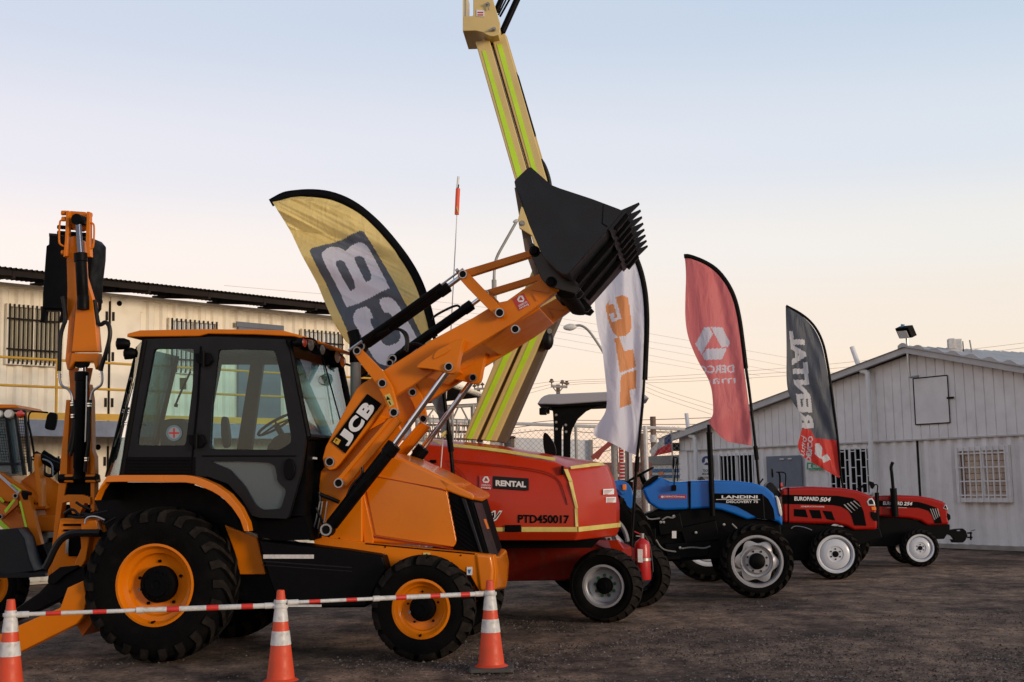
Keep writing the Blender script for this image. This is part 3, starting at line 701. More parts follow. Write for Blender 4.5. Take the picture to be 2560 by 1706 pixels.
c_ = sum(fr_, Vector()) / 4; B().prism([c_ + (p - c_) * .72 - dn * .03 + Vector((0, 0, -.03)) for p in fr_], [c_ + (p - c_) * .72 - dn * .01 + Vector((0, 0, -.03)) for p in fr_]).obj('lamp_glass', M['lens'], hd)
B().cyl(PB.P(2256, 820, -.4), PB.P(2257, 811, -.4), .04, 10).obj('sensor_cap', M['cyan'], fl)
ac = thing('air_conditioner', 'beige air conditioning unit on the grey roof right of the ridge', 'air conditioner', PB.P(2395, 890, .8))
pc = PL(PB.P(2368, 890, .5), radians(-20)); a0 = pc.P(2367, 849); s3 = pc.U(2367, 849); s4 = pc.U(2391, 849)
za0 = pc.U(2370, 896)[1]; B().box(pc, s3[0], s3[0] + .30, 0, .75, za0, s3[1]).obj('case', M['offwhite'], ac, bevel=.01)
B().box(pc, s3[0] + .31, s3[0] + .33, .08, .7, za0 + .05, s3[1] - .05).obj('grille', M['browndark'], ac)
B().box(pc, s3[0] + .03, s3[0] + .16, -.03, 0, za0 + .2, za0 + .42).obj('junction_box', M['offwhite'], ac, bevel=.006)
B().cyl(pc.L(s3[0] + .5, .1, za0), pc.L(s3[0] + .46, .1, s3[1] - .03), .015, 6).obj('bracket', M['galv'], ac)
# ---------------- background between --------------------------------------
F0 = Vector((0, 0, 0))
def plane(px, Y, a=0.): 
    p = atY(px, 1200, Y); return PL(Vector((p.x, p.y, 0)), radians(a))
pc = plane(1150, 26, 35)
cn = thing('steel_canopy', 'open steel canopy with dark underside behind the tan lower boom', 'canopy', pc.o, pc.a)
B().prof(pc, [(1020, 915), (1060, 930), (1143, 959), (1209, 983), (1208, 993), (1140, 969), (1020, 925)], 0, .12).obj('fascia', M['cream'], cn)
B().prism([pc.P(1020, 925, .0), pc.P(1208, 993, .0), pc.P(1208, 993, .0) + Vector((0, 0, .05)), pc.P(1020, 925, 0) + Vector((0, 0, .05))],
          [p + pc.n * 3 for p in (pc.P(1020, 925, .0), pc.P(1208, 993, .0), pc.P(1208, 993, .0) + Vector((0, 0, .05)), pc.P(1020, 925, 0) + Vector((0, 0, .05)))]).obj('roof_sheet', M['browndark'], cn)
b = B()
def ln(b, pl, p, q, w, r): b.cyl(pl.P(*p, w), pl.P(*q, w), r, 6)
for p, q, r in (((1040, 1022), (1240, 1010), .04), ((1040, 1046), (1240, 1056), .03), ((1146, 1018), (1131, 1050), .02), ((1153, 1018), (1171, 1053), .02), ((1195, 1012), (1180, 1052), .02), ((1085, 1022), (1105, 1049), .02), ((1085, 1022), (1065, 1049), .02)): ln(b, pc, p, q, .6, r)
b.obj('truss', M['galv'], cn)
for x in (1128, 1182): B().cyl(pc.P(x, 1012, .6), Vector((*pc.P(x, 1012, .6).xy, 0)), .05, 8).obj('post', M['galv'], cn)
# rack of reinforcing rods
pr_ = plane(1110, 24, 10); rk = thing('rod_rack', 'rusty rack of upright steel rods behind the loader arms', 'rack', pr_.o, pr_.a); b = B(); rr_ = random.Random(5)
for i in range(46):
    x = 1045 + i * 3.4 + rr_.uniform(-2, 2); b.cyl(pr_.P(x, 1105, rr_.uniform(0, 1)), pr_.P(x + rr_.uniform(-8, 8), 1038 + rr_.uniform(-6, 30), rr_.uniform(0, 1)), .009, 5)
b.obj('rods', M['galv'], rk)
b = B()
for y in (1062, 1078, 1096): ln(b, pr_, (1040, y), (1205, y + 3), .5, .022)
b.obj('rack_rail', M['wood'], rk)
for x in (1042, 1120, 1203): B().cyl(pr_.P(x, 1050, .5), Vector((*pr_.P(x, 1050, .5).xy, 0)), .035, 6).obj('rack_post', M['galv'], rk)
pb_ = plane(1005, 22, 0)
bk = thing('wire_basket', 'round grey wire cage standing behind the loader arms', 'cage', pb_.o, 0); b = B()
for i in range(12): b.cyl(pb_.P(1030 + i * 3.2, 1150), pb_.P(1030 + i * 3.2 + 5, 1083 + abs(i - 6) * 1.2), .008, 5)
for y in (1090, 1102, 1114, 1126, 1138): ln(b, pb_, (1028, y), (1070, y), 0, .008)
b.obj('wires', M['galv'], bk)
# chain-link fence
pf = plane(1450, 26, 3)
fence = thing('chain_link_fence', 'chain-link fence on beige posts behind the red boom lift', 'fence', pf.o, pf.a)
b = B(); b.tube([pf.P(1010, 1051), pf.P(1274, 1059), pf.P(1609, 1071)], .035, 6); b.obj('top_rail', M['offwhite'], fence)
b = B(); b.tube([pf.P(1613, 1069), pf.P(1712, 1074)], .035, 6); b.obj('top_rail', M['offwhite'], fence)
zf = pf.U(1450, 1064)[1]
for x in (1060, 1256, 1439, 1613): B().cyl(pf.P(x, 1065 if x > 1300 else 1057), Vector((*pf.P(x, 1065).xy, 0)), .045 if x > 1600 else .03, 8).obj('fence_post', M['offwhite'] if x > 1600 else M['galv'], fence)
b = B(); ua_, ub_ = pf.U(1020, 1100)[0], pf.U(1700, 1100)[0]; u = ua_ - zf
while u < ub_:
    for sg in (1, -1):
        p0 = [u, .1]; p1 = [u + (zf - .1), zf - .05]
        a_, c_ = (p0, p1) if sg > 0 else ([u, zf - .05], [u + (zf - .1), .1])
        t0 = max(0, (ua_ - a_[0]) / (c_[0] - a_[0])); t1 = min(1, (ub_ - a_[0]) / (c_[0] - a_[0]))
        if t0 < t1:
            f_ = lambda t: (a_[0] + (c_[0] - a_[0]) * t, a_[1] + (c_[1] - a_[1]) * t)
            A_, C_ = f_(t0), f_(t1); b.tube([pf.L(A_[0], .02, A_[1]), pf.L(C_[0], .02, C_[1])], .003, 3, caps=False)
    u += .11
b.obj('wire_mesh', M['galv'], fence)
pw = plane(1380, 29, 0)
wt = B().prof(pw, [(1284, 1094), (1479, 1101), (1480, 1215), (1284, 1215)], 0, .1).obj('white_panel_wall', M['white'], None); tag(wt, 'white panel wall seen through the chain-link fence above the red hood', 'wall')
o = B().prof(pw, [(1473, 1099), (1482, 1100), (1483, 1210), (1475, 1210)], -.08, .0).obj('panel_post', M['galv'], None); tag(o, 'grey steel post at the right end of the white panel wall', 'post')
sh = thing('small_shed', 'small white shed with a brown post at the foot of the tan boom', 'shed', pw.o, 0)
B().prof(pw, [(1225, 1092), (1282, 1095), (1282, 1215), (1225, 1215)], .1, 1.6).obj('wall', M['offwhite'], sh); B().prof(pw, [(1277, 1090), (1286, 1090), (1286, 1210), (1277, 1210)], -.1, .0).obj('corner_post', M['wood'], sh)
B().prof(pw, [(1220, 1089), (1289, 1092), (1289, 1096), (1220, 1094)], -.15, 1.8).obj('roof', M['browndark'], sh); B().prof(pw, rect(1256, 1103, 1270, 1118), .07, .1).obj('window', M['winglass'], sh)
pk = plane(1560, 28, 2)
bw = B().prof(pk, [(1497, 1157), (1630, 1156), (1630, 1225), (1497, 1225)], 0, .2).obj('brick_wall', M['brick'], None); tag(bw, 'low dark brick wall behind the blue tractor seat', 'wall')
B().box(pk, *[pk.U(x, 1190)[0] for x in (1495, 1552)], -.12, -.05, *[pk.U(1520, y)[1] for y in (1193, 1186)]).obj('guard_rail', M['offwhite'], bw)
# striped building beyond
ps = plane(1665, 36, -4)
st = thing('striped_wall', 'low cream building with blue stripes and an orange sun emblem behind the blue bonnet', 'building', ps.o, ps.a)
B().prof(ps, [(1612, 1142), (1716, 1137), (1716, 1160), (1612, 1163)], -.05, 3).obj('parapet', M['concrete'], st)
B().prof(ps, [(1612, 1164), (1716, 1161), (1716, 1262), (1612, 1262)], 0, 3).obj('wall', M['cream'], st)
M['stripe'] = mat('blue_stripe_paint', (.06, .18, .36), .5)
for y0, y1 in ((1173, 1182), (1188, 1196)): B().prof(ps, [(1614, y0), (1716, y0 - 1), (1716, y1 - 1), (1614, y1)], -.02, -.005).obj('stripe', M['stripe'], st)
B().prof(ps, circ(1653, 1184, 7, 12, 5), -.04, -.025).obj('sun_emblem', M['amber'], st)
# far cream wall closing the yard behind the tractors
pcw = plane(1660, 33, 0)
o = B().prof(pcw, [(1560, 1200), (1712, 1200), (1712, 1245), (1560, 1245)], 0, .2).obj('yard_wall', M['cream'], None); tag(o, 'low cream block wall under the blue tractor steering wheel', 'wall')
# posts
def post(px, y0, Y, r, m, label, name='wooden_post', base=True, lean=0):
    p = atY(px, y0, Y); o = B().cyl(Vector((p.x + lean, p.y, 0)), p, r, 10).obj(name, M[m], None); tag(o, label, 'post'); return o
post(1534, 1100, 27, .065, 'concrete', 'thick weathered post behind the hem of the white feather flag')
post(1604, 1084, 27, .05, 'wood', 'brown timber post just right of the white feather flag')
# utility poles
ut = thing('utility_pole', 'brown timber utility pole with a white transformer, right of the white feather flag', 'pole', atY(1633, 1200, 42).xy.to_3d())
p = atY(1632, 1042, 42); B().cyl(Vector((p.x, p.y, 0)), p, .10, 10).obj('shaft', M['wood'], ut)
q = atY(1633, 1097, 41.8); B().cyl(q - Vector((0, .1, .12)), q + Vector((0, -.1, .12)), .115, 14).obj('transformer', M['offwhite'], ut)
ut = thing('utility_pole', 'distant utility pole with a crossarm and insulators above the tractor canopy', 'pole', atY(1395, 1200, 62).xy.to_3d())
p = atY(1395, 962, 62); B().cyl(Vector((p.x, p.y, 0)), p, .10, 10).obj('shaft', M['wood'], ut)
B().bar(atY(1377, 966, 61.9), atY(1418, 968, 61.9), .1, .12).obj('crossarm', M['galv'], ut)
for x, y in ((1379, 955), (1406, 958), (1417, 960)):
    q = atY(x, y, 61.9); B().lathe(q, (0, 0, 1), [(0, -.2), (.03, -.2), (.03, -.05), (.13, -.02), (.13, .03), (.06, .09), (.1, .12), (0, .16)], 10).obj('insulator', M['wood'], ut)
b = B()
for s_ in (-1, 1): b.cyl(atY(1395 + s_ * 14, 967, 61.9), atY(1395, 984, 61.9), .03, 6)
b.obj('brace', M['galv'], ut)
ut = thing('utility_pole', 'distant utility pole topped with two insulators left of the tan boom', 'pole', atY(1200, 1200, 62).xy.to_3d())
p = atY(1196, 972, 62); B().cyl(Vector((p.x, p.y, 0)), p, .09, 10).obj('shaft', M['wood'], ut)
B().bar(atY(1185, 973, 61.9), atY(1210, 972, 61.9), .1, .1).obj('crossarm', M['galv'], ut)
for x, y in ((1186, 966), (1195, 963), (1206, 962)):
    q = atY(x, y, 61.9); B().lathe(q, (0, 0, 1), [(0, -.2), (.03, -.2), (.03, -.05), (.12, 0), (0, .12)], 10).obj('insulator', M['wood'], ut)
# street lamps
def lamp(path, Y, head, label, basex):
    p0 = atY(*path[-1], Y); t = thing('street_lamp', label, 'street lamp', (p0.x, p0.y, 0), 0)
    pts = [atY(x, y, Y) for x, y in path]; pts = [Vector(p) for p in smooth([tuple(p) for p in pts], 2, False)] + [Vector((p0.x, p0.y, 0))]
    B().tube(pts[:-1], .035, 8).obj('arm', M['galv'], t); B().cyl(Vector((p0.x, p0.y, 0)), p0, .06, 10).obj('pole', M['galv'], t)
    c = [atY(x, y, Y) for x, y in head]; ax = (c[1] - c[0]).normalized(); L = (c[1] - c[0]).length
    B().lathe(c[0], ax, [(0, 0), (L * .10, L * .02), (L * .20, L * .2), (L * .27, L * .5), (L * .22, L * .75), (L * .1, L * .97), (0, L)], 16).obj('lamp_head', M['offwhite'], t)
lamp([(1438, 815), (1452, 813), (1470, 824), (1490, 852), (1508, 880), (1534, 930)], 35, [(1408, 820), (1442, 817)], 'street lamp with a curved arm left of the white feather flag', 0)
lamp([(1292, 553), (1262, 606), (1240, 645), (1236, 672), (1235, 700)], 30, [(1298, 550), (1282, 556)], 'thin grey street lamp behind the loader arms, its arm leaning right to the raised bucket', 0)
# power lines
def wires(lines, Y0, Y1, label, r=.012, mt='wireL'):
    for L in lines:
        pts = [atY(x, y, Y0 + (Y1 - Y0) * i / (len(L) - 1)) for i, (x, y) in enumerate(L)]
        pts = [Vector(p) for p in smooth([tuple(p) for p in pts], 2, False)]
        o = B().tube(pts, r, 5).obj('power_line', M[mt], None); tag(o, label, 'power line', label)
wires([[(560, 714), (830, 738), (1080, 752), (1240, 772), (1440, 802), (1740, 855), (2000, 900)], [(1040, 768), (1240, 790), (1378, 808), (1617, 854), (1740, 873), (2000, 922)], [(1040, 786), (1240, 806), (1380, 826), (1617, 869), (1740, 891), (1990, 938)],
       [(1040, 800), (1240, 822), (1375, 842), (1617, 887), (1740, 911), (1900, 940)], [(1240, 842), (1370, 860), (1500, 883), (1700, 916), (1880, 948)]], 48, 60, 'thin power lines slanting down to the right across the sky', .007)
wires([[(1317, 963), (1395, 952), (1660, 943), (1966, 921), (2196, 899), (2435, 873), (2640, 848)], [(1317, 975), (1406, 955), (1660, 951), (1966, 931), (2196, 912), (2435, 885), (2640, 860)], [(1300, 990), (1417, 958), (1660, 958), (1966, 940), (2196, 925), (2435, 897), (2640, 872)]], 60, 56, 'thin power lines rising to the right over the gabled building', .009)
wires([[(1615, 958), (1660, 976), (1778, 1012), (1850, 1034)], [(1615, 968), (1660, 987), (1778, 1024), (1840, 1044)], [(1615, 979), (1660, 998), (1778, 1036)]], 45, 40, 'three faint lines fanning down right of the white feather flag', .006)
wires([[(1270, 1066), (1380, 1050), (1500, 1052), (1632, 1050), (1900, 1040)], [(1270, 1072), (1380, 1057), (1500, 1060), (1632, 1062), (1900, 1060)], [(1270, 1086), (1380, 1072), (1500, 1086), (1632, 1078), (1720, 1090)], [(1480, 1098), (1560, 1082), (1632, 1078), (1700, 1082)], [(1480, 1120), (1560, 1112), (1632, 1096), (1710, 1094)], [(1480, 1138), (1560, 1116), (1632, 1108), (1710, 1112)]], 42, 42, 'low cables strung behind the fence and the timber utility pole', .011, 'wire')
# national flag
pc = plane(1650, 30, 0)
nf = thing('national_flag', 'white, red and blue flag on a staff above the striped building', 'flag', Vector((*atY(1680, 1200, 30).xy, 0)))
B().cyl(Vector((*pc.P(1680, 1080).xy, 0)), pc.P(1678, 1078), .018, 6).obj('staff', M['galv'], nf)
flag(nf, pc, [(1676, 1085), (1660, 1097), (1640, 1108), (1623, 1127), (1624, 1132), (1630, 1141)], [(1677, 1086), (1678, 1095), (1678, 1107), (1679, 1118), (1679, 1126), (1680, 1131)], 26, 26,
     lambda x, y, s, t: .04 * sin(x * .3 + y * .1), [cloth('flag_white', (.6, .58, .55)), cloth('flag_red', (.6, .03, .03)), cloth('flag_blue', (.05, .07, .18))],
     [('p', [(1634, 1142), (1644, 1124), (1678, 1106), (1690, 1106), (1690, 1145)], 1), ('p', [(1660, 1096), (1678, 1080), (1690, 1080), (1690, 1107), (1661, 1113)], 2)])
# ======================= FRONT BACKHOE LOADER ===========================
PJ = PL(ground(382, 1659), radians(-8))
J = thing('backhoe_loader', 'large orange backhoe loader with black cab and raised toothed bucket, nearest the camera', 'backhoe loader', PJ.o, PJ.a, 'backhoe loaders in the yard')
def pin(T, pl, x, y, w, r, name='pin', ring='steel', out=.03):
    c = pl.P(x, y, w); rr = r / FP * (c.y) ; n = -pl.n
    o = B().lathe(c, n, [(rr * .72, out * .55), (rr * .78, out), (rr * .98, out), (rr * 1.02, out * .7), (rr * 1.02, -.02)], 20).obj(name, M[ring], T)
    B().lathe(c, n, [(0, out * .7), (rr * .6, out * .75), (rr * .74, out * .5), (rr * .74, 0)], 16).obj('pin_cap', M['black'], o); return o
def ram(T, pl, a, b_, c, w, rb, rr, name='hydraulic_ram'):
    p, q, s = pl.P(*a, w), pl.P(*b_, w), pl.P(*c, w); d = (q - p).normalized()
    o = B().lathe(p, d, [(0, -rb * .8), (rb * .9, -rb * .8), (rb * .9, .05), (rb * 1.0, .06), (rb * 1.0, (q - p).length - .09), (rb * 1.14, (q - p).length - .085), (rb * 1.14, (q - p).length), (rr, (q - p).length + .01), (0, (q - p).length + .01)], 22).obj(name, M['black'], T)
    B().cyl(q - d * .02, s, rr, 16).obj('chrome_rod', M['chrome'], o)
    B().cyl(s - pl.n * rr * 1.3, s + pl.n * rr * 1.3, rr * 1.9, 16).obj('rod_eye', M['black'], o); return o
def hose(T, pl, pts, w, r, m='hose', name='hose'): return B().tube(tubepx(pl, pts, w, r), r, 8).obj(name, M[m], T)
u_, z_ = PJ.U(382, 1458)
wr = wheel(J, PJ, 382, 1459, 198, 0, .44, 101, 'industrial', 'orange')
RR = PJ.U(382, 1459)[1] - PJ.U(382, 1657)[1]
wheel_at(J, PJ, u_, RR - .012, 1.76, .44, RR, RR * .51, 'industrial', 'orange', flip=True)
wf = wheel(J, PJ, 1051, 1540, 135, .08, .32, 72, 'block', 'orange')
uf = PJ.U(1051, 1540, .08)[0]; RF = PJ.U(1051, 1540, .08)[1] - PJ.U(1051, 1675, .08)[1]
wheel_at(J, PJ, uf, RF - .012, 1.80, .32, RF, RF * .53, 'block', 'orange', flip=True)
# chassis
B().prof(PJ, [(250, 1330), (560, 1345), (650, 1372), (866, 1390), (950, 1400), (966, 1427), (935, 1480), (912, 1519), (722, 1521), (600, 1500), (500, 1490), (250, 1440)], .46, 1.7).obj('chassis', M['black'], J, bevel=.01)
st_ = B().prof(PJ, [(643, 1348), (700, 1356), (866, 1375), (956, 1389), (966, 1427), (940, 1470), (915, 1519), (722, 1521), (690, 1500), (668, 1440)], .30, .60).obj('fuel_tank', M['black'], J, bevel=.025)
for i, (y0, y1) in enumerate(((1402, 1405), (1412, 1414))): B().prof(PJ, [(655, y0), (880, y0 + 16), (880, y1 + 16), (655, y1)], .296, .31).obj('tank_rib', M['charcoal'], st_)
decal(PJ, [(658, 1387), (784, 1387), (784, 1397), (658, 1397)], .29, M['offwhite'], st_, 'reflector_strip', .008)
decal(PJ, [(715, 1512), (803, 1512), (803, 1518), (715, 1518)], .28, M['offwhite'], st_, 'step_tread', .012)
B().prof(PJ, [(560, 1312), (643, 1345), (664, 1437), (598, 1437), (585, 1380)], .42, .60).obj('rear_body_panel', M['orange'], J, bevel=.012)
B().cyl(PJ.L(uf, .3, RF), PJ.L(uf, 1.9, RF), .11, 12).obj('front_axle', M['black'], J)
B().cyl(PJ.L(u_, .3, RR), PJ.L(u_, 1.9, RR), .15, 12).obj('rear_axle', M['black'], J)
# front frame and counterweight
B().prof(PJ, [(780, 1340), (914, 1357), (1187, 1383), (1234, 1389), (1240, 1430), (1236, 1476), (1198, 1479), (1176, 1440), (1130, 1412), (1060, 1397), (1000, 1402), (964, 1428), (956, 1389), (866, 1372), (787, 1361)], .50, .66).obj('front_frame', M['orange'], J, bevel=.008)
def nose(near, mid, w0, wm, w1_, name, m, T, bev):
    """front end, rounded in plan: near side, foremost centre line, far side"""
    N = [PJ.P(x, y, w0) for x, y in near]; C_ = [PJ.P(x, y, wm) for x, y in mid]; F_ = [p + PJ.n * (w1_ - w0) for p in N]
    b = B(); R = [[b.bm.verts.new(p) for p in r] for r in (N, C_, F_)]; n = len(N)
    for A, D in zip(R, R[1:]):
        for j in range(n): b.bm.faces.new((A[j], A[(j + 1) % n], D[(j + 1) % n], D[j]))
    b.bm.faces.new(R[0]); b.bm.faces.new(R[2][::-1]); return b.obj(name, M[m], T, bevel=bev, seg=3)
nose([(1187, 1383), (1228, 1388), (1234, 1425), (1230, 1477), (1198, 1479)], [(1187, 1385), (1250, 1390), (1265, 1420), (1266, 1472), (1205, 1476)], .48, .98, 1.48, 'front_counterweight', 'gloss', J, .03)
# bonnet
bon = B().prof(PJ, [(800, 1182), (870, 1118), (930, 1126), (985, 1139), (1008, 1147), (1060, 1170), (1111, 1195), (1140, 1212), (1118, 1228), (1142, 1353), (1134, 1370), (914, 1356), (787, 1356)], .60, 1.56).obj('bonnet', M['gloss'], J, bevel=.045, seg=4)
nose([(1080, 1186), (1111, 1197), (1150, 1219), (1180, 1234), (1186, 1243), (1181, 1251), (1150, 1241), (1118, 1228)], [(1080, 1178), (1111, 1189), (1168, 1222), (1200, 1238), (1209, 1246), (1205, 1256), (1165, 1243), (1118, 1228)], .60, 1.08, 1.56, 'bonnet_lip', 'gloss', bon, .02)
gr = nose([(1112, 1226), (1150, 1240), (1180, 1252), (1224, 1400), (1215, 1404), (1200, 1386), (1132, 1372), (1140, 1353)], [(1112, 1226), (1165, 1243), (1204, 1255), (1250, 1405), (1239, 1411), (1217, 1386), (1132, 1372), (1140, 1353)], .625, 1.08, 1.535, 'grille', 'dark', J, .012)
b = B()
for k in range(9):
    f = (k + .5) / 9; x0 = 1120 + 22 * f; y0 = 1236 + 120 * f; x1 = 1156 + 44 * f; y1 = 1262 + 135 * f
    b.prof(PJ, [(x0, y0), (x1, y1), (x1, y1 + 3), (x0, y0 + 3)], .615, .63)
b.obj('grille_slat', M['dark'], gr)
B().prof(PJ, [(1152, 1244), (1164, 1248), (1208, 1388), (1201, 1388)], .60, .64).obj('grille_pillar', M['charcoal'], gr, bevel=.008)
q_ = [PJ.P(1183, 1256, .66), PJ.P(1203, 1258, 1.06), PJ.P(1248, 1402, 1.06), PJ.P(1224, 1396, .66)]; nn_ = PJ.h * .012 - PJ.n * .02
B().prism([p + nn_ for p in q_], q_).obj('headlamp_panel', M['charcoal'], gr, bevel=.004)
decal(PJ, [(1209, 1298), (1215, 1298), (1223, 1322), (1218, 1323)], .70, M['amber'], gr, 'side_reflector', .006)
# bonnet side panel: proud sheet with seam
B().prof(PJ, [(915, 1226), (940, 1186), (1117, 1230), (1141, 1353), (1133, 1368), (938, 1339)], .588, .61).obj('side_panel', M['gloss'], bon, bevel=.008)
b = B()
for s in ([(905, 1232), (933, 1340), (1132, 1371), (1132, 1374), (929, 1343), (901, 1233)], [(912, 1186), (1104, 1222), (1117, 1228), (1117, 1229.5), (1103, 1223.8), (912, 1187.5)]): b.prof(PJ, s, .584, .60)
b.obj('panel_seam', M['chassisred'], bon)
B().prof(PJ, [(897, 1236), (908, 1229), (934, 1348), (932, 1360), (910, 1358)], .575, .61).obj('bonnet_edge_trim', M['orange'], bon, bevel=.008)
B().prof(PJ, [(914, 1358), (1187, 1384), (1187, 1387), (914, 1361)], .494, .50).obj('frame_seam', M['dark'], J)
b = B()
for x, y in ((848, 1346), (963, 1368), (1152, 1389)): b.lathe(PJ.P(x, y, .5), -PJ.n, [(0, .006), (.007, .006), (.008, 0)], 10)
b.obj('bolt_holes', M['dark'], J)
decal(PJ, rect(1058, 1382, 1076, 1396), .49, M['ytape'], J, 'warning_sticker'); B().prof(PJ, [(1067, 1384), (1073, 1394), (1061, 1394)], .487, .489).obj('warning_triangle', M['dark'], J)
decal(PJ, rect(1167, 1418, 1181, 1438), .49, M['white'], J, 'hook_sticker'); B().prof(PJ, [(1170, 1424), (1178, 1424), (1177, 1426), (1175, 1434), (1172, 1434), (1170, 1427)], .487, .489).obj('hook_symbol', M['stripe'], J)
B().prof(PJ, smooth([(1168, 1456), (1174, 1443), (1182, 1452), (1184, 1462), (1176, 1465)], 1), .485, .505).obj('frame_opening', M['dark'], J)
B().prof(PJ, [(955, 1389), (966, 1391), (965, 1425), (953, 1425)], .47, .50).obj('hinge_bracket', M['black'], J)
B().lathe(PJ.P(960, 1388, .47), -PJ.n, [(0, .02), (.015, .02), (.02, 0)], 12).obj('bolt', M['chrome'], J)
decal(PJ, rect(957, 1398, 962, 1411), .465, M['white'], J, 'small_sticker')
# loader tower behind arms
B().prof(PJ, [(796, 1216), (800, 1182), (822, 1150), (905, 1085), (985, 1040), (1010, 1090), (960, 1160), (905, 1240), (905, 1356), (790, 1356)], .53, .60).obj('loader_tower', M['orange'], J, bevel=.012)
B().prof(PJ, [(800, 1182), (822, 1150), (905, 1085), (985, 1040), (1010, 1090), (960, 1160), (905, 1240), (800, 1240)], 1.58, 1.66).obj('loader_tower', M['orange'], J, bevel=.012)
B().prof(PJ, [(622, 1288), (716, 1299), (762, 1290), (780, 1350), (700, 1352), (645, 1343)], .24, 1.9).obj('cab_mount', M['dark'], J)
# ---- cab ----
cab = B().holed(PJ, [(361, 848), (540, 842), (712, 849), (724, 880), (765, 1089), (752, 1180), (722, 1290), (716, 1297), (650, 1295), (630, 1290), (604, 1248), (570, 1210), (520, 1192), (303, 1190), (316, 1110)],
                [rcorner([(384, 872), (484, 872), (482, 960), (464, 1114), (340, 1114), (345, 1080)]), rcorner([(545, 874), (600, 873), (686, 876), (700, 930), (728, 1094), (728, 1108), (698, 1125), (600, 1124), (524, 1123), (530, 1000)]),
                 rcorner([(525, 1154), (600, 1154), (672, 1157), (688, 1166), (694, 1205), (716, 1226), (702, 1272), (655, 1275), (638, 1262), (612, 1216), (574, 1174)])], .15, .21).obj('cab', M['charcoal'], J, bevel=.006)
B().prof(PJ, rcorner([(380, 868), (488, 868), (488, 960), (466, 1117), (336, 1117), (343, 1080)]), .175, .18).obj('window', M['glass'], cab)
B().prof(PJ, rcorner([(541, 870), (600, 869), (690, 872), (703, 930), (732, 1094), (731, 1111), (698, 1129), (600, 1128), (520, 1127), (527, 1000)]), .175, .18).obj('door_window', M['glass'], cab)
B().prof(PJ, rcorner([(522, 1151), (600, 1151), (675, 1153), (691, 1166), (697, 1203), (720, 1225), (704, 1276), (652, 1279), (634, 1262), (608, 1218), (570, 1178)]), .175, .18).obj('lower_door_window', M['glassdoor'], cab)
b = B()  # door seam and rubber edge
for s in ([(500, 866), (504, 866), (497, 1000), (482, 1150), (478, 1150), (492, 1000)], [(505, 1139), (740, 1139), (740, 1142), (505, 1142)]): b.prof(PJ, s, .143, .15)
b.obj('door_seam', M['dark'], cab)
B().prof(PJ, smooth(circ(722, 1174, 15, 12, 28), 0), .12, .15).obj('door_handle_cup', M['black'], cab, bevel=.01)
for x, y in ((509, 896), (491, 1101)):
    h = B().prof(PJ, [(x - 22, y - 12), (x + 14, y - 14), (x + 22, y + 6), (x + 12, y + 18), (x - 4, y + 18), (x - 20, y + 8)], .11, .15).obj('hinge', M['black'], cab, bevel=.008)
    B().cyl(PJ.P(x, y - 18, .10), PJ.P(x - 1, y + 22, .10), .016, 8).obj('hinge_pin', M['black'], h)
vt = B()
for k in range(5): vt.prof(PJ, [(318, 1147 + k * 8), (478, 1147 + k * 8), (477, 1151 + k * 8), (318, 1151 + k * 8)], .13, .152)
vt.obj('vent_louvres', M['black'], cab)
B().prof(PJ, rect(310, 1143, 488, 1188), .145, .152).obj('vent_panel', M['black'], cab)
# far cab side and pillars
B().holed(PJ, [(361, 848), (712, 849), (724, 880), (765, 1089), (752, 1180), (722, 1290), (640, 1290), (520, 1192), (303, 1190)],
          [[(384, 880), (484, 880), (464, 1114), (340, 1114)], [(550, 880), (684, 880), (722, 1094), (728, 1108), (698, 1122), (530, 1122)]], .15, .2)
farcab = B(); dW = 1.72
P_ = lambda x, y, w=.15: PJ.P(x, y, w)
def holed_far(outer, holes, w, th, name, m, parent):
    b = B(); loops = [[P_(x, y) + PJ.n * (w - .15) for x, y in outer]] + [[P_(x, y) + PJ.n * (w - .15) for x, y in h] for h in holes]
    flat = [p for l in loops for p in l]
    def loc(p): q = p - PJ.o; return Vector((q.dot(PJ.h), q.z, 0))
    tr = tessellate_polygon([[loc(p) for p in l] for l in loops]); d = PJ.n * th
    f = [b.bm.verts.new(p) for p in flat]; k_ = [b.bm.verts.new(p + d) for p in flat]
    for t in tr:
        try: b.bm.faces.new([f[i] for i in t]); b.bm.faces.new([k_[i] for i in reversed(t)])
        except ValueError: pass
    k = 0
    for l in loops:
        n = len(l)
        for i in range(n): b.bm.faces.new((f[k + (i + 1) % n], f[k + i], k_[k + i], k_[k + (i + 1) % n]))
        k += n
    return b.obj(name, m, parent)
holed_far([(361, 848), (712, 849), (724, 880), (765, 1089), (752, 1180), (722, 1290), (640, 1290), (520, 1192), (303, 1190)],
          [[(384, 872), (470, 872), (430, 1114), (335, 1114)], [(505, 872), (694, 872), (735, 1094), (728, 1122), (470, 1122)]], 1.86, .06, 'cab_far_side', M['charcoal'], cab)
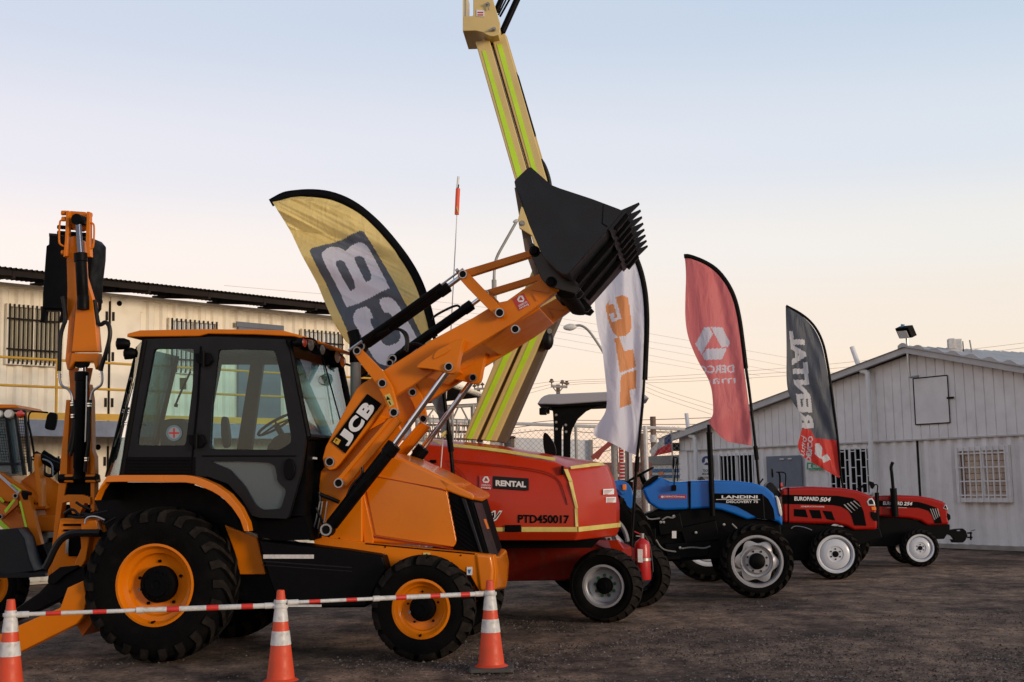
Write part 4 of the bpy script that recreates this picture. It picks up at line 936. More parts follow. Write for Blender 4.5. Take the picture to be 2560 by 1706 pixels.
# rear glass with frame, tapering to the centre of the cab
def quad(T, pts, th, name, m):
    n = (pts[1] - pts[0]).cross(pts[-1] - pts[0]).normalized() * th
    return B().prism(pts, [p + n for p in pts]).obj(name, m, T)
rA, rB_ = P_(363, 850, .16), P_(305, 1190, .16); rC, rD = PJ.P(346, 868, .5), PJ.P(268, 1193, .5)
back = PJ.n * .95
quad(cab, [rA, rC, rD, rB_], .02, 'rear_quarter_glass', M['glass'])
quad(cab, [rC, rC + back, rD + back, rD], .02, 'rear_window', M['glass'])
for a_, c_, r_ in ((rC, rD, .025), (rA, rB_, .03), (rC + back, rD + back, .025)): B().tube([a_, c_], r_, 8).obj('rear_pillar', M['black'], cab)
B().prism([P_(303, 1150, .2), P_(720, 1150, .2), P_(716, 1290, .2), P_(640, 1285, .2), P_(520, 1192, .2), P_(303, 1190, .2)], [p + PJ.n * 1.65 for p in (P_(303, 1150, .2), P_(720, 1150, .2), P_(716, 1290, .2), P_(640, 1285, .2), P_(520, 1192, .2), P_(303, 1190, .2))]).obj('cab_floor', M['dark'], cab)
# windscreen
fA, fB_ = P_(722, 853, .18), P_(771, 1092, .18); fW = PJ.n * 1.70
quad(cab, [fA, fA + fW, fB_ + fW, fB_], .015, 'windscreen', M['glass'])
b = B(); b.tube([fA, fB_], .028, 8); b.tube([fA + fW, fB_ + fW], .035, 8); b.tube([fA, fA + fW], .03, 8); b.tube([fB_, fB_ + fW], .03, 8)
b.tube([fA + fW * .62, fA + fW * .64 + (fB_ - fA) * .8 - PJ.h * -.04], .008, 6); b.obj('front_pillar', M['black'], cab)
B().prism([P_(752, 1092, .25), P_(771, 1092, .25), P_(760, 1290, .25), P_(722, 1290, .25)], [p + fW * .9 for p in (P_(752, 1092, .25), P_(771, 1092, .25), P_(760, 1290, .25), P_(722, 1290, .25))]).obj('cab_bulkhead', M['black'], cab)
# roof
rf = B().prof(PJ, [(316, 843), (318, 834), (349, 826), (500, 823), (640, 824), (705, 826), (776, 845), (768, 851), (735, 842), (640, 837), (520, 835), (498, 841)], .14, 1.90).obj('cab_roof', M['orange'], J, bevel=.012)
B().prof(PJ, [(330, 845), (498, 843), (520, 837), (640, 839), (735, 845), (722, 856), (361, 852)], .19, 1.86).obj('roof_liner', M['black'], cab)
def worklamp(x, y, w, r, lens, dirx=1, nm='work_lamp'):
    c = PJ.P(x, y, w); ax = PJ.h * dirx - PJ.n * .25
    o = B().lathe(c, ax, [(0, -.08), (r * .6, -.07), (r * .95, -.02), (r, .04), (r * .93, .045)], 18).obj(nm, M['black'], J)
    B().lathe(c, ax, [(r * .92, .04), (r * .5, .055), (0, .06)], 18).obj('lens', M[lens], o)
worklamp(305, 860, .10, .058, 'darkred', -1); worklamp(324, 884, .2, .06, 'darklens', -1)
worklamp(768, 862, .25, .066, 'darklens', 1); worklamp(752, 857, .12, .05, 'darkred', 1); worklamp(797, 875, .5, .055, 'darklens', 1)
worklamp(835, 893, 1.55, .07, 'lens', 1); worklamp(848, 905, 1.7, .065, 'amber', 1)
b = B(); b.tube(tubepx(PJ, [(728, 850), (760, 846), (790, 848), (795, 872)], .1, .01), .009, 6); b.tube(tubepx(PJ, [(846, 906, 1.75), (870, 912, 1.85), (880, 916, 1.95)], 1.8, .01), .012, 6); b.obj('lamp_bracket', M['black'], cab)
mr = B().prof(PJ, smooth([(884, 918), (898, 912), (916, 914), (922, 930), (905, 945), (888, 940)], 1), 1.9, 1.96).obj('mirror', M['black'], cab, bevel=.01)
B().prof(PJ, smooth([(888, 920), (900, 915), (914, 917), (918, 929), (904, 940), (890, 936)], 1), 1.89, 1.898).obj('mirror_glass', M['mirror'], mr)
# interior
se = B().prof(PJ, smooth([(398, 1060), (412, 1047), (470, 1047), (478, 1120), (520, 1130), (560, 1135), (575, 1150), (400, 1150)], 1), .75, 1.3).obj('seat', M['seat'], cab, bevel=.03)
B().prof(PJ, smooth([(551, 1045), (560, 1040), (567, 1048), (574, 1110), (560, 1125), (552, 1100)], 1), .7, .78).obj('armrest', M['seat'], se, bevel=.01)
sw = PJ.P(690, 1062, 1.0); ax = Vector((PJ.h.x * -.5, PJ.h.y * -.5, .85)); b = B(); e1 = ax.orthogonal().normalized(); e2 = ax.normalized().cross(e1)
b.tube([sw + e1 * cos(t * pi / 12) * .2 + e2 * sin(t * pi / 12) * .2 for t in range(25)], .014, 6, caps=False)
for k in range(3): b.tube([sw, sw + e1 * cos(k * 2.1) * .2 + e2 * sin(k * 2.1) * .2], .01, 6)
b.tube([sw, sw - ax.normalized() * .4], .03, 8); b.obj('steering_wheel', M['black'], cab)
B().prof(PJ, smooth([(660, 1125), (690, 1085), (735, 1080), (755, 1130), (740, 1200), (670, 1180)], 1), .7, 1.3).obj('dashboard', M['black'], cab, bevel=.02)
b = B(); b.tube(tubepx(PJ, [(476, 930), (450, 985), (440, 1010)], .9, .02), .012, 6); b.cyl(PJ.P(441, 1010, .9), PJ.P(439, 1018, .9), .02, 8); b.tube(tubepx(PJ, [(350, 1060), (365, 1064)], .9, .01), .012, 6); b.obj('rear_wiper', M['black'], cab)
decal(PJ, rect(449, 945, 465, 974), .9, M['yellow'], cab, 'yellow_tag', .01)
em = B().prof(PJ, circ(435, 1083, 20, 28), .168, .17).obj('round_flag_sticker', mat('sticker_teal', (.12, .19, .21), .4), cab)
B().prof(PJ, circ(435, 1083, 14.5, 28), .166, .167).obj('sticker_centre', mat('sticker_grey', (.26, .30, .33), .4), em)
B().prof(PJ, [(433, 1071), (437, 1071), (437, 1081), (448, 1081), (448, 1085), (437, 1085), (437, 1095), (433, 1095), (433, 1085), (422, 1085), (422, 1081), (433, 1081)], .164, .165).obj('sticker_cross', M['redmatte'], em)
# ---- fender ----
outer = [(236, 1250), (250, 1217), (268, 1190), (300, 1188), (463, 1188), (484, 1191), (504, 1197), (540, 1213), (572, 1236), (600, 1270), (618, 1307), (622, 1329)]
inner = [(610, 1329), (600, 1300), (580, 1270), (556, 1245), (530, 1229), (504, 1218), (484, 1210), (463, 1207), (300, 1205), (264, 1206), (248, 1226), (238, 1252)]
fe = B().prof(PJ, outer + inner, -.02, .10).obj('rear_fender', M['gloss'], J, bevel=.012)
B().prism([PJ.P(x, y, -.02) + PJ.n * .12 for x, y in outer + inner], [PJ.P(x, y, -.02) + PJ.n * .47 for x, y in outer + inner]).obj('fender_shell', M['dark'], fe)
B().prof(PJ, [(236, 1252), (264, 1206), (463, 1207), (530, 1229), (580, 1270), (610, 1329), (600, 1400), (560, 1420), (300, 1420), (270, 1330)], .445, .50).obj('fender_liner', M['black'], fe)
B().prism([PJ.P(x, y, -.02) + PJ.n * 1.78 for x, y in outer + inner], [PJ.P(x, y, -.02) + PJ.n * 2.22 for x, y in outer + inner]).obj('rear_fender', M['orange'], J, bevel=.012)
# ---- loader arms ----
armp = [(806, 1146), (814, 1116), (882, 988), (892, 972), (906, 959), (926, 947), (1076, 852), (1182, 795), (1244, 757), (1268, 752), (1307, 724), (1359, 695), (1398, 726), (1326, 778), (1291, 803), (1152, 887), (991, 988), (961, 1018), (847, 1162), (838, 1172), (824, 1176), (811, 1168)]
w1 = .42; dF = 1.30
def both(fn): 
    for d in (0., dF): fn(d)
def armside(d):
    nm = 'loader_arm'
    sh = lambda px, w: [PJ.P(x, y, w) + PJ.n * d for x, y in px]
    def pr(px, w0, w1_, name, m, T, bev=.006): 
        f = sh(px, w0); return B().prism(f, [p + PJ.n * (w1_ - w0) for p in f]).obj(name, M[m], T, bevel=bev)
    A = pr(armp, w1, w1 + .11, nm, 'orange', J, .008)
    gus = smooth([(1036, 920), (1060, 898), (1164, 834), (1148, 888), (1142, 925), (1134, 934), (1120, 934), (1089, 925), (1060, 921)], 1)
    pr(gus, w1 - .15, w1 + .0, 'gusset_plate', 'orange', A, .008)
    pr(smooth([(1082, 895), (1088, 880), (1105, 868), (1122, 867), (1127, 874), (1112, 886), (1095, 893), (1086, 899)], 1), w1 - .162, w1 - .149, 'stiffening_rib', 'orange', A, .005)
    pr([(1327, 722), (1328, 725), (1371, 733), (1372, 729)], w1 - .012, w1 + .002, 'weld_rib', 'orange2', A, 0)
    pr([(1330, 733), (1333, 731), (1344, 751), (1341, 753)], w1 - .012, w1 + .002, 'weld_rib', 'orange2', A, 0)
    # lower link arm
    pr([(838, 1198), (846, 1192), (976, 1040), (1003, 1054), (866, 1216), (856, 1222), (842, 1216)], w1 - .02, w1 + .05, 'parallel_link', 'orange', J)
    pr([(838, 1198), (846, 1192), (976, 1040), (982, 1045), (848, 1206)], w1 - .05, w1 - .02, 'link_flange', 'orange', J)
    # lever
    pr(smooth([(882, 874), (888, 866), (896, 867), (906, 876), (975, 947), (996, 1026), (994, 1040), (982, 1044), (974, 1034), (948, 969), (884, 888)], 1), w1 - .09, w1 - .04, 'bellcrank_lever', 'orange', J)
    # upper crank and bucket link
    pr(smooth([(1143, 684), (1150, 674), (1165, 675), (1172, 684), (1261, 777), (1262, 790), (1248, 797), (1238, 791), (1146, 697)], 1), w1 - .09, w1 - .04, 'tilt_crank', 'orange', J)
    pr([(1158, 676), (1330, 624), (1334, 640), (1164, 694)], w1 - .03, w1 + .06, 'bucket_link', 'orange', J)
    for (x, y, w_, r) in ((826, 1155, w1, 12), (848, 1208, w1 - .05, 12), (894, 878, w1 - .09, 10), (957, 959, w1 - .09, 11), (986, 1032, w1 - .09, 11), (1123, 918, w1 - .15, 11), (1158, 687, w1 - .09, 11), (1250, 783, w1 - .09, 12), (1289, 824, w1, 11)):
        if (x, y) == (1289, 824) and d > 0: continue
        c = PJ.P(x, y, w_) + PJ.n * d; rr = r / FP * PJ.P(x, y, w_).y; n = -PJ.n
        o = B().lathe(c, n, [(rr * .70, .018), (rr * .78, .03), (rr * .98, .03), (rr * 1.02, .02), (rr * 1.02, -.02)], 22).obj('pin', M['steel'], J)
        B().lathe(c, n, [(0, .022), (rr * .6, .024), (rr * .72, .016), (rr * .72, 0)], 18).obj('pin_cap', M['black'], o)
    def rm(a, b_, c, w, rb, rr):
        p, q, s = [PJ.P(*t, w) + PJ.n * d for t in (a, b_, c)]; dd = (q - p).normalized(); Lq = (q - p).length
        o = B().lathe(p, dd, [(0, -rb * .8), (rb * .9, -rb * .8), (rb * .9, .05), (rb, .06), (rb, Lq - .11), (rb * 1.16, Lq - .105), (rb * 1.16, Lq), (rr, Lq + .01), (0, Lq + .01)], 22).obj('hydraulic_ram', M['black'], J)
        B().cyl(q - dd * .02, s, rr, 16).obj('chrome_rod', M['chrome'], o); B().cyl(s - PJ.n * .03, s + PJ.n * .03, rr * 1.5, 14).obj('rod_eye', M['black'], o)
        B().cyl(p - PJ.n * .06, p + PJ.n * .04, rb * 1.05, 18).obj('ram_foot', M['black'], o)
        ring = B().lathe(p - PJ.n * .062, -PJ.n, [(rb * .62, .0), (rb * .66, .01), (rb * .9, .01), (rb * .95, -.01)], 20).obj('foot_ring', M['steel'], o)
    rm((820, 1324), (986, 1112), (1123, 922), w1 - .08, .062, .030)
    rm((905, 868), (1121, 716), (1158, 688), w1 + .05, .050, .024)
both(armside)
# far bucket link pieces already mirrored; level indicator rod, hoses
b = B(); b.tube([PJ.P(871, 877, .3), PJ.P(905, 853, .3)], .012, 8); b.tube([PJ.P(1100, 715, .36), PJ.P(1158, 672, .36)], .010, 8); b.cyl(PJ.P(1140, 680, .36), PJ.P(1147, 675, .36), .022, 8); b.obj('indicator_rod', M['steel'], J)
b = B(); b.tube([PJ.P(903, 852, .33), PJ.P(1000, 786, .33), PJ.P(1103, 712, .33)], .022, 8); b.tube([PJ.P(906, 858, .36), PJ.P(1010, 788, .36), PJ.P(1090, 730, .36)], .014, 8); b.obj('indicator_tube', M['black'], J)
for pts, w_ in (([(960, 832), (985, 822), (1005, 825), (1018, 850), (1012, 876)], .5), ([(975, 824), (1000, 822), (1022, 838), (1018, 880)], .55), ([(1000, 880), (1015, 862), (1040, 858), (1055, 864)], 1.1), ([(955, 1146), (957, 1122), (965, 1117), (975, 1120)], .3), ([(905, 1168), (908, 1185), (880, 1212), (868, 1240)], .33), ([(1082, 800), (1085, 790), (1140, 762), (1150, 768)], 1.6)):
    hose(J, PJ, pts, w_, .013)
b = B(); b.tube([PJ.P(940, 838, .36), PJ.P(972, 824, .36)], .024, 10); b.obj('valve', M['black'], J)
B().tube([PJ.P(985, 1112, .28), PJ.P(954, 1150, .28), PJ.P(935, 1180, .28), PJ.P(870, 1250, .28)], .012, 8).obj('feed_pipe', M['black'], J)
# cross members
for px in ([(1180, 842), (1330, 757), (1352, 772), (1205, 860)], [(1045, 925), (1095, 893), (1110, 912), (1060, 943)], [(836, 1100), (880, 1015), (900, 1030), (858, 1115)]):
    B().prof(PJ, px, w1 + .1, w1 + dF + .01).obj('cross_member', M['orange'], J, bevel=.015)
# logo plate on the arm
lp = B().prof(PJ, [(918, 985), (953, 1010), (863, 1134), (828, 1105)], w1 - .012, w1).obj('logo_plate', M['dark'], J)
for ch, s0, s1 in (('J', 16, 50), ('C', 54, 94), ('B', 99, 138)):
    ux, uy, nx, ny = .588, -.809, -.809, -.588; bx, by = 863 + 5 * nx * .9, 1134 + 5 * ny * .9
    text(PJ, ch, (bx + ux * s0, by + uy * s0), (bx + ux * s1, by + uy * s1), (bx + ux * s0 + nx * 34, by + uy * s0 + ny * 34), w1 - .016, M['white'], lp, bold=.055, name='letter')
B().prof(PJ, [(840, 1094), (852, 1101), (845, 1113), (832, 1105)], w1 - .017, w1 - .014).obj('small_emblem', M['yellow'], lp)
text(PJ, 'A', (839, 1107), (845, 1101), (837, 1101), w1 - .02, M['dark'], lp, name='letter')
B().prof(PJ, [(961, 989), (974, 984), (985, 1012), (974, 1018)], w1 - .096, w1 - .09).obj('warning_sticker', M['ytape'], J)
B().prof(PJ, [(968, 991), (976, 999), (966, 1001)], w1 - .10, w1 - .097).obj('warning_symbol', M['dark'], J)
B().prof(PJ, [(971, 1004), (973, 1003), (978, 1011), (976, 1013)], w1 - .10, w1 - .097).obj('warning_symbol', M['dark'], J)
ds = B().prof(PJ, [(1281, 748), (1309, 733), (1325, 762), (1297, 778)], w1 - .004, w1).obj('dealer_sticker', M['redmatte'], J)
logo3(PJ, 1302, 748, 9, w1 - .007, M['white'], ds)
text(PJ, 'DERCO', (1298, 768), (1319, 757), (1296, 763.5), w1 - .007, M['white'], ds); text(PJ, 'maq', (1300, 775), (1322, 763.5), (1298, 770.5), w1 - .007, M['white'], ds)
# ---- bucket ----
bside = [(1286, 455), (1290, 449), (1320, 420), (1328, 419), (1378, 463), (1398, 471), (1480, 498), (1544, 522), (1558, 528), (1523, 571), (1424, 683), (1416, 688), (1406, 686), (1392, 677), (1357, 642), (1322, 560), (1300, 490), (1289, 470)]
W0, W1 = -.05, 2.22
bp = [(1556, 527), (1523, 570), (1424, 683), (1416, 688), (1406, 686), (1392, 677), (1357, 642), (1322, 560), (1289, 468), (1286, 455), (1290, 449), (1322, 420)]
bk_ = B(); th = .022
ctr = PJ.P(1400, 560, W0); o_ = [PJ.P(x, y, W0) for x, y in bp]; i_ = [p + (ctr - p).normalized() * th * 1.4 for p in o_]
for k in range(len(bp) - 1): bk_.prism([o_[k], o_[k + 1], i_[k + 1], i_[k]], [p + PJ.n * (W1 - W0) for p in (o_[k], o_[k + 1], i_[k + 1], i_[k])])
BK = bk_.obj('bucket', M['bucket'], J)
for w_ in (W0 - .012, W1 - .012):
    f = [PJ.P(x, y, W0) + PJ.n * (w_ - W0) for x, y in bside]; B().prism(f, [p + PJ.n * .025 for p in f]).obj('side_plate', M['bucket'], BK, bevel=.006)
B().prof(PJ, [(1508, 470 + 40), (1509, 510), (1507, 558), (1520, 566), (1517, 568), (1504, 560)], W0 - .016, W0 - .011).obj('wear_edge', M['black'], BK)
fl0, fl1 = PJ.P(1521, 573, W0), PJ.P(1427, 683, W0)
dnv = (fl1 - fl0).normalized().cross(PJ.n).normalized()
if dnv.z > 0: dnv = -dnv
for w_ in (.42, .98, 1.55):
    a = fl0 + PJ.n * w_; c = fl1 + PJ.n * w_; b = B()
    b.prism([a, a + PJ.n * .07, a + PJ.n * .07 + dnv * .05, a + dnv * .05], [c, c + PJ.n * .07, c + PJ.n * .07 + dnv * .05, c + dnv * .05]); b.obj('floor_rib', M['black'], BK, bevel=.006)
e0, e1_ = PJ.P(1560, 525, W0), PJ.P(1519, 574, W0); bd = (e0 - e1_).normalized(); bn = bd.cross(PJ.n).normalized()
if bn.z > 0: bn = -bn
B().prism([e0, e1_, e1_ + bn * .03, e0 + bn * .03], [p + PJ.n * (W1 - W0) for p in (e0, e1_, e1_ + bn * .03, e0 + bn * .03)]).obj('cutting_edge', M['bucket'], BK, bevel=.004)
td = (PJ.P(1598, 508, W0) - PJ.P(1560, 527, W0)); tl = td.length; td.normalize(); tn = td.cross(PJ.n).normalized()
if tn.z > 0: tn = -tn
for k in range(8):
    w_ = .03 + k * (W1 - W0 - .14) / 7
    a = e1_ + bd * .05 + PJ.n * (w_ - W0 * 0) + bn * .03; c = e0 - bd * .01 + PJ.n * w_ + bn * .03; wd = .09
    tt = B(); q = lambda p: [p, p + PJ.n * wd, p + PJ.n * wd + bn * .035, p + bn * .035]
    tt.prism(q(a), q(c)); t_ = tt.obj('tooth', M['black'], BK, bevel=.004)
    b = B(); r0_ = e0 + PJ.n * (w_ + wd * .1) - td * .05; wq = wd * .8
    s0 = [r0_ - tn * .02, r0_ + PJ.n * wq - tn * .02, r0_ + PJ.n * wq + tn * .055, r0_ + tn * .055]
    m_ = r0_ + td * tl * .55; s1 = [m_ + PJ.n * wq * .06 - tn * .016, m_ + PJ.n * wq * .94 - tn * .016, m_ + PJ.n * wq * .94 + tn * .040, m_ + PJ.n * wq * .06 + tn * .040]
    e_ = r0_ + td * (tl + .05); s2 = [e_ + PJ.n * wq * .2 - tn * .012, e_ + PJ.n * wq * .8 - tn * .012, e_ + PJ.n * wq * .8 + tn * .002, e_ + PJ.n * wq * .2 + tn * .002]
    b.prism(s0, s1); b.prism(s1, s2); b.obj('tooth_tip', M['charcoal'], t_)
hb_ = [(1322, 612), (1330, 606), (1345, 622), (1385, 670), (1420, 690), (1452, 722), (1440, 735), (1398, 724), (1372, 717), (1353, 697), (1331, 645)]
for w_ in (.30, .62, 1.60, 1.92):
    f = [PJ.P(x, y, .3) + PJ.n * (w_ - .3) for x, y in hb_]; B().prism(f, [p + PJ.n * .035 for p in f]).obj('hinge_plate', M['blackgl'], BK, bevel=.006)
for x, y in ((1336, 628), (1378, 705)):
    for d in (0, dF):
        c = PJ.P(x, y, .28) + PJ.n * d; B().lathe(c, -PJ.n, [(0, .03), (.03, .03), (.034, .02), (.034, 0), (.05, 0), (.05, -.02)], 20).obj('hinge_pin', M['black'], BK); B().cyl(c, c + PJ.n * .4, .035, 14).obj('hinge_shaft', M['black'], BK)
B().prof(PJ, smooth([(1388, 722), (1416, 716), (1440, 730), (1436, 745), (1412, 746), (1394, 740)], 1), .45, 1.75).obj('hinge_tube', M['dark'], BK, bevel=.01)
# valve block and pipes between cab and bonnet
B().prof(PJ, [(768, 1090), (800, 1096), (800, 1182), (796, 1216), (800, 1330), (770, 1330), (735, 1290), (752, 1180)], .5, 1.5).obj('pedal_housing', M['dark'], J)
b = B()
for x0, x1 in ((806, 800), (818, 812), (800, 790)): b.tube(tubepx(PJ, [(x0, 1254), (x1, 1300), (x1 - 6, 1322)], .42, .008), .007, 6)
b.obj('hydraulic_pipes', M['steel'], J)
b = B(); b.tube(tubepx(PJ, [(798, 1230), (800, 1260), (795, 1300), (792, 1345)], .45, .01), .02, 8); b.tube(tubepx(PJ, [(790, 1270), (810, 1310), (800, 1345)], .42, .01), .014, 8); b.tube(tubepx(PJ, [(798, 1236), (830, 1248), (848, 1256)], .45, .01), .02, 8); b.obj('hoses', M['hose'], J)
B().prof(PJ, rect(773, 1328, 785, 1352), .4, .45).obj('valve_block', M['black'], J, bevel=.005); decal(PJ, rect(774, 1338, 783, 1348), .39, M['orange'], J, 'orange_label')
decal(PJ, [(768, 1141), (792, 1144), (792, 1149), (768, 1147)], .42, M['white'], J, 'white_clip', .01); decal(PJ, [(768, 1150), (777, 1152), (776, 1166), (767, 1163)], .42, M['white'], J, 'white_tag', .01)
B().cyl(PJ.P(889, 905, 1.35), PJ.P(889, 1130, 1.35), .055, 16).obj('exhaust_stack', M['galv'], J)
B().tube([PJ.P(889, 907, 1.35), PJ.P(888, 850, 1.35), PJ.P(882, 828, 1.35)], .062, 16).obj('exhaust_tip', M['black'], J)
# ---- backhoe boom, swung sideways at the rear ----
BW = .85
def bo(px, w0, w1_, name, m, bev=.006, T=None): return B().prof(PJ, px, w0, w1_).obj(name, M[m], T or J, bevel=bev)
bb_ = bo([(165, 1000), (175.5, 1000), (169, 1122), (167, 1205), (158, 1250), (140, 1357), (128, 1440), (118, 1440), (131, 1357), (146, 1215), (151, 1154), (158, 1076)], BW, BW + .09, 'boom_side_plate', 'orange')
bo([(222, 960), (228, 1000), (230, 1129), (236, 1142), (237, 1190), (236, 1278), (226, 1282), (226, 1195), (224, 1130)], BW, BW + .09, 'boom_side_plate', 'orange')
bo([(171, 920), (176, 1000), (169, 1122), (169, 1190), (226, 1190), (224, 1130), (222, 960), (230, 920)], BW + .07, BW + .10, 'boom_web', 'orange2')
bo([(160, 1186), (184, 1186), (184, 1207), (158, 1207)], BW - .04, BW + .08, 'boom_boss', 'orange', .015)
bo([(211, 1186), (238, 1186), (240, 1207), (211, 1207)], BW - .04, BW + .08, 'boom_boss', 'orange', .015)
B().cyl(PJ.P(150, 1197, BW), PJ.P(244, 1196, BW), .045, 14).obj('pivot_pin', M['black'], J)
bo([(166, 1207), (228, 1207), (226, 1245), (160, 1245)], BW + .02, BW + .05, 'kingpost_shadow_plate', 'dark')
bo([(158, 1240), (168, 1237), (205, 1237), (226, 1244), (226, 1262), (212, 1258), (200, 1285), (180, 1285), (172, 1254), (155, 1258)], BW - .03, BW + .06, 'kingpost_bracket', 'orange')
bo([(160, 1262), (232, 1262), (232, 1300), (160, 1300)], BW + .1, BW + .3, 'swing_housing', 'black')
ram_ = ram(J, PJ, (199, 1185), (205, 931), (205, 905), BW - .03, .064, .036)
bo([(190, 752), (234, 752), (245, 880), (178, 880)], BW - .12, BW - .02, 'dipper_box', 'orange', .012)
bo([(172, 795), (190, 752), (179, 880), (176, 922), (168, 925), (163, 900)], BW - .08, BW - .0, 'dipper_side', 'orange2', .004)
bo([(178, 883), (245, 883), (245, 915), (238, 925), (233, 905), (186, 905), (176, 920), (172, 918)], BW - .10, BW - .0, 'dipper_foot', 'orange', .01)
bo([(166, 650), (176, 592), (192, 590), (197, 660), (194, 760), (188, 800), (166, 800), (168, 720)], BW - .02, BW + .04, 'dipper_arm', 'orange', .008)
bo([(205, 600), (209, 605), (213, 690), (232, 752), (236, 765), (226, 760), (212, 715)], BW - .05, BW + .02, 'dipper_rib', 'orange', .004)
r2 = ram(J, PJ, (208, 756), (201, 634), (195, 550), BW - .16, .058, .030)
r2.children[0].data.materials[0] = M['darkrod']
B().cyl(PJ.P(208, 740, BW - .16), PJ.P(208, 774, BW - .16), .06, 16).obj('ram_trunnion', M['black'], J)
bo([(173, 527), (214, 530), (222, 545), (214, 570), (205, 578), (184, 576), (173, 562)], BW - .06, BW - .0, 'link_head', 'orange', .012)
bo([(187, 538), (204, 538), (205, 558), (187, 558)], BW - .17, BW - .06, 'rod_clevis', 'black')
for q in ([(165, 527), (172, 527), (172, 560), (166, 640), (158, 643), (162, 600)], [(217, 529), (224, 530), (224, 600), (226, 642), (218, 643), (214, 600)]): bo(q, BW - .14, BW - .08, 'link_plate', 'orange', .004)
for x, y in ((160, 533), (224, 538), (161, 548), (160, 632), (223, 638)): B().cyl(PJ.P(x - 5, y, BW - .1), PJ.P(x + 5, y, BW - .1), .026, 10).obj('link_pin', M['orange'], J)
for q in ([(165, 551), (153, 550), (149, 556), (147, 606), (152, 613), (163, 617)], [(222, 558), (232, 558), (236, 566), (234, 617), (229, 622), (219, 623)]): B().tube(tubepx(PJ, q, BW - .12, .01), .010, 8).obj('hose_guard', M['orange'], J)
for y in (568, 582): B().cyl(PJ.P(145, y, BW), PJ.P(226, y + 6, BW), .022, 10).obj('link_shaft', M['black'], J)
hb2 = B().prof(PJ, [(122, 585), (164, 588), (222, 592), (234, 606), (233, 640), (227, 690), (222, 765), (215, 775), (105, 772), (106, 735), (113, 640), (115, 614), (121, 612)], BW + .30, BW + .60).obj('backhoe_bucket', M['black'], J, bevel=.02)
B().prof(PJ, [(122, 583), (222, 591), (235, 605), (232, 610), (220, 599), (122, 592)], BW + .30, BW + .36).obj('bucket_lip', M['bucket'], hb2, bevel=.004)
for x in (101, 149):
    B().prof(PJ, [(x + 5, 765), (x + 14, 765), (x + 10, 792), (x + 9, 806), (x - 2, 806), (x + 1, 790)], BW + .35, BW + .43).obj('tooth', M['black'], hb2, bevel=.004)
B().prof(PJ, [(112, 770), (160, 770), (158, 779), (114, 779)], BW + .36, BW + .42).obj('bucket_edge', M['bucket'], hb2)
for pts in ([(237, 752), (242, 790), (246, 812), (254, 812), (264, 804), (274, 815), (276, 840), (266, 880), (254, 915), (252, 928)], [(157, 742), (163, 777), (165, 800), (158, 815), (151, 840), (149, 890), (148, 928)]): hose(J, PJ, pts, BW - .1, .022)
for pts in ([(253, 925), (256, 940), (255, 962), (243, 970), (231, 978), (226, 1000)], [(148, 925), (149, 950), (154, 966), (170, 972), (179, 985), (181, 1005)]): hose(J, PJ, pts, BW - .1, .013, 'steel', 'rigid_pipe')
for pts in ([(181, 1000), (184, 1040), (182, 1080), (176, 1110), (172, 1130)], [(226, 1000), (222, 1050), (224, 1100), (216, 1140), (212, 1180)], [(237, 750), (240, 765), (243, 785)], [(157, 742), (162, 770), (163, 790)], [(184, 1000), (190, 1060), (184, 1110), (176, 1140)]): hose(J, PJ, pts, BW - .06, .018)
hose(J, PJ, [(217, 940), (216, 1020), (213, 1105)], BW - .12, .007, 'steel', 'rigid_pipe')
for x, y in ((182, 1036), (216, 1144), (181, 1006), (223, 1008), (148, 936), (253, 934)):
    for dy in (0, 6): B().cyl(PJ.P(x, y + dy, BW - .08), PJ.P(x, y + dy + 3, BW - .08), .022, 10).obj('hose_fitting', M['chrome'], J)
# rear frame, hoses, stabilisers
bo([(150, 1296), (205, 1298), (262, 1294), (264, 1340), (244, 1366), (226, 1420), (212, 1440), (180, 1448), (126, 1448), (138, 1360)], .55, .7, 'rear_frame', 'orange', .012)
bo([(203, 1306), (214, 1304), (240, 1300), (246, 1330), (225, 1336), (214, 1400), (196, 1430), (178, 1430), (202, 1370), (200, 1340)], .44, .55, 'stabiliser_bracket', 'orange', .012)
bo([(168, 1345), (206, 1340), (204, 1390), (170, 1392)], .50, .56, 'valve_cover', 'dark', .01)
decal(PJ, [(165, 1350), (172, 1348), (170, 1383), (163, 1384)], .48, M['steel'], J, 'bracket_plate', .01)
for y in (1310, 1324): bo([(158, y), (200, y), (200, y + 5), (158, y + 5)], .53, .56, 'frame_slot', 'dark', 0)
hose(J, PJ, [(251, 1333), (215, 1333), (178, 1333), (152, 1348), (135, 1375), (122, 1405), (112, 1422)], .34, .036, name='large_hose')
hose(J, PJ, [(205, 1285), (240, 1292), (262, 1285)], .5, .02); hose(J, PJ, [(212, 1310), (216, 1294), (238, 1290), (262, 1300)], .42, .011, 'steel', 'rigid_pipe')
for pts in ([(170, 1290), (200, 1296), (240, 1284), (270, 1278)], [(190, 1256), (205, 1266), (228, 1275)], [(160, 1285), (180, 1270), (200, 1290)], [(258, 1300), (258, 1312), (275, 1302), (290, 1294)]): hose(J, PJ, pts, .45, .013)
bo([(212, 1412), (214, 1448), (200, 1470), (150, 1500), (60, 1545), (22, 1560), (20, 1535), (96, 1482), (118, 1459), (150, 1436)], .30, .44, 'stabiliser_cylinder', 'black', .015)
bo([(120, 1440), (150, 1418), (190, 1414), (196, 1420), (160, 1440), (135, 1462), (118, 1458)], .26, .32, 'stabiliser_latch', 'black', .008)
bo([(38, 1568), (101, 1540), (150, 1520), (168, 1470), (208, 1452), (216, 1500), (206, 1540), (190, 1560), (49, 1631), (-30, 1668), (-30, 1600)], .10, .26, 'stabiliser_leg', 'orange', .01)
bo([(140, 1440), (210, 1440), (230, 1560), (205, 1592), (190, 1560), (170, 1500)], .34, .9, 'rear_crossbeam', 'orange2', .01)
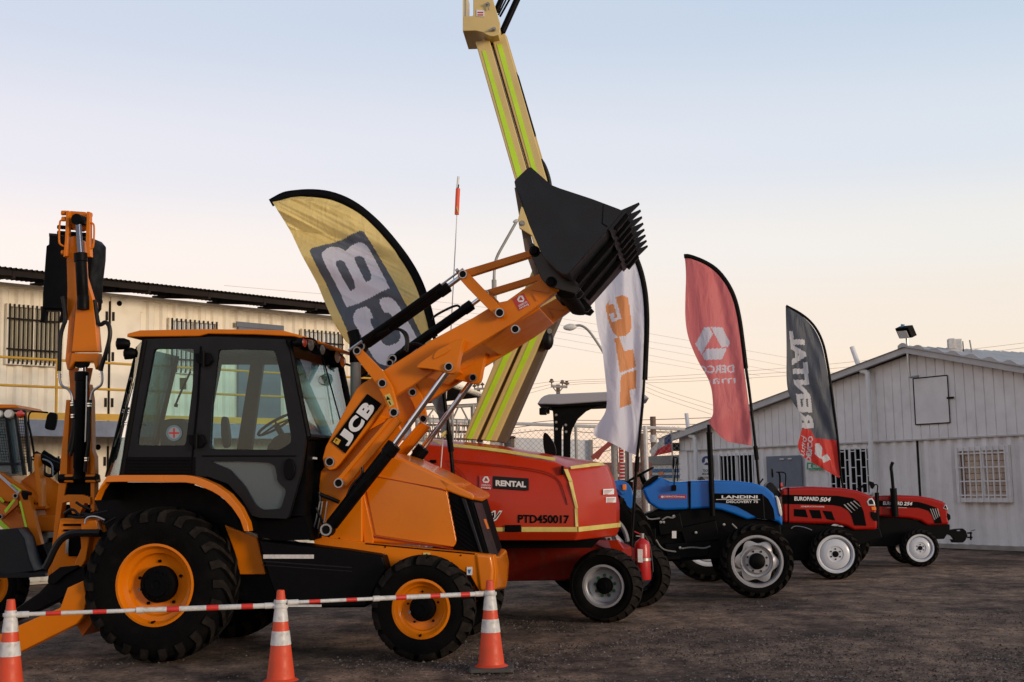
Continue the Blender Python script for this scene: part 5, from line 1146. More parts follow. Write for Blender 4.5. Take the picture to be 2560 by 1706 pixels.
# reflector behind rear wheel and far leg
bo([(-30, 1600), (-30, 1680), (-70, 1690), (-90, 1660)], .05, .3, 'stabiliser_foot', 'black', .01)
# ======================= RED BOOM LIFT ==================================
PG = PL(ground(1506, 1558), radians(-17.7))
G = thing('boom_lift', 'red-orange boom lift with tan folding boom and yellow tape, behind the front backhoe loader', 'boom lift', PG.o, PG.a)
def wl(T, pl, cx, cy, r, w0, wd, rim, st, kind, far=None, dz=0):
    W = wheel(T, pl, cx, cy, r, w0, wd, rim, st, kind)
    u = pl.U(cx, cy, w0)[0]; R = pl.U(cx, cy, w0)[1] - pl.U(cx, cy + r, w0)[1]
    if far is not None: wheel_at(T, pl, u, R - .012, far, wd, R, R * rim / r, st, kind, flip=True)
    return u, R
ug, RG = wl(G, PG, 1506, 1464, 94, 0, .36, 52, 'rough', 'silver', 1.66)
for w_ in (0, 1.66): wheel_at(G, PG, ug - 2.5, RG - .012, w_, .36, RG, RG * .56, 'rough', 'silver', flip=w_ > 1)
for uu in (ug, ug - 2.5): B().cyl(PG.L(uu, .2, RG), PG.L(uu, 1.9, RG), .09, 12).obj('axle', M['black'], G)
B().prof(PG, [(1120, 1358), (1490, 1362), (1535, 1378), (1535, 1405), (1410, 1452), (1120, 1455)], .48, 1.5).obj('chassis', M['chassisred'], G, bevel=.02)
B().prof(PG, [(1521, 1352), (1542, 1350), (1557, 1372), (1548, 1385), (1530, 1380)], .40, .48).obj('chassis_bracket', M['redor'], G)
PT = plane(1400, 13.62, -4)
def rows(levels, name, m, T, W=1.9, bevel=.03, seg=3):
    b = B(); R = []
    for lv in levels:
        near = [PT.P(x, y, w_) for x, y, w_ in lv]
        far = [p + PT.n * (W - 2 * w_) for p, (x, y, w_) in zip(near, lv)][::-1]
        R.append([b.bm.verts.new(p) for p in near + far])
    for a, c in zip(R, R[1:]):
        n = len(a)
        for j in range(n): b.bm.faces.new((a[j], a[(j + 1) % n], c[(j + 1) % n], c[j]))
    b.bm.faces.new(R[0][::-1]); b.bm.faces.new(R[-1])
    return b.obj(name, m, T, bevel=bevel, seg=seg, ang=24)
hood = rows([[(1062, 1352, .06), (1250, 1352, .06), (1388, 1352, .06), (1438, 1352, .06), (1530, 1342, .72), (1541, 1341, .9)],
             [(1058, 1331, .0), (1250, 1331, .0), (1388, 1331, .0), (1444, 1331, .0), (1540, 1320, .72), (1549, 1319, .9)],
             [(1058, 1272, .0), (1250, 1271, .0), (1388, 1270, .0), (1442, 1270, .0), (1540, 1261, .72), (1549, 1260, .9)],
             [(1058, 1180, .05), (1250, 1188, .05), (1388, 1200, .05), (1430, 1206, .07), (1527, 1202, .72), (1536, 1201, .9)],
             [(1060, 1112, .13), (1250, 1133, .13), (1388, 1157, .13), (1418, 1170, .17), (1510, 1164, .74), (1519, 1163, .9)],
             [(1066, 1098, .36), (1250, 1117, .36), (1370, 1137, .36), (1416, 1152, .42), (1488, 1155, .80), (1498, 1156, .9)],
             [(1074, 1096, .6), (1250, 1114, .6), (1365, 1134, .6), (1410, 1144, .62), (1462, 1150, .85), (1474, 1152, .93)]], 'engine_hood', M['redor'], G)
def strip(top, bot, m, T, name, off=.006, pl=PT):
    b = B()
    for (a, c, d, e) in zip(top, top[1:], bot, bot[1:]):
        q = [pl.P(*p) for p in (a, c, e, d)]; n = (q[1] - q[0]).cross(q[3] - q[0]).normalized()
        if n.dot(EYE - q[0]) < 0: n = -n
        b.prism([p + n * off for p in q], [p + n * (off - .004) for p in q])
    return b.obj(name, m, T)
yt = M['ytape']
strip([(1225, 1319, 0), (1262, 1319, 0)], [(1225, 1329, 0), (1262, 1329, 0)], yt, hood, 'reflective_tape')
strip([(1304, 1318, 0), (1443, 1318, 0)], [(1304, 1330, 0), (1444, 1330, 0)], yt, hood, 'reflective_tape')
strip([(1060, 1320, 0), (1200, 1319, 0)], [(1060, 1330, 0), (1200, 1329, 0)], yt, hood, 'reflective_tape')
strip([(1444, 1318, 0), (1540, 1308, .72), (1549, 1307, .9)], [(1444, 1330, 0), (1540, 1319, .72), (1549, 1318, .9)], yt, hood, 'reflective_tape', .012)
strip([(1408, 1175, .11), (1421, 1206, .05), (1437, 1271, 0), (1439, 1317, 0)], [(1418, 1175, .15), (1430, 1206, .068), (1444, 1271, 0.0), (1446, 1317, 0.01)], yt, hood, 'reflective_tape', .014)
strip([(1120, 1110, .16), (1200, 1119, .16), (1260, 1126, .16), (1330, 1138, .16), (1388, 1147, .16)], [(1120, 1118, .13), (1200, 1126, .13), (1260, 1134, .13), (1330, 1145, .13), (1388, 1155, .13)], yt, hood, 'reflective_tape', .014)
strip([(1076, 1099, .3), (1104, 1108, .2)], [(1080, 1104, .26), (1102, 1115, .15)], yt, hood, 'reflective_tape', .015)
strip([(1423, 1167, .17), (1470, 1160, .46), (1504, 1158, .72)], [(1425, 1174, .17), (1474, 1168, .46), (1509, 1165, .72)], yt, hood, 'reflective_tape', .016)
# rest of machine
B().prof(PT, rect(1262, 1313, 1303, 1330), -.03, .01).obj('door_handle', M['black'], hood, bevel=.012)
B().prof(PT, rect(1403, 1165, 1409, 1187), .03, .12).obj('latch', M['black'], hood, bevel=.004)
B().tube(tubepx(PT, [(1128, 1150, .04), (1200, 1158, .04), (1300, 1168, .04), (1370, 1180, .04), (1400, 1200, .035), (1412, 1235, .02), (1419, 1262, 0)], .03, .01), .007, 6).obj('panel_seam', M['chassisred'], hood)
B().tube(tubepx(PT, [(1130, 1158, .03), (1165, 1190, .02), (1172, 1230, .0), (1168, 1262, -.001)], .03, .01), .005, 6).obj('panel_seam', M['chassisred'], hood)
B().prof(PT, smooth([(1357, 1092), (1360, 1082), (1366, 1082), (1376, 1094), (1388, 1114), (1391, 1141), (1363, 1140), (1358, 1115)], 1), .62, .80).obj('exhaust_snorkel', M['black'], hood, bevel=.03)
B().prof(PT, rect(1075, 1150, 1089, 1158), -.02, .06).obj('vent_cap', M['black'], hood)
rp = strip([(1232, 1191, .038), (1322, 1197, .038)], [(1232, 1221, .02), (1322, 1227, .02)], M['charcoal'], hood, 'rental_plate', .014)
text(PT, 'RENTAL', (1239, 1215), (1315, 1219), (1239, 1200.5), .008, M['white'], rp, bold=.05)
rl = strip([(1199, 1190, .038), (1231, 1192, .038)], [(1199, 1222, .02), (1231, 1224, .02)], M['redmatte'], hood, 'dealer_label', .012)
logo3(PT, 1215, 1200, 9, .012, M['white'], rl); text(PT, 'DERCO', (1204, 1215), (1226, 1216), (1204, 1211), .01, M['white'], rl); text(PT, 'maq', (1203, 1223), (1226, 1224), (1203, 1217.5), .008, M['white'], rl)
text(PT, 'PTD450017', (1295, 1308), (1423, 1309.5), (1295, 1287), -.010, M['dark'], hood, bold=.03, name='serial_number')
text(PT, 'AJ', (1208, 1304), (1250, 1304), (1214, 1277), -.008, M['white'], hood, bold=.07, name='letter_outline', shear=.3)
text(PT, 'AJ', (1212, 1300), (1247, 1300), (1217, 1281), -.012, M['dark'], hood, bold=.0, name='letter', shear=.3)
for q in (((1504, 1224), (1531, 1238)), ((1511, 1244), (1536, 1258))):
    (x0, y0), (x1, y1) = q; wA = .50 + (x0 - 1504) * .006; wB_ = .72 + (x1 - 1531) * .004; wo = .035 * (1 - (y0 - 1202) / 70)
    stk = strip([(x0, y0, wA + wo), (x1, y0 - 1, wB_ + wo)], [(x0, y1, wA), (x1, y1 - 1, wB_)], M['white'], hood, 'safety_sticker', .022)
    for k in range(4):
        yy = y0 + 2.5 + k * 3; strip([(x0 + 2, yy, wA + wo), (x1 - 2, yy - .8, wB_ + wo)], [(x0 + 2, yy + 1, wA + wo), (x1 - 2, yy + .2, wB_ + wo)], M['palered'], stk, 'sticker_line', .03)
B().prof(PT, [(1190, 1350), (1500, 1348), (1480, 1370), (1190, 1372)], .3, 1.6).obj('turntable', M['dark'], G)
# boom
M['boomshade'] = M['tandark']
def beam(p0, p1, q0, q1, w_, th, name, T=G, m='tan', bev=.012): return B().prof(PT, [p0, p1, q1, q0], w_, w_ + th).obj(name, M[m], T, bevel=bev)
def unit(a0, a1, b0, b1, c0, c1, k): 
    """lower to upper extrapolation of an edge from a0 to a1"""
    return a1
lo = B().prof(PT, [(1158, 1097), (1191, 1100), (1420, 588), (1368, 584)], .55, .85).obj('lower_boom', M['tan'], G, bevel=.012)
B().prof(PT, [(1201, 1100), (1240, 1104), (1470, 590), (1428, 588)], .60, .95).obj('lower_boom_link', M['tan'], G, bevel=.012)
B().prof(PT, [(1191, 1104), (1201, 1104), (1428, 588), (1420, 588)], .66, .9).obj('boom_gap_shade', M['tandark'], G)  # dark filler strip, shade between the beams put in as colour
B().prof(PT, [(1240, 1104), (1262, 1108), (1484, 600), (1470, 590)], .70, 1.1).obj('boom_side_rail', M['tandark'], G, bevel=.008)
for a, c, w_ in (((1167, 1097), (1300, 799), .55), ((1213, 1101), (1347, 800), .60)):
    B().prof(PT, [a, (a[0] + 12, a[1] + 1), (c[0] + 15, c[1] + 1), c], w_ - .006, w_).obj('lime_stripe', M['lime'], lo)
b = B(); b.sphere(PT.P(1368, 850, .66), .075, 8, 1.6); b.obj('cable_loop', M['hose'], lo); B().cyl(PT.P(1374, 828, .6), PT.P(1374, 828, .9), .03, 10).obj('boom_pin', M['galv'], lo)
upb = B().prof(PT, [(1188, 104), (1223, 98), (1325, 452), (1398, 700), (1360, 700), (1288, 452)], .40, .70).obj('upper_boom', M['tan'], G, bevel=.012)
B().prof(PT, [(1230, 98), (1262, 82), (1368, 452), (1440, 700), (1405, 700), (1331, 452)], .44, .74).obj('upper_boom_section', M['tan'], G, bevel=.012)
B().prof(PT, [(1223, 104), (1231, 104), (1332, 452), (1405, 700), (1398, 700), (1325, 452)], .52, .62).obj('boom_gap_shade', M['tandark'], G)  # upper gap filled dark, its shade painted in
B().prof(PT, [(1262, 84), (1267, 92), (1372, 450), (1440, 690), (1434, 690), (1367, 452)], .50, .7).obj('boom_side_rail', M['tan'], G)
for P4, w_ in (([(1205, 128), (1214, 127), (1303, 428), (1310, 455), (1296, 455), (1288, 428)], .394), ([(1242, 112), (1254, 111), (1342, 428), (1349, 455), (1336, 455), (1331, 428)], .434)):
    B().prof(PT, P4, w_, w_ + .005).obj('lime_stripe', M['lime'], upb)
B().tube([PT.P(1229, 115, .50), PT.P(1320, 425, .50)], .008, 6).obj('hydraulic_line', M['white'], upb)
B().prof(PT, [(1286, 179), (1290, 179), (1297, 190), (1340, 337), (1334, 343)], .46, .66).obj('cable_cover', M['charcoal'], upb, bevel=.008)
B().tube(tubepx(PT, [(1352, 400, .5), (1362, 415, .5), (1374, 450, .5), (1378, 490, .5)], .5, .02), .022, 8).obj('cable', M['hose'], upb)
hd = B().holed(PT, [(1157, -40), (1226, -40), (1234, 4), (1250, 58), (1250, 80), (1246, 88), (1236, 91), (1222, 90), (1212, 85), (1203, 80), (1190, 77), (1157, 78)], [[(1160, -30), (1183, -30), (1183, 38), (1180, 41), (1160, 41)]], .22, .26).obj('boom_head', M['tan'], G, bevel=.008)
B().prism([PT.P(x, y, .26) for x, y in ((1158, 60), (1158, 78), (1190, 77), (1203, 80), (1222, 90), (1246, 88), (1250, 70))], [PT.P(x, y, .26) + PT.n * .62 for x, y in ((1158, 60), (1158, 78), (1190, 77), (1203, 80), (1222, 90), (1246, 88), (1250, 70))]).obj('head_box', M['tan'], hd)
B().prof(PT, [(1157, -40), (1226, -40), (1234, 4), (1250, 58), (1250, 80), (1246, 88), (1236, 91), (1222, 90), (1203, 80), (1190, 77), (1157, 78), (1157, 41), (1190, 41), (1190, -20), (1157, -20)], .88, .92).obj('head_plate', M['tan'], hd)
B().prof(PT, [(1157, -40), (1160, -40), (1160, 78), (1157, 78)], .26, .88).obj('head_web', M['tan'], hd)
for x, y, dx, dy in ((1220, 12, 1, 12), (1235, 74, -14, 2)):
    B().lathe(PT.P(x, y, .22), -PT.n, [(0, .05), (.014, .05), (.016, .02), (.024, .02), (.024, 0)], 12).obj('bolt', M['galv'], hd); B().bar(PT.P(x, y, .19), PT.P(x + dx, y + dy, .19), .015, .015).obj('keeper', M['galv'], hd)
sk = decal(PT, [(1191, 25), (1211, 26), (1211, 42), (1191, 41)], .212, M['white'], hd, 'warning_sticker', .006)
for y in (30, 36): B().prof(PT, [(1194, y), (1208, y), (1208, y + 3), (1194, y + 3)], .208, .211).obj('sticker_line', M['redmatte'], sk)
for a, c, r, w_ in (((1256, 80), (1306, -30), .038, .5), ((1240, 30), (1266, -30), .034, .45), ((1246, 38), (1280, -30), .010, .35), ((1250, 42), (1290, -30), .012, .6)):
    B().cyl(PT.P(*a, w_), PT.P(*c, w_), r, 14).obj('hydraulic_ram', M['black'], hd)
B().cyl(PT.P(1254, 88, .45), PT.P(1254, 88, .8), .045, 12).obj('ram_eye', M['black'], hd)
# riser link and knuckle behind the bucket
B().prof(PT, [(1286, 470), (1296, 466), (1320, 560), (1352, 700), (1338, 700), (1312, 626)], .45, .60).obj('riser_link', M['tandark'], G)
B().prof(PT, [(1303, 516), (1310, 522), (1330, 590), (1298, 570), (1295, 548)], .38, .45).obj('link_bracket', M['tan'], G, bevel=.006)
B().lathe(PT.P(1305, 559, .38), -PT.n, [(0, .03), (.02, .03), (.022, .0), (.035, 0)], 14).obj('link_pin', M['galv'], G)
B().prof(PT, [(1330, 640), (1350, 600), (1490, 560), (1500, 640), (1450, 730), (1352, 720)], .50, 1.0).obj('boom_knuckle', M['tan'], G, bevel=.02)
# whip flag
ws = PT.P(1101, 1182, -.05); wf_ = thing('whip_flag', 'tall thin safety whip with a furled orange flag rising above the yellow feather flag', 'safety flag', (ws.x, ws.y, 0))
pw_ = plane(1101, 13.5, 0)
B().tube([Vector((*ws.xy, .0)), pw_.P(1101, 1182), pw_.P(1108, 1091), pw_.P(1126, 850), pw_.P(1142, 545), pw_.P(1144, 480)], .006, 6).obj('rod', M['white'], wf_)
B().cyl(pw_.P(1143.5, 470), pw_.P(1146, 442), .013, 8).obj('clear_tip', M['lens'], wf_)
B().tube([pw_.P(1142, 537), pw_.P(1143.5, 500), pw_.P(1145, 472)], .024, 8).obj('furled_flag', mat('orange_flag_cloth', (.80, .09, .03), .6), wf_)
B().prof(pw_, [(1141, 520), (1142, 515), (1147, 530), (1145, 534)], -.03, -.026).obj('reflective_strip', M['ytape'], wf_); B().cyl(pw_.P(1144.5, 471), pw_.P(1145.5, 462), .012, 8).obj('tip_socket', M['black'], wf_)
# fire extinguisher
pe = PL(PG.P(1605, 1400, .62), 0)
ex = thing('fire_extinguisher', 'red fire extinguisher in a bracket beside the big grey-rimmed wheel of the boom lift', 'fire extinguisher', pe.P(1608, 1452))
c0, c1 = pe.P(1609, 1450), pe.P(1605, 1350); H_ = (c1 - c0).length; r_ = 19 / FP * c0.y
B().lathe(c0, c1 - c0, [(0, 0), (r_ * .9, .0), (r_, .02), (r_, H_ * .88), (r_ * .86, H_ * .95), (r_ * .4, H_ * 1.02), (r_ * .3, H_ * 1.04), (0, H_ * 1.04)], 24).obj('cylinder', M['redmatte'], ex)
B().cyl(pe.P(1605, 1348), pe.P(1605, 1334), .026, 12).obj('valve', M['galv'], ex)
B().bar(pe.P(1606, 1338), pe.P(1586, 1329), .03, .012).obj('handle', M['redmatte'], ex); B().bar(pe.P(1608, 1342), pe.P(1590, 1340), .03, .01).obj('lever', M['steel'], ex)
B().prof(pe, [(1594, 1373), (1607, 1374), (1607, 1407), (1595, 1406)], -.10, -.07).obj('paper_label', M['offwhite'], ex)
B().lathe(pe.P(1607.5, 1402), c1 - c0, [(r_ + .002, 0), (r_ + .006, .0), (r_ + .006, .03), (r_ + .002, .03)], 24, closed=True).obj('strap', M['steel'], ex)
B().prof(pe, [(1579, 1370), (1592, 1370), (1592, 1402), (1602, 1412), (1608, 1452), (1600, 1452), (1580, 1400)], .0, .03).obj('bracket', M['redmatte'], ex)
B().tube(tubepx(pe, [(1612, 1340), (1624, 1360), (1630, 1400), (1632, 1430)], 0, .01), .012, 8).obj('discharge_hose', M['hose'], ex)

# ======================= TRACTORS =======================================
def silv(T, pl, x, y, w, r, m='charcoal', name='bolt_and_glint_disc'): return B().lathe(pl.P(x, y, w), -pl.n, [(0, .015), (r * .8, .012), (r, 0)], 10).obj(name, M[m], T)
PK = PL(ground(1894, 1496), radians(-4))
K = thing('tractor', 'blue tractor with grey canopy and tall black exhaust beside the boom lift', 'tractor', PK.o, PK.a)
uk, RK = wl(K, PK, 1894, 1402, 94, 0, .30, 64, 'ag', 'lobed', 1.36)
ukr = PK.U(1492, 1350, 0)[0]
for w_ in (-.06, 1.34): wheel_at(K, PK, ukr, .735, w_, .38, .745, .42, 'ag', 'lobed', flip=w_ > 1)
B().cyl(PK.L(ukr, .2, .74), PK.L(ukr, 1.5, .74), .12, 12).obj('rear_axle', M['black'], K)
B().cyl(PK.L(uk, .2, RK), PK.L(uk, 1.5, RK), .075, 12).obj('front_axle', M['black'], K)
B().prof(PK, [(1450, 1280), (1560, 1300), (1643, 1276), (1662, 1272), (1772, 1268), (1868, 1295), (1950, 1306), (1955, 1345), (1935, 1372), (1900, 1392), (1680, 1404), (1560, 1412), (1450, 1400)], .55, 1.1).obj('chassis', M['black'], K, bevel=.015)
b = B()
for q in ([(1640, 1290), (1700, 1282), (1710, 1330), (1650, 1340)], [(1700, 1320), (1790, 1300), (1800, 1350), (1712, 1360)], [(1560, 1330), (1640, 1320), (1640, 1390), (1570, 1400)], [(1660, 1360), (1780, 1352), (1770, 1392), (1670, 1400)]): b.prof(PK, q, .46, .56)
b.obj('gearbox_housing', M['black'], K, bevel=.015)
B().prof(PK, [(1560, 1396), (1700, 1390), (1702, 1398), (1562, 1404)], .2, .6).obj('footstep', M['black'], K)
hoodk = B().prof(PK, [(1606, 1222), (1626, 1212), (1649, 1193), (1662, 1198), (1676, 1204), (1700, 1205), (1721, 1203), (1771, 1201), (1800, 1201), (1844, 1203), (1884, 1208), (1915, 1218), (1933, 1234), (1946, 1256), (1954, 1282), (1957, 1303), (1956, 1316), (1944, 1306), (1925, 1300), (1897, 1296), (1868, 1300), (1833, 1286), (1803, 1276), (1772, 1271), (1720, 1274), (1662, 1276), (1645, 1273), (1624, 1260), (1615, 1245)], .46, 1.14).obj('bonnet', M['blue'], K, bevel=.05, seg=4)
B().prof(PK, [(1786, 1234), (1905, 1235), (1921, 1248), (1934, 1273), (1938, 1300), (1897, 1297), (1874, 1283), (1844, 1267), (1813, 1259), (1786, 1257)], .447, .50).obj('side_grille', M['dark'], K, bevel=.006)
B().prof(PK, [(1906, 1237), (1909, 1237), (1913, 1300), (1910, 1300)], .442, .447).obj('grille_rib', M['charcoal'], K)
B().prof(PK, smooth([(1939, 1238), (1947, 1244), (1955, 1275), (1956, 1292), (1949, 1290), (1943, 1262)], 1), .44, .60).obj('headlight', M['lens'], K, bevel=.01)
text(PK, 'LANDINI', (1804, 1246.5), (1894, 1246.5), (1804, 1239), .440, M['white'], hoodk, bold=.03); text(PK, 'DISCOVERY 75', (1816, 1258), (1895, 1258), (1816, 1251.5), .440, M['white'], hoodk)
decal(PK, [(1790, 1248.6), (1900, 1248.6), (1900, 1249.8), (1790, 1249.8)], .440, M['white'], hoodk, 'logo_underline')
dl = decal(PK, [(1648, 1238), (1716, 1238), (1716, 1247), (1648, 1247)], .452, M['redmatte'], hoodk, 'dealer_label'); text(PK, 'DERCOmaq', (1659, 1245), (1711, 1245), (1659, 1240), .448, M['white'], dl)
B().prof(PK, circ(1655.5, 1242.5, 3, 12), .448, .45).obj('emblem', M['white'], dl)
decal(PK, [(1720, 1203), (1727, 1203), (1727, 1275), (1722, 1275)], .45, M['dark'], hoodk, 'bonnet_seam', .02)
ek = B().tube([PK.P(1772, 1062, .40), PK.P(1773, 1086, .40)], .026, 12).obj('exhaust_pipe', M['black'], K)
B().tube([PK.P(1773, 1084, .40), PK.P(1776, 1150, .40), PK.P(1782, 1290, .40)], .037, 14).obj('muffler', M['black'], ek); B().cyl(PK.P(1773, 1085, .40), PK.P(1773, 1081, .40), .042, 12).obj('clamp', M['black'], ek)
B().prof(PK, smooth([(1528, 1204), (1550, 1200), (1568, 1206), (1580, 1222), (1585, 1250), (1585, 1300), (1588, 1328), (1575, 1300), (1568, 1262), (1552, 1240), (1530, 1232)], 1), -.04, .36).obj('rear_fender', M['blue'], K, bevel=.015)
B().prof(PK, [(1535, 1232), (1552, 1240), (1568, 1262), (1575, 1300), (1570, 1330), (1450, 1330), (1450, 1232)], .36, .46).obj('fender_panel', M['blue'], K)
B().prof(PK, [(1536, 1204), (1543, 1204), (1566, 1232), (1556, 1238), (1530, 1212)], -.08, -.04).obj('fender_rail', M['blue'], K, bevel=.008)
B().prof(PK, rect(1556, 1211, 1566, 1226), -.12, -.04).obj('turn_signal', M['amber'], K, bevel=.01)
sw = PK.P(1602, 1186, .8); axs = (PK.h * -.46 + Vector((0, 0, .89))).normalized(); e2 = axs.cross(PK.n).normalized(); b = B()
b.tube([sw + PK.n * cos(t * pi / 14) * .19 + e2 * sin(t * pi / 14) * .19 for t in range(29)], .017, 6, caps=False)
for k in range(3): b.tube([sw, sw + PK.n * cos(k * 2.1) * .19 + e2 * sin(k * 2.1) * .19], .013, 6)
b.tube([sw, PK.P(1622, 1232, .8)], .035, 8); b.obj('steering_wheel', M['black'], K)
B().prof(PK, smooth([(1604, 1222), (1612, 1208), (1640, 1186), (1650, 1192), (1626, 1214), (1612, 1230)], 1), .5, 1.1).obj('dashboard', M['black'], K, bevel=.01)
B().prof(PK, smooth([(1470, 1160), (1486, 1155), (1496, 1200), (1530, 1208), (1532, 1225), (1480, 1225)], 1), .58, 1.02).obj('seat', M['seat'], K, bevel=.03)
b = B(); b.tube(tubepx(PK, [(1685, 1215), (1686, 1196), (1692, 1150), (1694, 1145), (1686, 1144)], .4, .01), .008, 6); b.tube(tubepx(PK, [(1694, 1148), (1694, 1204)], .4, .01), .007, 6); b.obj('mirror_arm', M['black'], K)
B().prof(PK, smooth([(1682, 1140), (1686, 1142), (1687, 1165), (1683, 1177), (1681, 1165)], 1), .30, .36).obj('mirror', M['black'], K); B().prof(PK, rect(1679, 1213, 1691, 1228), .34, .44).obj('side_lamp', M['black'], K, bevel=.01)
# canopy
cp = B().prof(PK, [(1342, 1011), (1352, 996), (1360, 990), (1372, 986), (1516, 980), (1595, 983), (1612, 987), (1624, 996), (1610, 1001), (1516, 1004), (1400, 1012)], .28, 1.36).obj('canopy', mat('canopy_plastic', (.34, .35, .39), .4, coat=.2), K, bevel=.02)
B().prof(PK, [(1346, 1012), (1400, 1011), (1516, 1003), (1610, 1000), (1608, 1005), (1516, 1012), (1375, 1018)], .32, 1.32).obj('canopy_lining', M['black'], cp)
arch = [(1374, 1012), (1516, 1004), (1516, 1012), (1490, 1017), (1465, 1029), (1444, 1048), (1430, 1075), (1426, 1092), (1426, 1300), (1408, 1300), (1408, 1062), (1404, 1074), (1404, 1300), (1388, 1300), (1384, 1060), (1382, 1030)]
for w_ in (.40, 1.18): B().prof(PK, arch, w_, w_ + .07).obj('roll_bar', M['black'], K, bevel=.008)
for x, y in ((1390, 1038), (1390, 1056), (1391, 1073), (1414, 1063), (1415, 1080)): silv(K, PK, x, y, .40, .02, 'galv')
B().prof(PK, rect(1348, 1020, 1366, 1037), .35, .5).obj('work_lamp', M['black'], K, bevel=.01); B().prof(PK, [(1366, 1026), (1374, 1018), (1374, 1034), (1368, 1036)], .38, .42).obj('lamp_bracket', M['black'], K)
B().prof(PK, rect(1604, 1002, 1610, 1020), .35, .5).obj('work_lamp', M['black'], K, bevel=.01)
for q in ([(1598, 1302), (1612, 1288), (1622, 1300), (1650, 1296)], [(1655, 1300), (1668, 1292), (1680, 1296), (1688, 1291)], [(1704, 1372), (1730, 1368), (1760, 1372), (1776, 1366)], [(1830, 1310), (1850, 1330), (1846, 1360)], [(1640, 1350), (1655, 1375), (1690, 1380)]): B().tube(tubepx(PK, q, .43, .01), .011, 6).obj('linkage_rod', M['galv'], K)
for x, y in ((1652, 1306), (1659, 1306), (1684, 1291), (1700, 1370), (1740, 1332), (1810, 1312)): silv(K, PK, x, y, .44, .022, 'steel')  # small steel discs added as bright highlights on the underside
for x, y in ((1612, 1300), (1637, 1302)): B().cyl(PK.P(x, y + 10, .5), PK.P(x + 3, y - 14, .5), .016, 8).obj('control_lever', M['black'], K)
decal(PK, rect(1680, 1328, 1691, 1346), .45, M['white'], K, 'small_white_sticker', .01); silv(K, PK, 1828, 1350, .4, .03, 'steel')
# small red tractors
def red_tractor(label, contact, cx, cy, r, rim, rear, hood, band, light, chassis, far, hoodw, name_txt, lab, grp, vents=(), slats=()):
    pl = PL(ground(*contact), radians(-4)); T = thing('tractor', label, 'tractor', pl.o, pl.a, grp)
    u, R = wl(T, pl, cx, cy, r, 0, .24, rim, 'ag', 'white', far)
    ur = pl.U(rear[0], 1340, 0)[0]
    for w_ in (-.04, far - .02): wheel_at(T, pl, ur, rear[1] - .01, w_, .30, rear[1], rear[1] * .6, 'ag', 'white', flip=w_ > .5)
    B().cyl(pl.L(ur, .2, rear[1]), pl.L(ur, far + .1, rear[1]), .09, 12).obj('rear_axle', M['black'], T); B().cyl(pl.L(u, .1, R), pl.L(u, far + .1, R), .055, 12).obj('front_axle', M['black'], T)
    a, c = hoodw
    B().prof(pl, chassis, a + .05, c - .05).obj('chassis', M['black'], T, bevel=.015)
    Hd = B().prof(pl, hood, a, c).obj('bonnet', M['red'], T, bevel=.045, seg=4)
    B().prof(pl, band, a - .008, a + .03).obj('side_band', M['dark'], Hd)
    B().prof(pl, light, a - .012, a + .14).obj('headlight', M['lens'], Hd, bevel=.012)
    cxl = sum(p[0] for p in light) / len(light); cyl = sum(p[1] for p in light) / len(light)
    B().prof(pl, [(cxl + (x - cxl) * .6, cyl + (y - cyl) * .6) for x, y in light], a - .016, a - .011).obj('headlight_bezel', M['charcoal'], Hd)
    for v in vents: B().prof(pl, v, a - .006, a + .02).obj('side_vent', M['dark'], Hd)
    for s_ in slats: B().prof(pl, s_, a - .014, a - .008).obj('grille_bar', M['steel'], Hd)
    for k, (s_, x0, x1, y0, y1, sh_) in enumerate(name_txt): text(pl, s_, (x0, y0), (x1, y0 + (x1 - x0) * .012), (x0, y1), a - .013, M['white'], Hd, bold=.03, shear=sh_)
    (x0, y0), (x1, y1) = lab; d_ = decal(pl, [(x0, y0), (x1, y0 + .5), (x1, y1), (x0, y1)], a - .006, M['redmatte'], Hd, 'dealer_label'); text(pl, 'DERCOmaq', (x0 + 5, y1 - 1.5), (x1 - 2, y1 - 1.5), (x0 + 5, y0 + 1.5), a - .01, M['offwhite'], d_)
    return T, pl, a, c, Hd
GR = 'red tractors parked in front of the gabled building'
T1, P1, a, c, H1 = red_tractor('larger red tractor with three side vents, nosing out beside the blue tractor', (2090, 1449), 2090, 1384, 65, 46, (1770, .62),
    [(1954, 1222), (1970, 1219), (2031, 1217), (2103, 1220), (2145, 1227), (2171, 1237), (2184, 1245), (2191, 1267), (2194, 1313), (2193, 1325), (2136, 1327), (2117, 1317), (2092, 1311), (2031, 1310), (1958, 1308)],
    [(1956, 1237), (2094, 1240), (2134, 1246), (2148, 1255), (2159, 1279), (2166, 1315), (2136, 1314), (2129, 1290), (2120, 1276), (2103, 1267), (2082, 1263), (1956, 1260)],
    [(2167, 1255), (2172, 1247), (2180, 1245), (2186, 1253), (2189, 1265), (2171, 1265)],
    [(1700, 1290), (1940, 1300), (2136, 1322), (2200, 1322), (2206, 1345), (2150, 1362), (2120, 1400), (1990, 1402), (1700, 1400)], 1.1, (.36, .90),
    [('EUROPARD', 1986, 2047, 1252, 1242, 0), ('504', 2049, 2077, 1254.5, 1243.5, .25)], ((1999, 1263.5), (2062, 1270.5)), GR,
    [[(1985, 1273), (2014, 1274), (2020, 1294), (1985, 1291)], [(2023, 1275), (2050, 1276), (2055, 1297), (2031, 1296)], [(2056, 1277), (2079, 1279), (2088, 1302), (2067, 1298)]],
    [[(2109 + k * 8, 1262 - k * 3), (2112 + k * 8, 1261 - k * 3), (2131 + k * 7, 1282 - k * 5), (2129 + k * 7, 1282 - k * 5)] for k in range(4)])
decal(P1, [(1969, 1219), (1973, 1219), (1973, 1308), (1970, 1308)], .352, M['dark'], H1, 'bonnet_seam', .02)
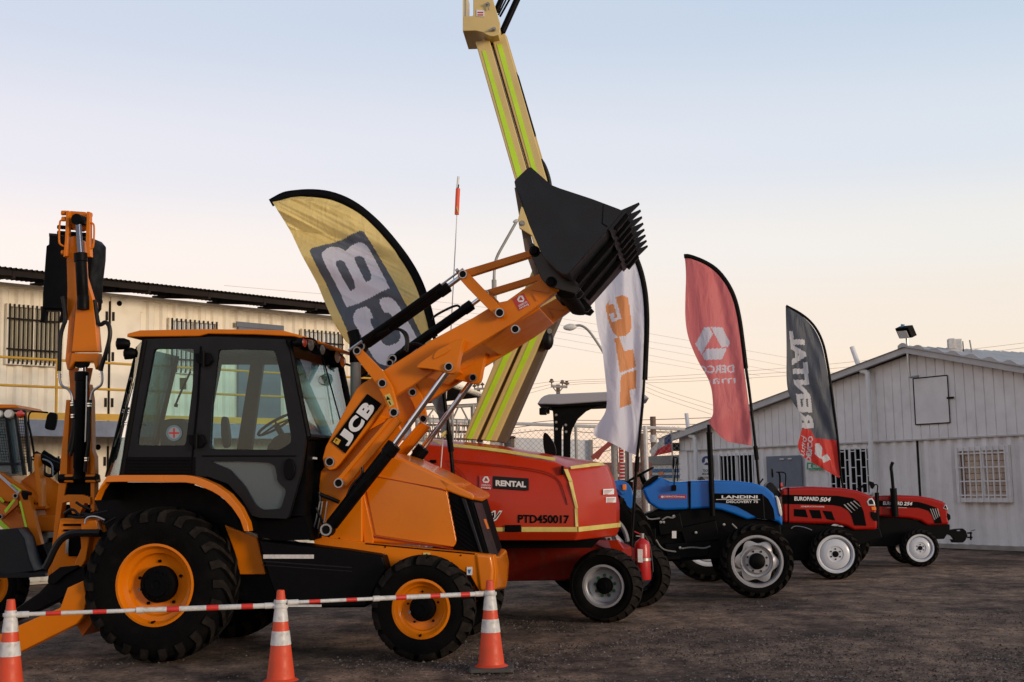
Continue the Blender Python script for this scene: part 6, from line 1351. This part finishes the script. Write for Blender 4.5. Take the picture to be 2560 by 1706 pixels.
B().prof(P1, [(2178, 1268), (2190, 1268), (2191, 1276), (2180, 1276)], .345, .5).obj('turn_signal', M['amber'], T1, bevel=.006); B().prof(P1, [(2177, 1279), (2196, 1283), (2197, 1302), (2186, 1303), (2178, 1292)], .34, .92).obj('bumper', M['black'], T1, bevel=.01)
b = B(); b.tube(tubepx(P1, [(1950, 1228), (1950, 1190), (1947, 1182)], .5, .01), .014, 6); b.tube(tubepx(P1, [(1940, 1181), (1962, 1181), (1965, 1190), (1963, 1216)], .5, .01), .009, 6); b.obj('mirror_arm', M['black'], T1)
B().prof(P1, [(1929, 1172), (1932, 1174), (1934, 1192), (1931, 1195), (1929, 1186)], .45, .52).obj('mirror', M['black'], T1); B().cyl(P1.P(1951, 1214, .5), P1.P(1956, 1214, .5), .04, 10).obj('red_cap', M['redlens'], T1)
B().prof(P1, smooth([(1912, 1218), (1924, 1203), (1938, 1212), (1950, 1232), (1952, 1245), (1930, 1240)], 1), .45, .8).obj('dash_cowl', M['charcoal'], T1, bevel=.02)
B().tube([P1.P(1895, 1214, .6), P1.P(1908, 1197, .6)], .012, 6).obj('steering_rim', M['black'], T1)
B().prof(P1, smooth([(1745, 1195), (1760, 1190), (1770, 1225), (1800, 1232), (1800, 1250), (1755, 1250)], 1), .4, .85).obj('seat', M['seat'], T1, bevel=.02)
B().tube(tubepx(P1, [(1978, 1322), (1986, 1315), (2010, 1318), (2030, 1326)], .3, .01), .008, 6).obj('fuel_pipe', M['steel'], T1)
T2, P2, a, c, H2 = red_tractor('smallest red tractor with a tow hitch on its nose, furthest right', (2302, 1417), 2302, 1369, 48, 33, (2105, .48),
    [(2180, 1242), (2197, 1240), (2246, 1238), (2297, 1240), (2332, 1246), (2358, 1254), (2369, 1263), (2371, 1290), (2374, 1312), (2318, 1314), (2302, 1303), (2274, 1297), (2180, 1290)],
    [(2182, 1251), (2295, 1255), (2320, 1262), (2339, 1269), (2349, 1283), (2355, 1309), (2337, 1309), (2332, 1290), (2321, 1277), (2297, 1270), (2182, 1266)],
    [(2357, 1272), (2362, 1262), (2366, 1262), (2371, 1276)],
    [(2080, 1292), (2190, 1288), (2280, 1298), (2318, 1312), (2375, 1311), (2375, 1325), (2361, 1348), (2330, 1349), (2250, 1360), (2238, 1367), (2080, 1366)], .95, (.30, .78),
    [('EUROPARD', 2208, 2257, 1263, 1254, 0), ('254', 2259, 2281, 1264, 1255, .25)], ((2214, 1266.5), (2268, 1272)), GR, (),
    [[(2325 + k * 6, 1272 + k * 0), (2327 + k * 6, 1272), (2338 + k * 4, 1300 - k * 3), (2336 + k * 4, 1300 - k * 3)] for k in range(4)])
ex2 = B().tube(tubepx(P2, [(2233, 1224), (2229, 1180), (2227, 1168), (2232, 1156)], .22, .01), .028, 10).obj('exhaust_pipe', M['black'], T2)
B().tube([P2.P(2233, 1221, .22), P2.P(2238, 1292, .22)], .058, 14).obj('muffler', M['black'], ex2)
B().prof(P2, [(2369, 1283), (2376, 1288), (2377, 1298), (2372, 1302), (2366, 1292)], .3, .78).obj('bumper', M['black'], T2, bevel=.008)
B().tube([P2.P(2192, 1232, .15), P2.P(2194, 1325, .15)], .038, 10).obj('air_intake', M['black'], T2)
B().tube(tubepx(P2, [(2192, 1240), (2194, 1220), (2194, 1213), (2188, 1211), (2184, 1213)], .15, .01), .010, 6).obj('mirror_arm', M['black'], T2)
B().prof(P2, [(2172, 1203), (2184, 1206), (2188, 1214), (2183, 1223), (2179, 1221)], .1, .18).obj('mirror', M['black'], T2, bevel=.006)
B().tube([P2.P(2143, 1224, .4), P2.P(2158, 1215, .4)], .02, 8).obj('control_lever', M['black'], T2)
ht = B().holed(P2, [(2362, 1325), (2375, 1326), (2378, 1325), (2390, 1323), (2408, 1322), (2415, 1328), (2419, 1340), (2414, 1351), (2407, 1357), (2382, 1357), (2378, 1349), (2386, 1349), (2380, 1341), (2372, 1337), (2362, 1337)], [[(2392, 1325.5), (2404, 1325), (2404, 1328.5), (2393, 1329)]], .45, .56).obj('tow_hitch', M['black'], T2, bevel=.006)
b = B(); b.cyl(P2.P(2427, 1330, .5), P2.P(2427, 1351, .5), .016, 8); b.cyl(P2.P(2418, 1333, .5), P2.P(2430, 1333, .5), .014, 8); b.cyl(P2.P(2418, 1344, .5), P2.P(2431, 1344, .5), .014, 8); b.cyl(P2.P(2427, 1328, .5), P2.P(2438, 1325, .5), .006, 6); b.obj('hitch_pin', M['black'], ht)
# upright cutter bar implement behind the blue tractor
pi_ = plane(1556, 18.6, 0); cb = thing('sickle_bar_mower', 'red upright sickle bar mower with white teeth behind the hem of the white feather flag', 'mower', pi_.o, 0)
B().prof(pi_, [(1547, 1100), (1559, 1100), (1560, 1202), (1549, 1202)], 0, .05).obj('bar', M['redmatte'], cb)
for k in range(12):
    y = 1106 + k * 8.4; B().prof(pi_, [(1550, y), (1562, y - 1.5), (1562, y + 2), (1550, y + 1.5)], -.03, .0).obj('tooth', M['white'], cb)
B().prof(pi_, [(1562, 1110), (1572, 1112), (1573, 1204), (1566, 1204)], .05, .12).obj('guard', M['galv'], cb); B().prof(pi_, [(1572, 1112), (1580, 1114), (1582, 1208), (1573, 1208)], .02, .06).obj('blade_board', M['wheelwhite'], cb)
B().bar(pi_.P(1480, 1146, .1), pi_.P(1530, 1105, .1), .06, .07).obj('lift_arm', M['palered'], cb); B().bar(pi_.P(1492, 1148, .15), pi_.P(1506, 1128, .15), .04, .04).obj('lift_link', M['palered'], cb)
B().prof(pi_, [(1548, 1200), (1582, 1205), (1582, 1440), (1552, 1440)], .0, .3).obj('stand', M['black'], cb)
# ======================= FEATHER FLAGS ===================================
def fmats(*c): return [cloth('flag_cloth_%s' % n, col, tl) for n, col, tl in c]
def pole(T, pl, pts, r0, r1, name='flag_pole', m='black'):
    q = [Vector(p) for p in smooth([tuple(pl.P(x, y, 0)) for x, y in pts], 2, False)]
    base = q[-1]; d = (q[-1] - q[-4]).normalized(); t = base.z / max(.2, -d.z) if d.z < -.2 else base.z
    q.append(base + d * t); return B().tube(q, r0, 8, r2=r1).obj(name, M[m], T)
def sleeve(T, pl, pts, r, name='sleeve'):
    q = [Vector(p) for p in smooth([tuple(pl.P(x, y, 0)) for x, y in pts], 2, False)]; b = B(); k = len(q)
    A = []
    for i, p in enumerate(q):
        t = (q[min(i + 1, k - 1)] - q[max(i - 1, 0)]).normalized(); s_ = t.cross(pl.n).normalized()
        A.append([b.bm.verts.new(p + s_ * (cos(a) * r) + pl.n * (sin(a) * r * .35)) for a in [j * pi / 4 for j in range(8)]])
    for a, c in zip(A, A[1:]):
        for j in range(8): b.bm.faces.new((a[j], a[(j + 1) % 8], c[(j + 1) % 8], c[j]))
    b.bm.faces.new(A[0]); b.bm.faces.new(A[-1][::-1]); return b.obj(name, M['black'], T, ang=80)
# yellow flag
pl = plane(1128, 13.48, 0)
fy = thing('feather_flag', 'gold feather flag with a grey panel and big white letters, behind the raised loader arms', 'feather flag', Vector((*pl.P(1140, 1300).xy, 0)), 0, 'feather flags in the yard')
R_ = [(684, 507), (722, 493), (776, 487), (828, 493), (880, 515), (932, 558), (972, 602), (1013, 656), (1040, 710), (1058, 762), (1071, 810), (1078, 850), (1094, 920), (1108, 1000), (1118, 1060), (1124, 1092)]
L_ = [(684, 509), (700, 535), (735, 596), (765, 655), (793, 712), (820, 772), (833, 802), (860, 850), (880, 868), (930, 905), (990, 950), (1050, 985), (1078, 1000), (1096, 1040), (1102, 1070), (1104, 1092)]
def dy(x, y, s, t):
    q = -x * .42 + y; h_ = max(0, min(1, (1 - t) * 1.6))
    ph = .006 * x + .004 * y
    rg = lambda v: 1 - 2 * abs(sin(v)) ** .7
    f = .06 * rg(q * .022 + sin(ph) * 1.2) * (.15 + .85 * max(0, 1 - abs(y - 640) / 210)) + .008 * rg(q * .06 + x * .004 + 1) * s + .055 * sin(q * .050 + sin(ph) * 1.6) * (.25 + .75 * max(0, 1 - abs(y - 640) / 230)) + .020 * sin(q * .115 + x * .012) * (s ** .7) + .011 * sin(q * .21 + x * .03) * s * s
    q2 = y - .52 * x; e2_ = math.exp(-((q2 - 172) / 42) ** 2)
    f += e2_ * (.013 * sin(q2 * .23 + x * .006) + .006 * sin(q2 * .52 + x * .01)) + .005 * s * s * sin(q2 * .42)
    if t > .55: f += .05 * sin(x * .07 + y * .05) * (t - .55) * 2.2
    return f
B_BL, B_BR, B_TL = (976, 723), (925, 597), (866, 768)
C_BL, C_BR, C_TL = (1034, 864), (986, 744), (924, 909)
J_BL, J_BR, J_TL = (1088, 1000), (1042, 884), (978, 1045)
flag(fy, pl, L_, R_, 280, 150, dy, [cloth('gold_cloth', (.94, .73, .28), .45, .32), cloth('grey_print', (.12, .14, .17), .35), cloth('white_print', (.88, .86, .93), .5), cloth('orange_hem', (.70, .32, .03), .4)],
     [('p', smooth([(777, 634), (779, 626), (788, 621), (896, 581), (906, 579), (914, 585), (990, 713), (1050, 828), (1120, 990), (1120, 1100), (980, 1100), (872, 829)], 1), 1), ] + [('p', smooth(q, 1), 2) for q in (
      [(866, 768), (831, 694), (810, 652), (807, 639), (813, 626), (829, 617), (846, 617), (858, 623), (864, 629), (871, 615), (885, 606), (901, 604), (915, 612), (924, 624), (976, 723), (977, 724), (867, 769)],
      [(919, 764), (898, 769), (885, 781), (883, 797), (888, 812), (930, 890), (945, 908), (965, 916), (985, 912), (1015, 898), (1038, 880), (1047, 862), (1040, 840), (1021, 805), (992, 757), (978, 746), (961, 745), (946, 751), (960, 783), (970, 781), (980, 790), (1002, 836), (1000, 850), (985, 862), (968, 866), (956, 858), (933, 820), (925, 804), (926, 796), (933, 795)])] +
     [('p', smooth(q, 1), 1) for q in ([(874, 727), (843, 668), (843, 659), (851, 654), (861, 656), (866, 663), (894, 718), (874, 728)], [(917, 709), (887, 651), (889, 642), (897, 639), (907, 642), (912, 650), (935, 701), (917, 709)])] + [
      ('p', [(684, 509), (735, 596), (793, 712), (833, 802), (870, 860), (866, 862), (830, 806), (789, 713), (731, 597), (678, 509)], 3)])
sleeve(fy, pl, [(677, 508), (705, 492), (722, 487), (776, 482), (829, 488), (883, 511), (935, 553), (976, 598), (1018, 653), (1047, 705), (1066, 760), (1078, 808), (1084, 843)], .046)
pole(fy, pl, [(1078, 808), (1087, 850), (1104, 940), (1118, 1050), (1124, 1095), (1131, 1170)], .018, .022)
B().tube([pl.P(1122, 1085), pl.P(1128, 1130)], .032, 10).obj('pole_socket', M['black'], fy)
# white flag
pl = plane(1590, 15.6, 0)
fw = thing('feather_flag', 'white feather flag with orange letters hanging below the raised bucket', 'feather flag', Vector((*pl.P(1588, 1300).xy, 0)), 0, 'feather flags in the yard')
L_ = [(1500, 610), (1496, 650), (1488, 700), (1486, 750), (1489, 792), (1495, 830), (1506, 868), (1513, 936), (1518, 985), (1517, 1026), (1503, 1050), (1486, 1072), (1484, 1082), (1487, 1090)]
R_ = [(1504, 606), (1545, 606), (1580, 632), (1597, 672), (1609, 727), (1614, 781), (1613, 830), (1610, 895), (1606, 960), (1604, 1000), (1600, 1050), (1597, 1090), (1594, 1120), (1593, 1140)]
def dw(x, y, s, t): 
    return .040 * sin((x - 1480) * .085 + y * .006) + .016 * sin(x * .19 - y * .012) * s + (.06 * sin((x + y * .6) * .045) * max(0, t - .68) * 3)
flag(fw, pl, L_, R_, 190, 60, dw, [cloth('white_cloth', (.90, .89, .97), .5), cloth('orange_print', (.88, .36, .14), .45)],
     [('p', smooth([(1511, 752), (1568, 735), (1575, 775), (1581, 815), (1572, 836), (1549, 845), (1536, 838), (1524, 812)], 1), 1), ('p', [(1524, 744), (1538, 742), (1553, 798), (1530, 806), (1528, 799), (1543, 793), (1534, 760), (1522, 762)], 0),
      ('p', [(1522, 785), (1534, 782), (1537, 794), (1527, 797)], 0),
      ('p', [(1536, 848), (1547, 843), (1560, 879), (1583, 872), (1591, 916), (1549, 933)], 1), ('p', [(1553, 939), (1566, 932), (1591, 925), (1591, 971), (1574, 975), (1579, 1010), (1549, 1021), (1551, 950)], 1)])
sleeve(fw, pl, [(1500, 604), (1545, 602), (1582, 628), (1601, 672), (1613, 727), (1617, 781), (1617, 830), (1614, 895), (1612, 950)], .034)
pole(fw, pl, [(1613, 900), (1610, 960), (1606, 1020), (1598, 1100), (1592, 1150), (1587, 1230)], .016, .02)
B().tube([pl.P(1594, 1142), pl.P(1591, 1180)], .03, 10).obj('pole_socket', M['black'], fw)
# red flag
pl = plane(1885, 19.2, 0)
fr = thing('feather_flag', 'faded red feather flag with a white emblem above the blue tractor bonnet', 'feather flag', Vector((*pl.P(1897, 1300).xy, 0)), 0, 'feather flags in the yard')
L_ = [(1712, 644), (1714, 655), (1716, 692), (1714, 740), (1713, 794), (1719, 838), (1733, 875), (1750, 912), (1768, 942), (1778, 970), (1781, 992), (1782, 1020), (1781, 1041), (1770, 1053), (1772, 1060), (1791, 1084), (1818, 1104)]
R_ = [(1714, 642), (1722, 643), (1760, 659), (1790, 679), (1815, 711), (1833, 748), (1845, 797), (1853, 857), (1860, 922), (1865, 960), (1869, 990), (1873, 1020), (1876, 1050), (1878, 1080), (1879, 1095), (1879, 1106), (1879, 1115)]
def dr_(x, y, s, t): return .036 * sin((x - 1700) * .07 - y * .008) + .014 * sin(x * .16 - y * .03) * s + .085 * sin((x * .8 + y) * .040) * max(0, t - .6) * 2 + .012 * sin(x * .3 + y * .1) * max(0, s - .6)
def q5(*p): return [(1660 + x / 4.9, 600 + y / 4.9) for x, y in p]
flag(fr, pl, L_, R_, 170, 70, dr_, [cloth('red_cloth', (.78, .20, .20), .5), cloth('white_print', (.66, .64, .72), .4)],
     [('p', q5((490, 1075), (550, 1072), (595, 1155), (460, 1405), (388, 1275)), 1), ('p', q5((568, 1072), (718, 1068), (812, 1250), (795, 1305), (705, 1315)), 1), ('p', q5((515, 1340), (778, 1325), (710, 1465), (495, 1475), (470, 1415)), 1),
      ('t', ('DERCO', (1837.5, 931.5), (1745, 935), (1836.5, 912), .03), 1), ('t', ('maq', (1841, 963), (1754, 968), (1839.5, 944), .0), 1)])
sleeve(fr, pl, [(1710, 641), (1722, 640), (1762, 655), (1793, 675), (1819, 708), (1837, 745), (1849, 795), (1857, 856), (1865, 922)], .034)
pole(fr, pl, [(1860, 880), (1865, 922), (1874, 982), (1884, 1073), (1890, 1130), (1897, 1210)], .024, .02)
B().tube([pl.P(1888, 1115), pl.P(1892, 1150)], .034, 10).obj('pole_socket', M['black'], fr)
# grey flag
pl = plane(2100, 22.3, 0)
fg = thing('feather_flag', 'dark grey feather flag with mirrored white lettering and a red foot, before the gabled building', 'feather flag', Vector((*pl.P(2110, 1300).xy, 0)), 0, 'feather flags in the yard')
L_ = [(1965, 768), (1965, 800), (1965, 850), (1966, 906), (1967, 951), (1972, 988), (1986, 1014), (2002, 1036), (2006, 1060), (2003, 1085), (1994, 1113), (1999, 1128), (2007, 1143), (2028, 1156), (2048, 1167)]
R_ = [(1967, 767), (2004, 789), (2034, 818), (2054, 858), (2066, 915), (2073, 960), (2079, 1004), (2085, 1050), (2091, 1100), (2094, 1125), (2096, 1145), (2098, 1160), (2099, 1175), (2099, 1186), (2099, 1196)]
def dg_(x, y, s, t): return .055 * sin((x * .95 - y * .45) * .065) * s + .022 * sin((x - y * .4) * .17) * s + .03 * sin(y * .03 + x * .05)
flag(fg, pl, L_, R_, 170, 60, dg_, [cloth('grey_cloth', (.085, .095, .115), .35), cloth('white_print', (.62, .61, .62), .4), cloth('red_foot_cloth', (.66, .035, .025), .45)],
     [('p', [(1980, 1071), (2027, 1073), (2038, 1095), (2110, 1104), (2110, 1210), (1980, 1180)], 2), ('t', ('RENTAL', (1999, 1071), (1972, 829), (2036, 1071), .05), 1),
      ('p', [(1660 + x / 4.9, 900 + y / 4.9) for x, y in ((1850, 1030), (1895, 1020), (1935, 1080), (1920, 1220), (1840, 1160))], 1), ('p', [(1660 + x / 4.9, 900 + y / 4.9) for x, y in ((1920, 1190), (1995, 1155), (2040, 1220), (1950, 1265))], 1),
      ('t', ('DERCO', (2014, 1154), (2021, 1090), (2026, 1156), .03), 1), ('t', ('maq', (1999, 1134), (2005, 1088), (2011, 1142), .0), 1)])
sleeve(fg, pl, [(1965, 765), (2007, 787), (2037, 815), (2058, 856), (2070, 915), (2077, 965), (2083, 1005)], .024)
pole(fg, pl, [(2077, 965), (2082, 1002), (2089, 1055), (2095, 1104), (2101, 1180), (2108, 1225)], .026, .018)
# ======================= CONES AND BARS ===================================
def cone(px, sc, label):
    hz = 1200 - .021 * (px - 1280); D = FP / sc; base = ground(px, hz + 1.6 * sc); base.z = 0
    T = thing('traffic_cone', label, 'traffic cone', base, 0, 'traffic cones holding the striped bars')
    p = PL(base, 0); rr = lambda h: .118 - .088 * h / .75
    def seg(h0, h1, m, nm, o=.0):
        B().lathe(base, (0, 0, 1), [(rr(h0) + o - .004, h0), (rr(h0) + o, h0), (rr(h1) + o, h1), (rr(h1) + o - .004, h1)], 32, closed=True).obj(nm, M[m], T)
    B().lathe(base, (0, 0, 1), [(rr(0) + .03, .03), (rr(0.05), .05), (rr(.745), .745), (rr(.75) - .004, .75), (rr(.75) - .012, .75), (rr(.7) - .01, .7)], 36).obj('cone_body', M['conered'], T)
    seg(.50, .665, 'conewhite', 'reflective_sleeve', .003); seg(.315, .425, 'conewhite', 'reflective_sleeve', .003)
    B().prism([p.L(x, y, .0) for x, y in ((-.19, -.17), (-.17, -.19), (.17, -.19), (.19, -.17), (.19, .17), (.17, .19), (-.17, .19), (-.19, .17))], [p.L(x, y, .032) for x, y in ((-.185, -.165), (-.165, -.185), (.165, -.185), (.185, -.165), (.185, .165), (.165, .185), (-.165, .185), (-.185, .165))]).obj('rubber_base', mat('dusty_rubber', (.06, .055, .05), .9), T, bevel=.006)
    return base
c1 = cone(22, 323, 'traffic cone cut by the left edge, holding one end of a striped bar')
c2 = cone(702, 312, 'middle traffic cone, joining the two striped bars below the black fuel tank')
c3 = cone(1228.5, 296, 'traffic cone with a dirty white sleeve at the right end of the striped bars')
def barp(a, b_, joint, bands, label, th0, th1):
    T = thing('barrier_bar', label, 'barrier bar', ((a[0] + b_[0]) / 2, (a[1] + b_[1]) / 2, 0), 0, 'striped retractable bars between the cones')
    p, q = Vector(a), Vector(b_); d = q - p; L = d.length; un = d.normalized(); j = p + d * joint
    m1 = B().cyl(p, j, th0, 14).obj('thin_tube', M['conewhite'], T); m2 = B().cyl(j - un * .004, q, th1, 14).obj('thick_tube', M['conewhite'], T)
    jr = max(th0, th1); B().cyl(j - un * .03, j + un * .025, jr * 1.18, 14).obj('collar', M['conewhite'], T)
    for t0, t1 in bands:
        r = th0 if (t0 + t1) / 2 < joint else th1; B().cyl(p + d * t0, p + d * t1, r + .0015, 14).obj('red_band', M['polered'], T)
    for e, s_, cc in ((p, 1, a), (q, -1, b_)):
        B().cyl(e, e + un * s_ * .09, jr * 1.15, 14).obj('end_socket', M['conewhite'], T)
    return T
def ringz(base, z, r): return B().lathe(base + Vector((0, 0, z)), (0, 0, 1), [(r - .006, -.012), (r + .004, -.014), (r + .007, 0), (r + .004, .014), (r - .006, .012)], 32, closed=True)
def at_on(base, px, py, dx):
    d = ray(px, py); t = base.y / d.y; return EYE + d * t
A1, A2 = at_on(c1, 42, 1537, 0), at_on(c2, 690, 1514, 0); A3, A4 = at_on(c2, 718, 1507, 0), at_on(c3, 1213, 1484.5, 0)
f1 = lambda x: (x - 42) / (690 - 42); f2 = lambda x: (x - 718) / (1213 - 718)
b1 = barp(A1, A2, f1(345), [(f1(x0), f1(x1)) for x0, x1 in ((113, 150), (228, 262), (335, 341), (412, 443), (512, 543), (601, 631))], 'left red and white striped bar, in front of the big rear wheel', .0165, .0215)
b2 = barp(A3, A4, f2(935), [(f2(x0), f2(x1)) for x0, x1 in ((770, 797), (860, 886), (983, 1009), (1070, 1095), (1148, 1172))], 'right red and white striped bar, in front of the small front wheel', .0150, .0200)
for T_, bs_, z_, w_ in ((b1, c1, A1.z, .026), (b1, c2, A2.z - .01, .026), (b2, c2, A3.z + .012, .026), (b2, c3, A4.z, .024)):
    r_ = .118 - .088 * z_ / .75 + .008; ringz(Vector((bs_.x, bs_.y, 0)), z_, r_).obj('cone_ring', M['conewhite'], T_)
# ======================= REAR BACKHOE LOADER (left edge) ===================
PZ = plane(60, 15.2, 4)
Z = thing('backhoe_loader', 'orange backhoe loader cut by the left edge, with caged cab and lime striped arms', 'backhoe loader', PZ.o, PZ.a, 'backhoe loaders in the yard')
def z_(px, w0, w1, name, m='orange', bev=.008, T=Z): return B().prof(PZ, px, w0, w1).obj(name, M[m], T, bevel=bev)
z_([(-60, 1010), (38, 1012), (49, 1020), (-60, 1022)], -.1, .9, 'cab_roof')
zc = z_([(-60, 1024), (62, 1025), (64, 1030), (-60, 1032)], -.05, .0, 'cab_frame', 'charcoal')
for q in ([(57, 1028), (63, 1028), (78, 1180), (70, 1180)], [(34, 1034), (40, 1034), (64, 1188), (56, 1188)], [(11, 1040), (17, 1040), (36, 1185), (29, 1185)]): z_(q, -.02, .04, 'cab_post', 'charcoal', .004)
z_([(-60, 1158), (45, 1158), (45, 1164), (-60, 1164)], -.03, .0, 'cab_rail', 'charcoal', .003); z_([(-60, 1022), (36, 1030), (60, 1190), (-60, 1190)], .06, .07, 'windscreen', 'glassdoor', 0)
z_([(-60, 1030), (30, 1032), (56, 1195), (-60, 1195)], .9, .95, 'cab_back_wall', 'doorblue', 0)
b = B()
for k in range(17): ln(b, PZ, (-60, 1045 + k * 7), (14 + k * 1.0, 1045 + k * 7), -.03, .003)
for k in range(14): ln(b, PZ, (-60 + k * 6, 1040), (-42 + k * 6, 1158), -.03, .003)
for k in range(18): ln(b, PZ, (45, 1038 + k * 7), (59 + k * .7, 1038 + k * 7), -.03, .003)
for k in range(3): ln(b, PZ, (45 + k * 5, 1036), (58 + k * 5, 1158), -.03, .003)
b.obj('cage_mesh', M['charcoal'], Z)
for x, r in ((22, 12), (-2, 10)):
    B().lathe(PZ.P(x, 1035, -.06), -PZ.n, [(0, .03), (r / 207 * .8, .03), (r / 207, .0), (r / 207, -.05)], 16).obj('work_lamp', M['lens'], Z)
B().lathe(PZ.P(50, 1035, -.06), -PZ.n, [(0, .04), (.035, .03), (.045, .0), (.045, -.05)], 16).obj('tail_lamp', M['redlens'], Z)
B().tube(tubepx(PZ, [(72, 1058), (71, 1040), (76, 1030), (84, 1029), (120, 1032)], -.2, .01), .010, 8).obj('mirror_arm', M['black'], Z)
z_(smooth([(119, 1030), (138, 1032), (143, 1038), (137, 1073), (131, 1077), (112, 1073), (111, 1066)], 1), -.24, -.18, 'mirror', 'black', .01)
B().tube(tubepx(PZ, [(70, 1055), (78, 1090), (86, 1140)], -.15, .01), .014, 8).obj('grab_rail', M['black'], Z)
z_([(86, 1136), (91, 1134), (103, 1210), (104, 1268), (96, 1268), (90, 1210), (84, 1160)], -.3, -.1, 'loader_tower')
z_([(48, 1206), (86, 1178), (104, 1180), (150, 1212), (152, 1330), (120, 1300), (104, 1250), (52, 1240)], .1, .22, 'loader_arm')
ram(Z, PZ, (94, 1140), (150, 1172), (180, 1192), -.1, .05, .025); ram(Z, PZ, (112, 1134), (150, 1160), (180, 1178), .4, .035, .02)
B().tube(tubepx(PZ, [(106, 1148), (120, 1152), (132, 1162), (132, 1190)], -.16, .01), .010, 8).obj('blue_hose', M['bluegrey'], Z)
B().tube(tubepx(PZ, [(100, 1170), (112, 1186), (126, 1192), (140, 1180)], -.1, .01), .022, 8).obj('hose', M['hose'], Z)
z_([(-60, 1178), (0, 1180), (58, 1214), (114, 1268), (112, 1274), (62, 1275), (-60, 1225)], -.1, .7, 'bonnet', 'orange', .02)
z_([(-60, 1225), (62, 1275), (80, 1276), (80, 1300), (-60, 1310)], -.05, .6, 'bonnet_side', 'orange2', .01)
for a_, c_, m in (((-10, 1181), (48, 1232), 'wheelwhite'), ((0, 1190), (44, 1230), 'wheelwhite'), ((28, 1212), (52, 1228), 'lime'), ((0, 1245), (9, 1256), 'lime'), ((74, 1247), (82, 1254), 'lime')):
    B().bar(PZ.P(*a_, -.13), PZ.P(*c_, -.13), .01, .03).obj('reflective_tape', M[m], Z)
text(PZ, 'FRC 210', (10, 1258), (96, 1262), (10, 1253.5), -.112, M['dark'], Z, name='lettering')
z_([(48, 1240), (60, 1232), (72, 1240), (104, 1362), (84, 1368), (72, 1330)], -.42, -.30, 'tilt_arm'); z_([(47, 1254), (52, 1252), (74, 1342), (69, 1346)], -.425, -.42, 'lime_stripe', 'lime', 0)
z_([(38, 1244), (44, 1240), (46, 1262), (14, 1290), (4, 1300), (0, 1292)], -.40, -.32, 'tilt_link', 'orange2'); z_([(10, 1277), (34, 1247), (39, 1250), (14, 1284)], -.405, -.40, 'lime_stripe', 'lime', 0)
z_([(-30, 1240), (0, 1258), (60, 1290), (84, 1368), (30, 1330), (-30, 1300)], -.28, -.16, 'loader_arm', 'orange2'); z_([(-6, 1300), (2, 1300), (33, 1330), (29, 1336), (-6, 1312)], -.29, -.28, 'lime_stripe', 'lime', 0)
z_([(52, 1236), (54, 1226), (70, 1232), (68, 1250), (58, 1250)], -.44, -.28, 'pivot_block', 'black'); pin(Z, PZ, 40, 1240, -.42, 6); pin(Z, PZ, 2, 1292, -.42, 6)
z_([(82, 1290), (140, 1288), (142, 1330), (94, 1330)], -.05, .25, 'cross_tube', 'orange', .02)
z_([(-40, 1328), (6, 1325), (42, 1320), (60, 1345), (74, 1400), (86, 1430), (20, 1440), (-40, 1440)], -.8, .9, 'front_bucket', 'bucket', .02)
z_([(-40, 1436), (60, 1432), (112, 1434), (114, 1442), (60, 1445), (-40, 1446)], -.85, .9, 'bucket_edge', 'charcoal', .004)
z_([(76, 1362), (106, 1360), (122, 1400), (118, 1425), (90, 1428), (78, 1395)], -.4, .3, 'bucket_hinge', 'dark', .01)
z_([(98, 1345), (140, 1345), (140, 1440), (100, 1440)], .1, .9, 'under_frame', 'black', .01)
wheel_at(Z, PZ, PZ.U(-60, 1400)[0], .46, .3, .32, .47, .26, 'block', 'orange')
wheel_at(Z, PZ, PZ.U(-60, 1400)[0] + .9, .46, 1.4, .32, .47, .26, 'block', 'orange')
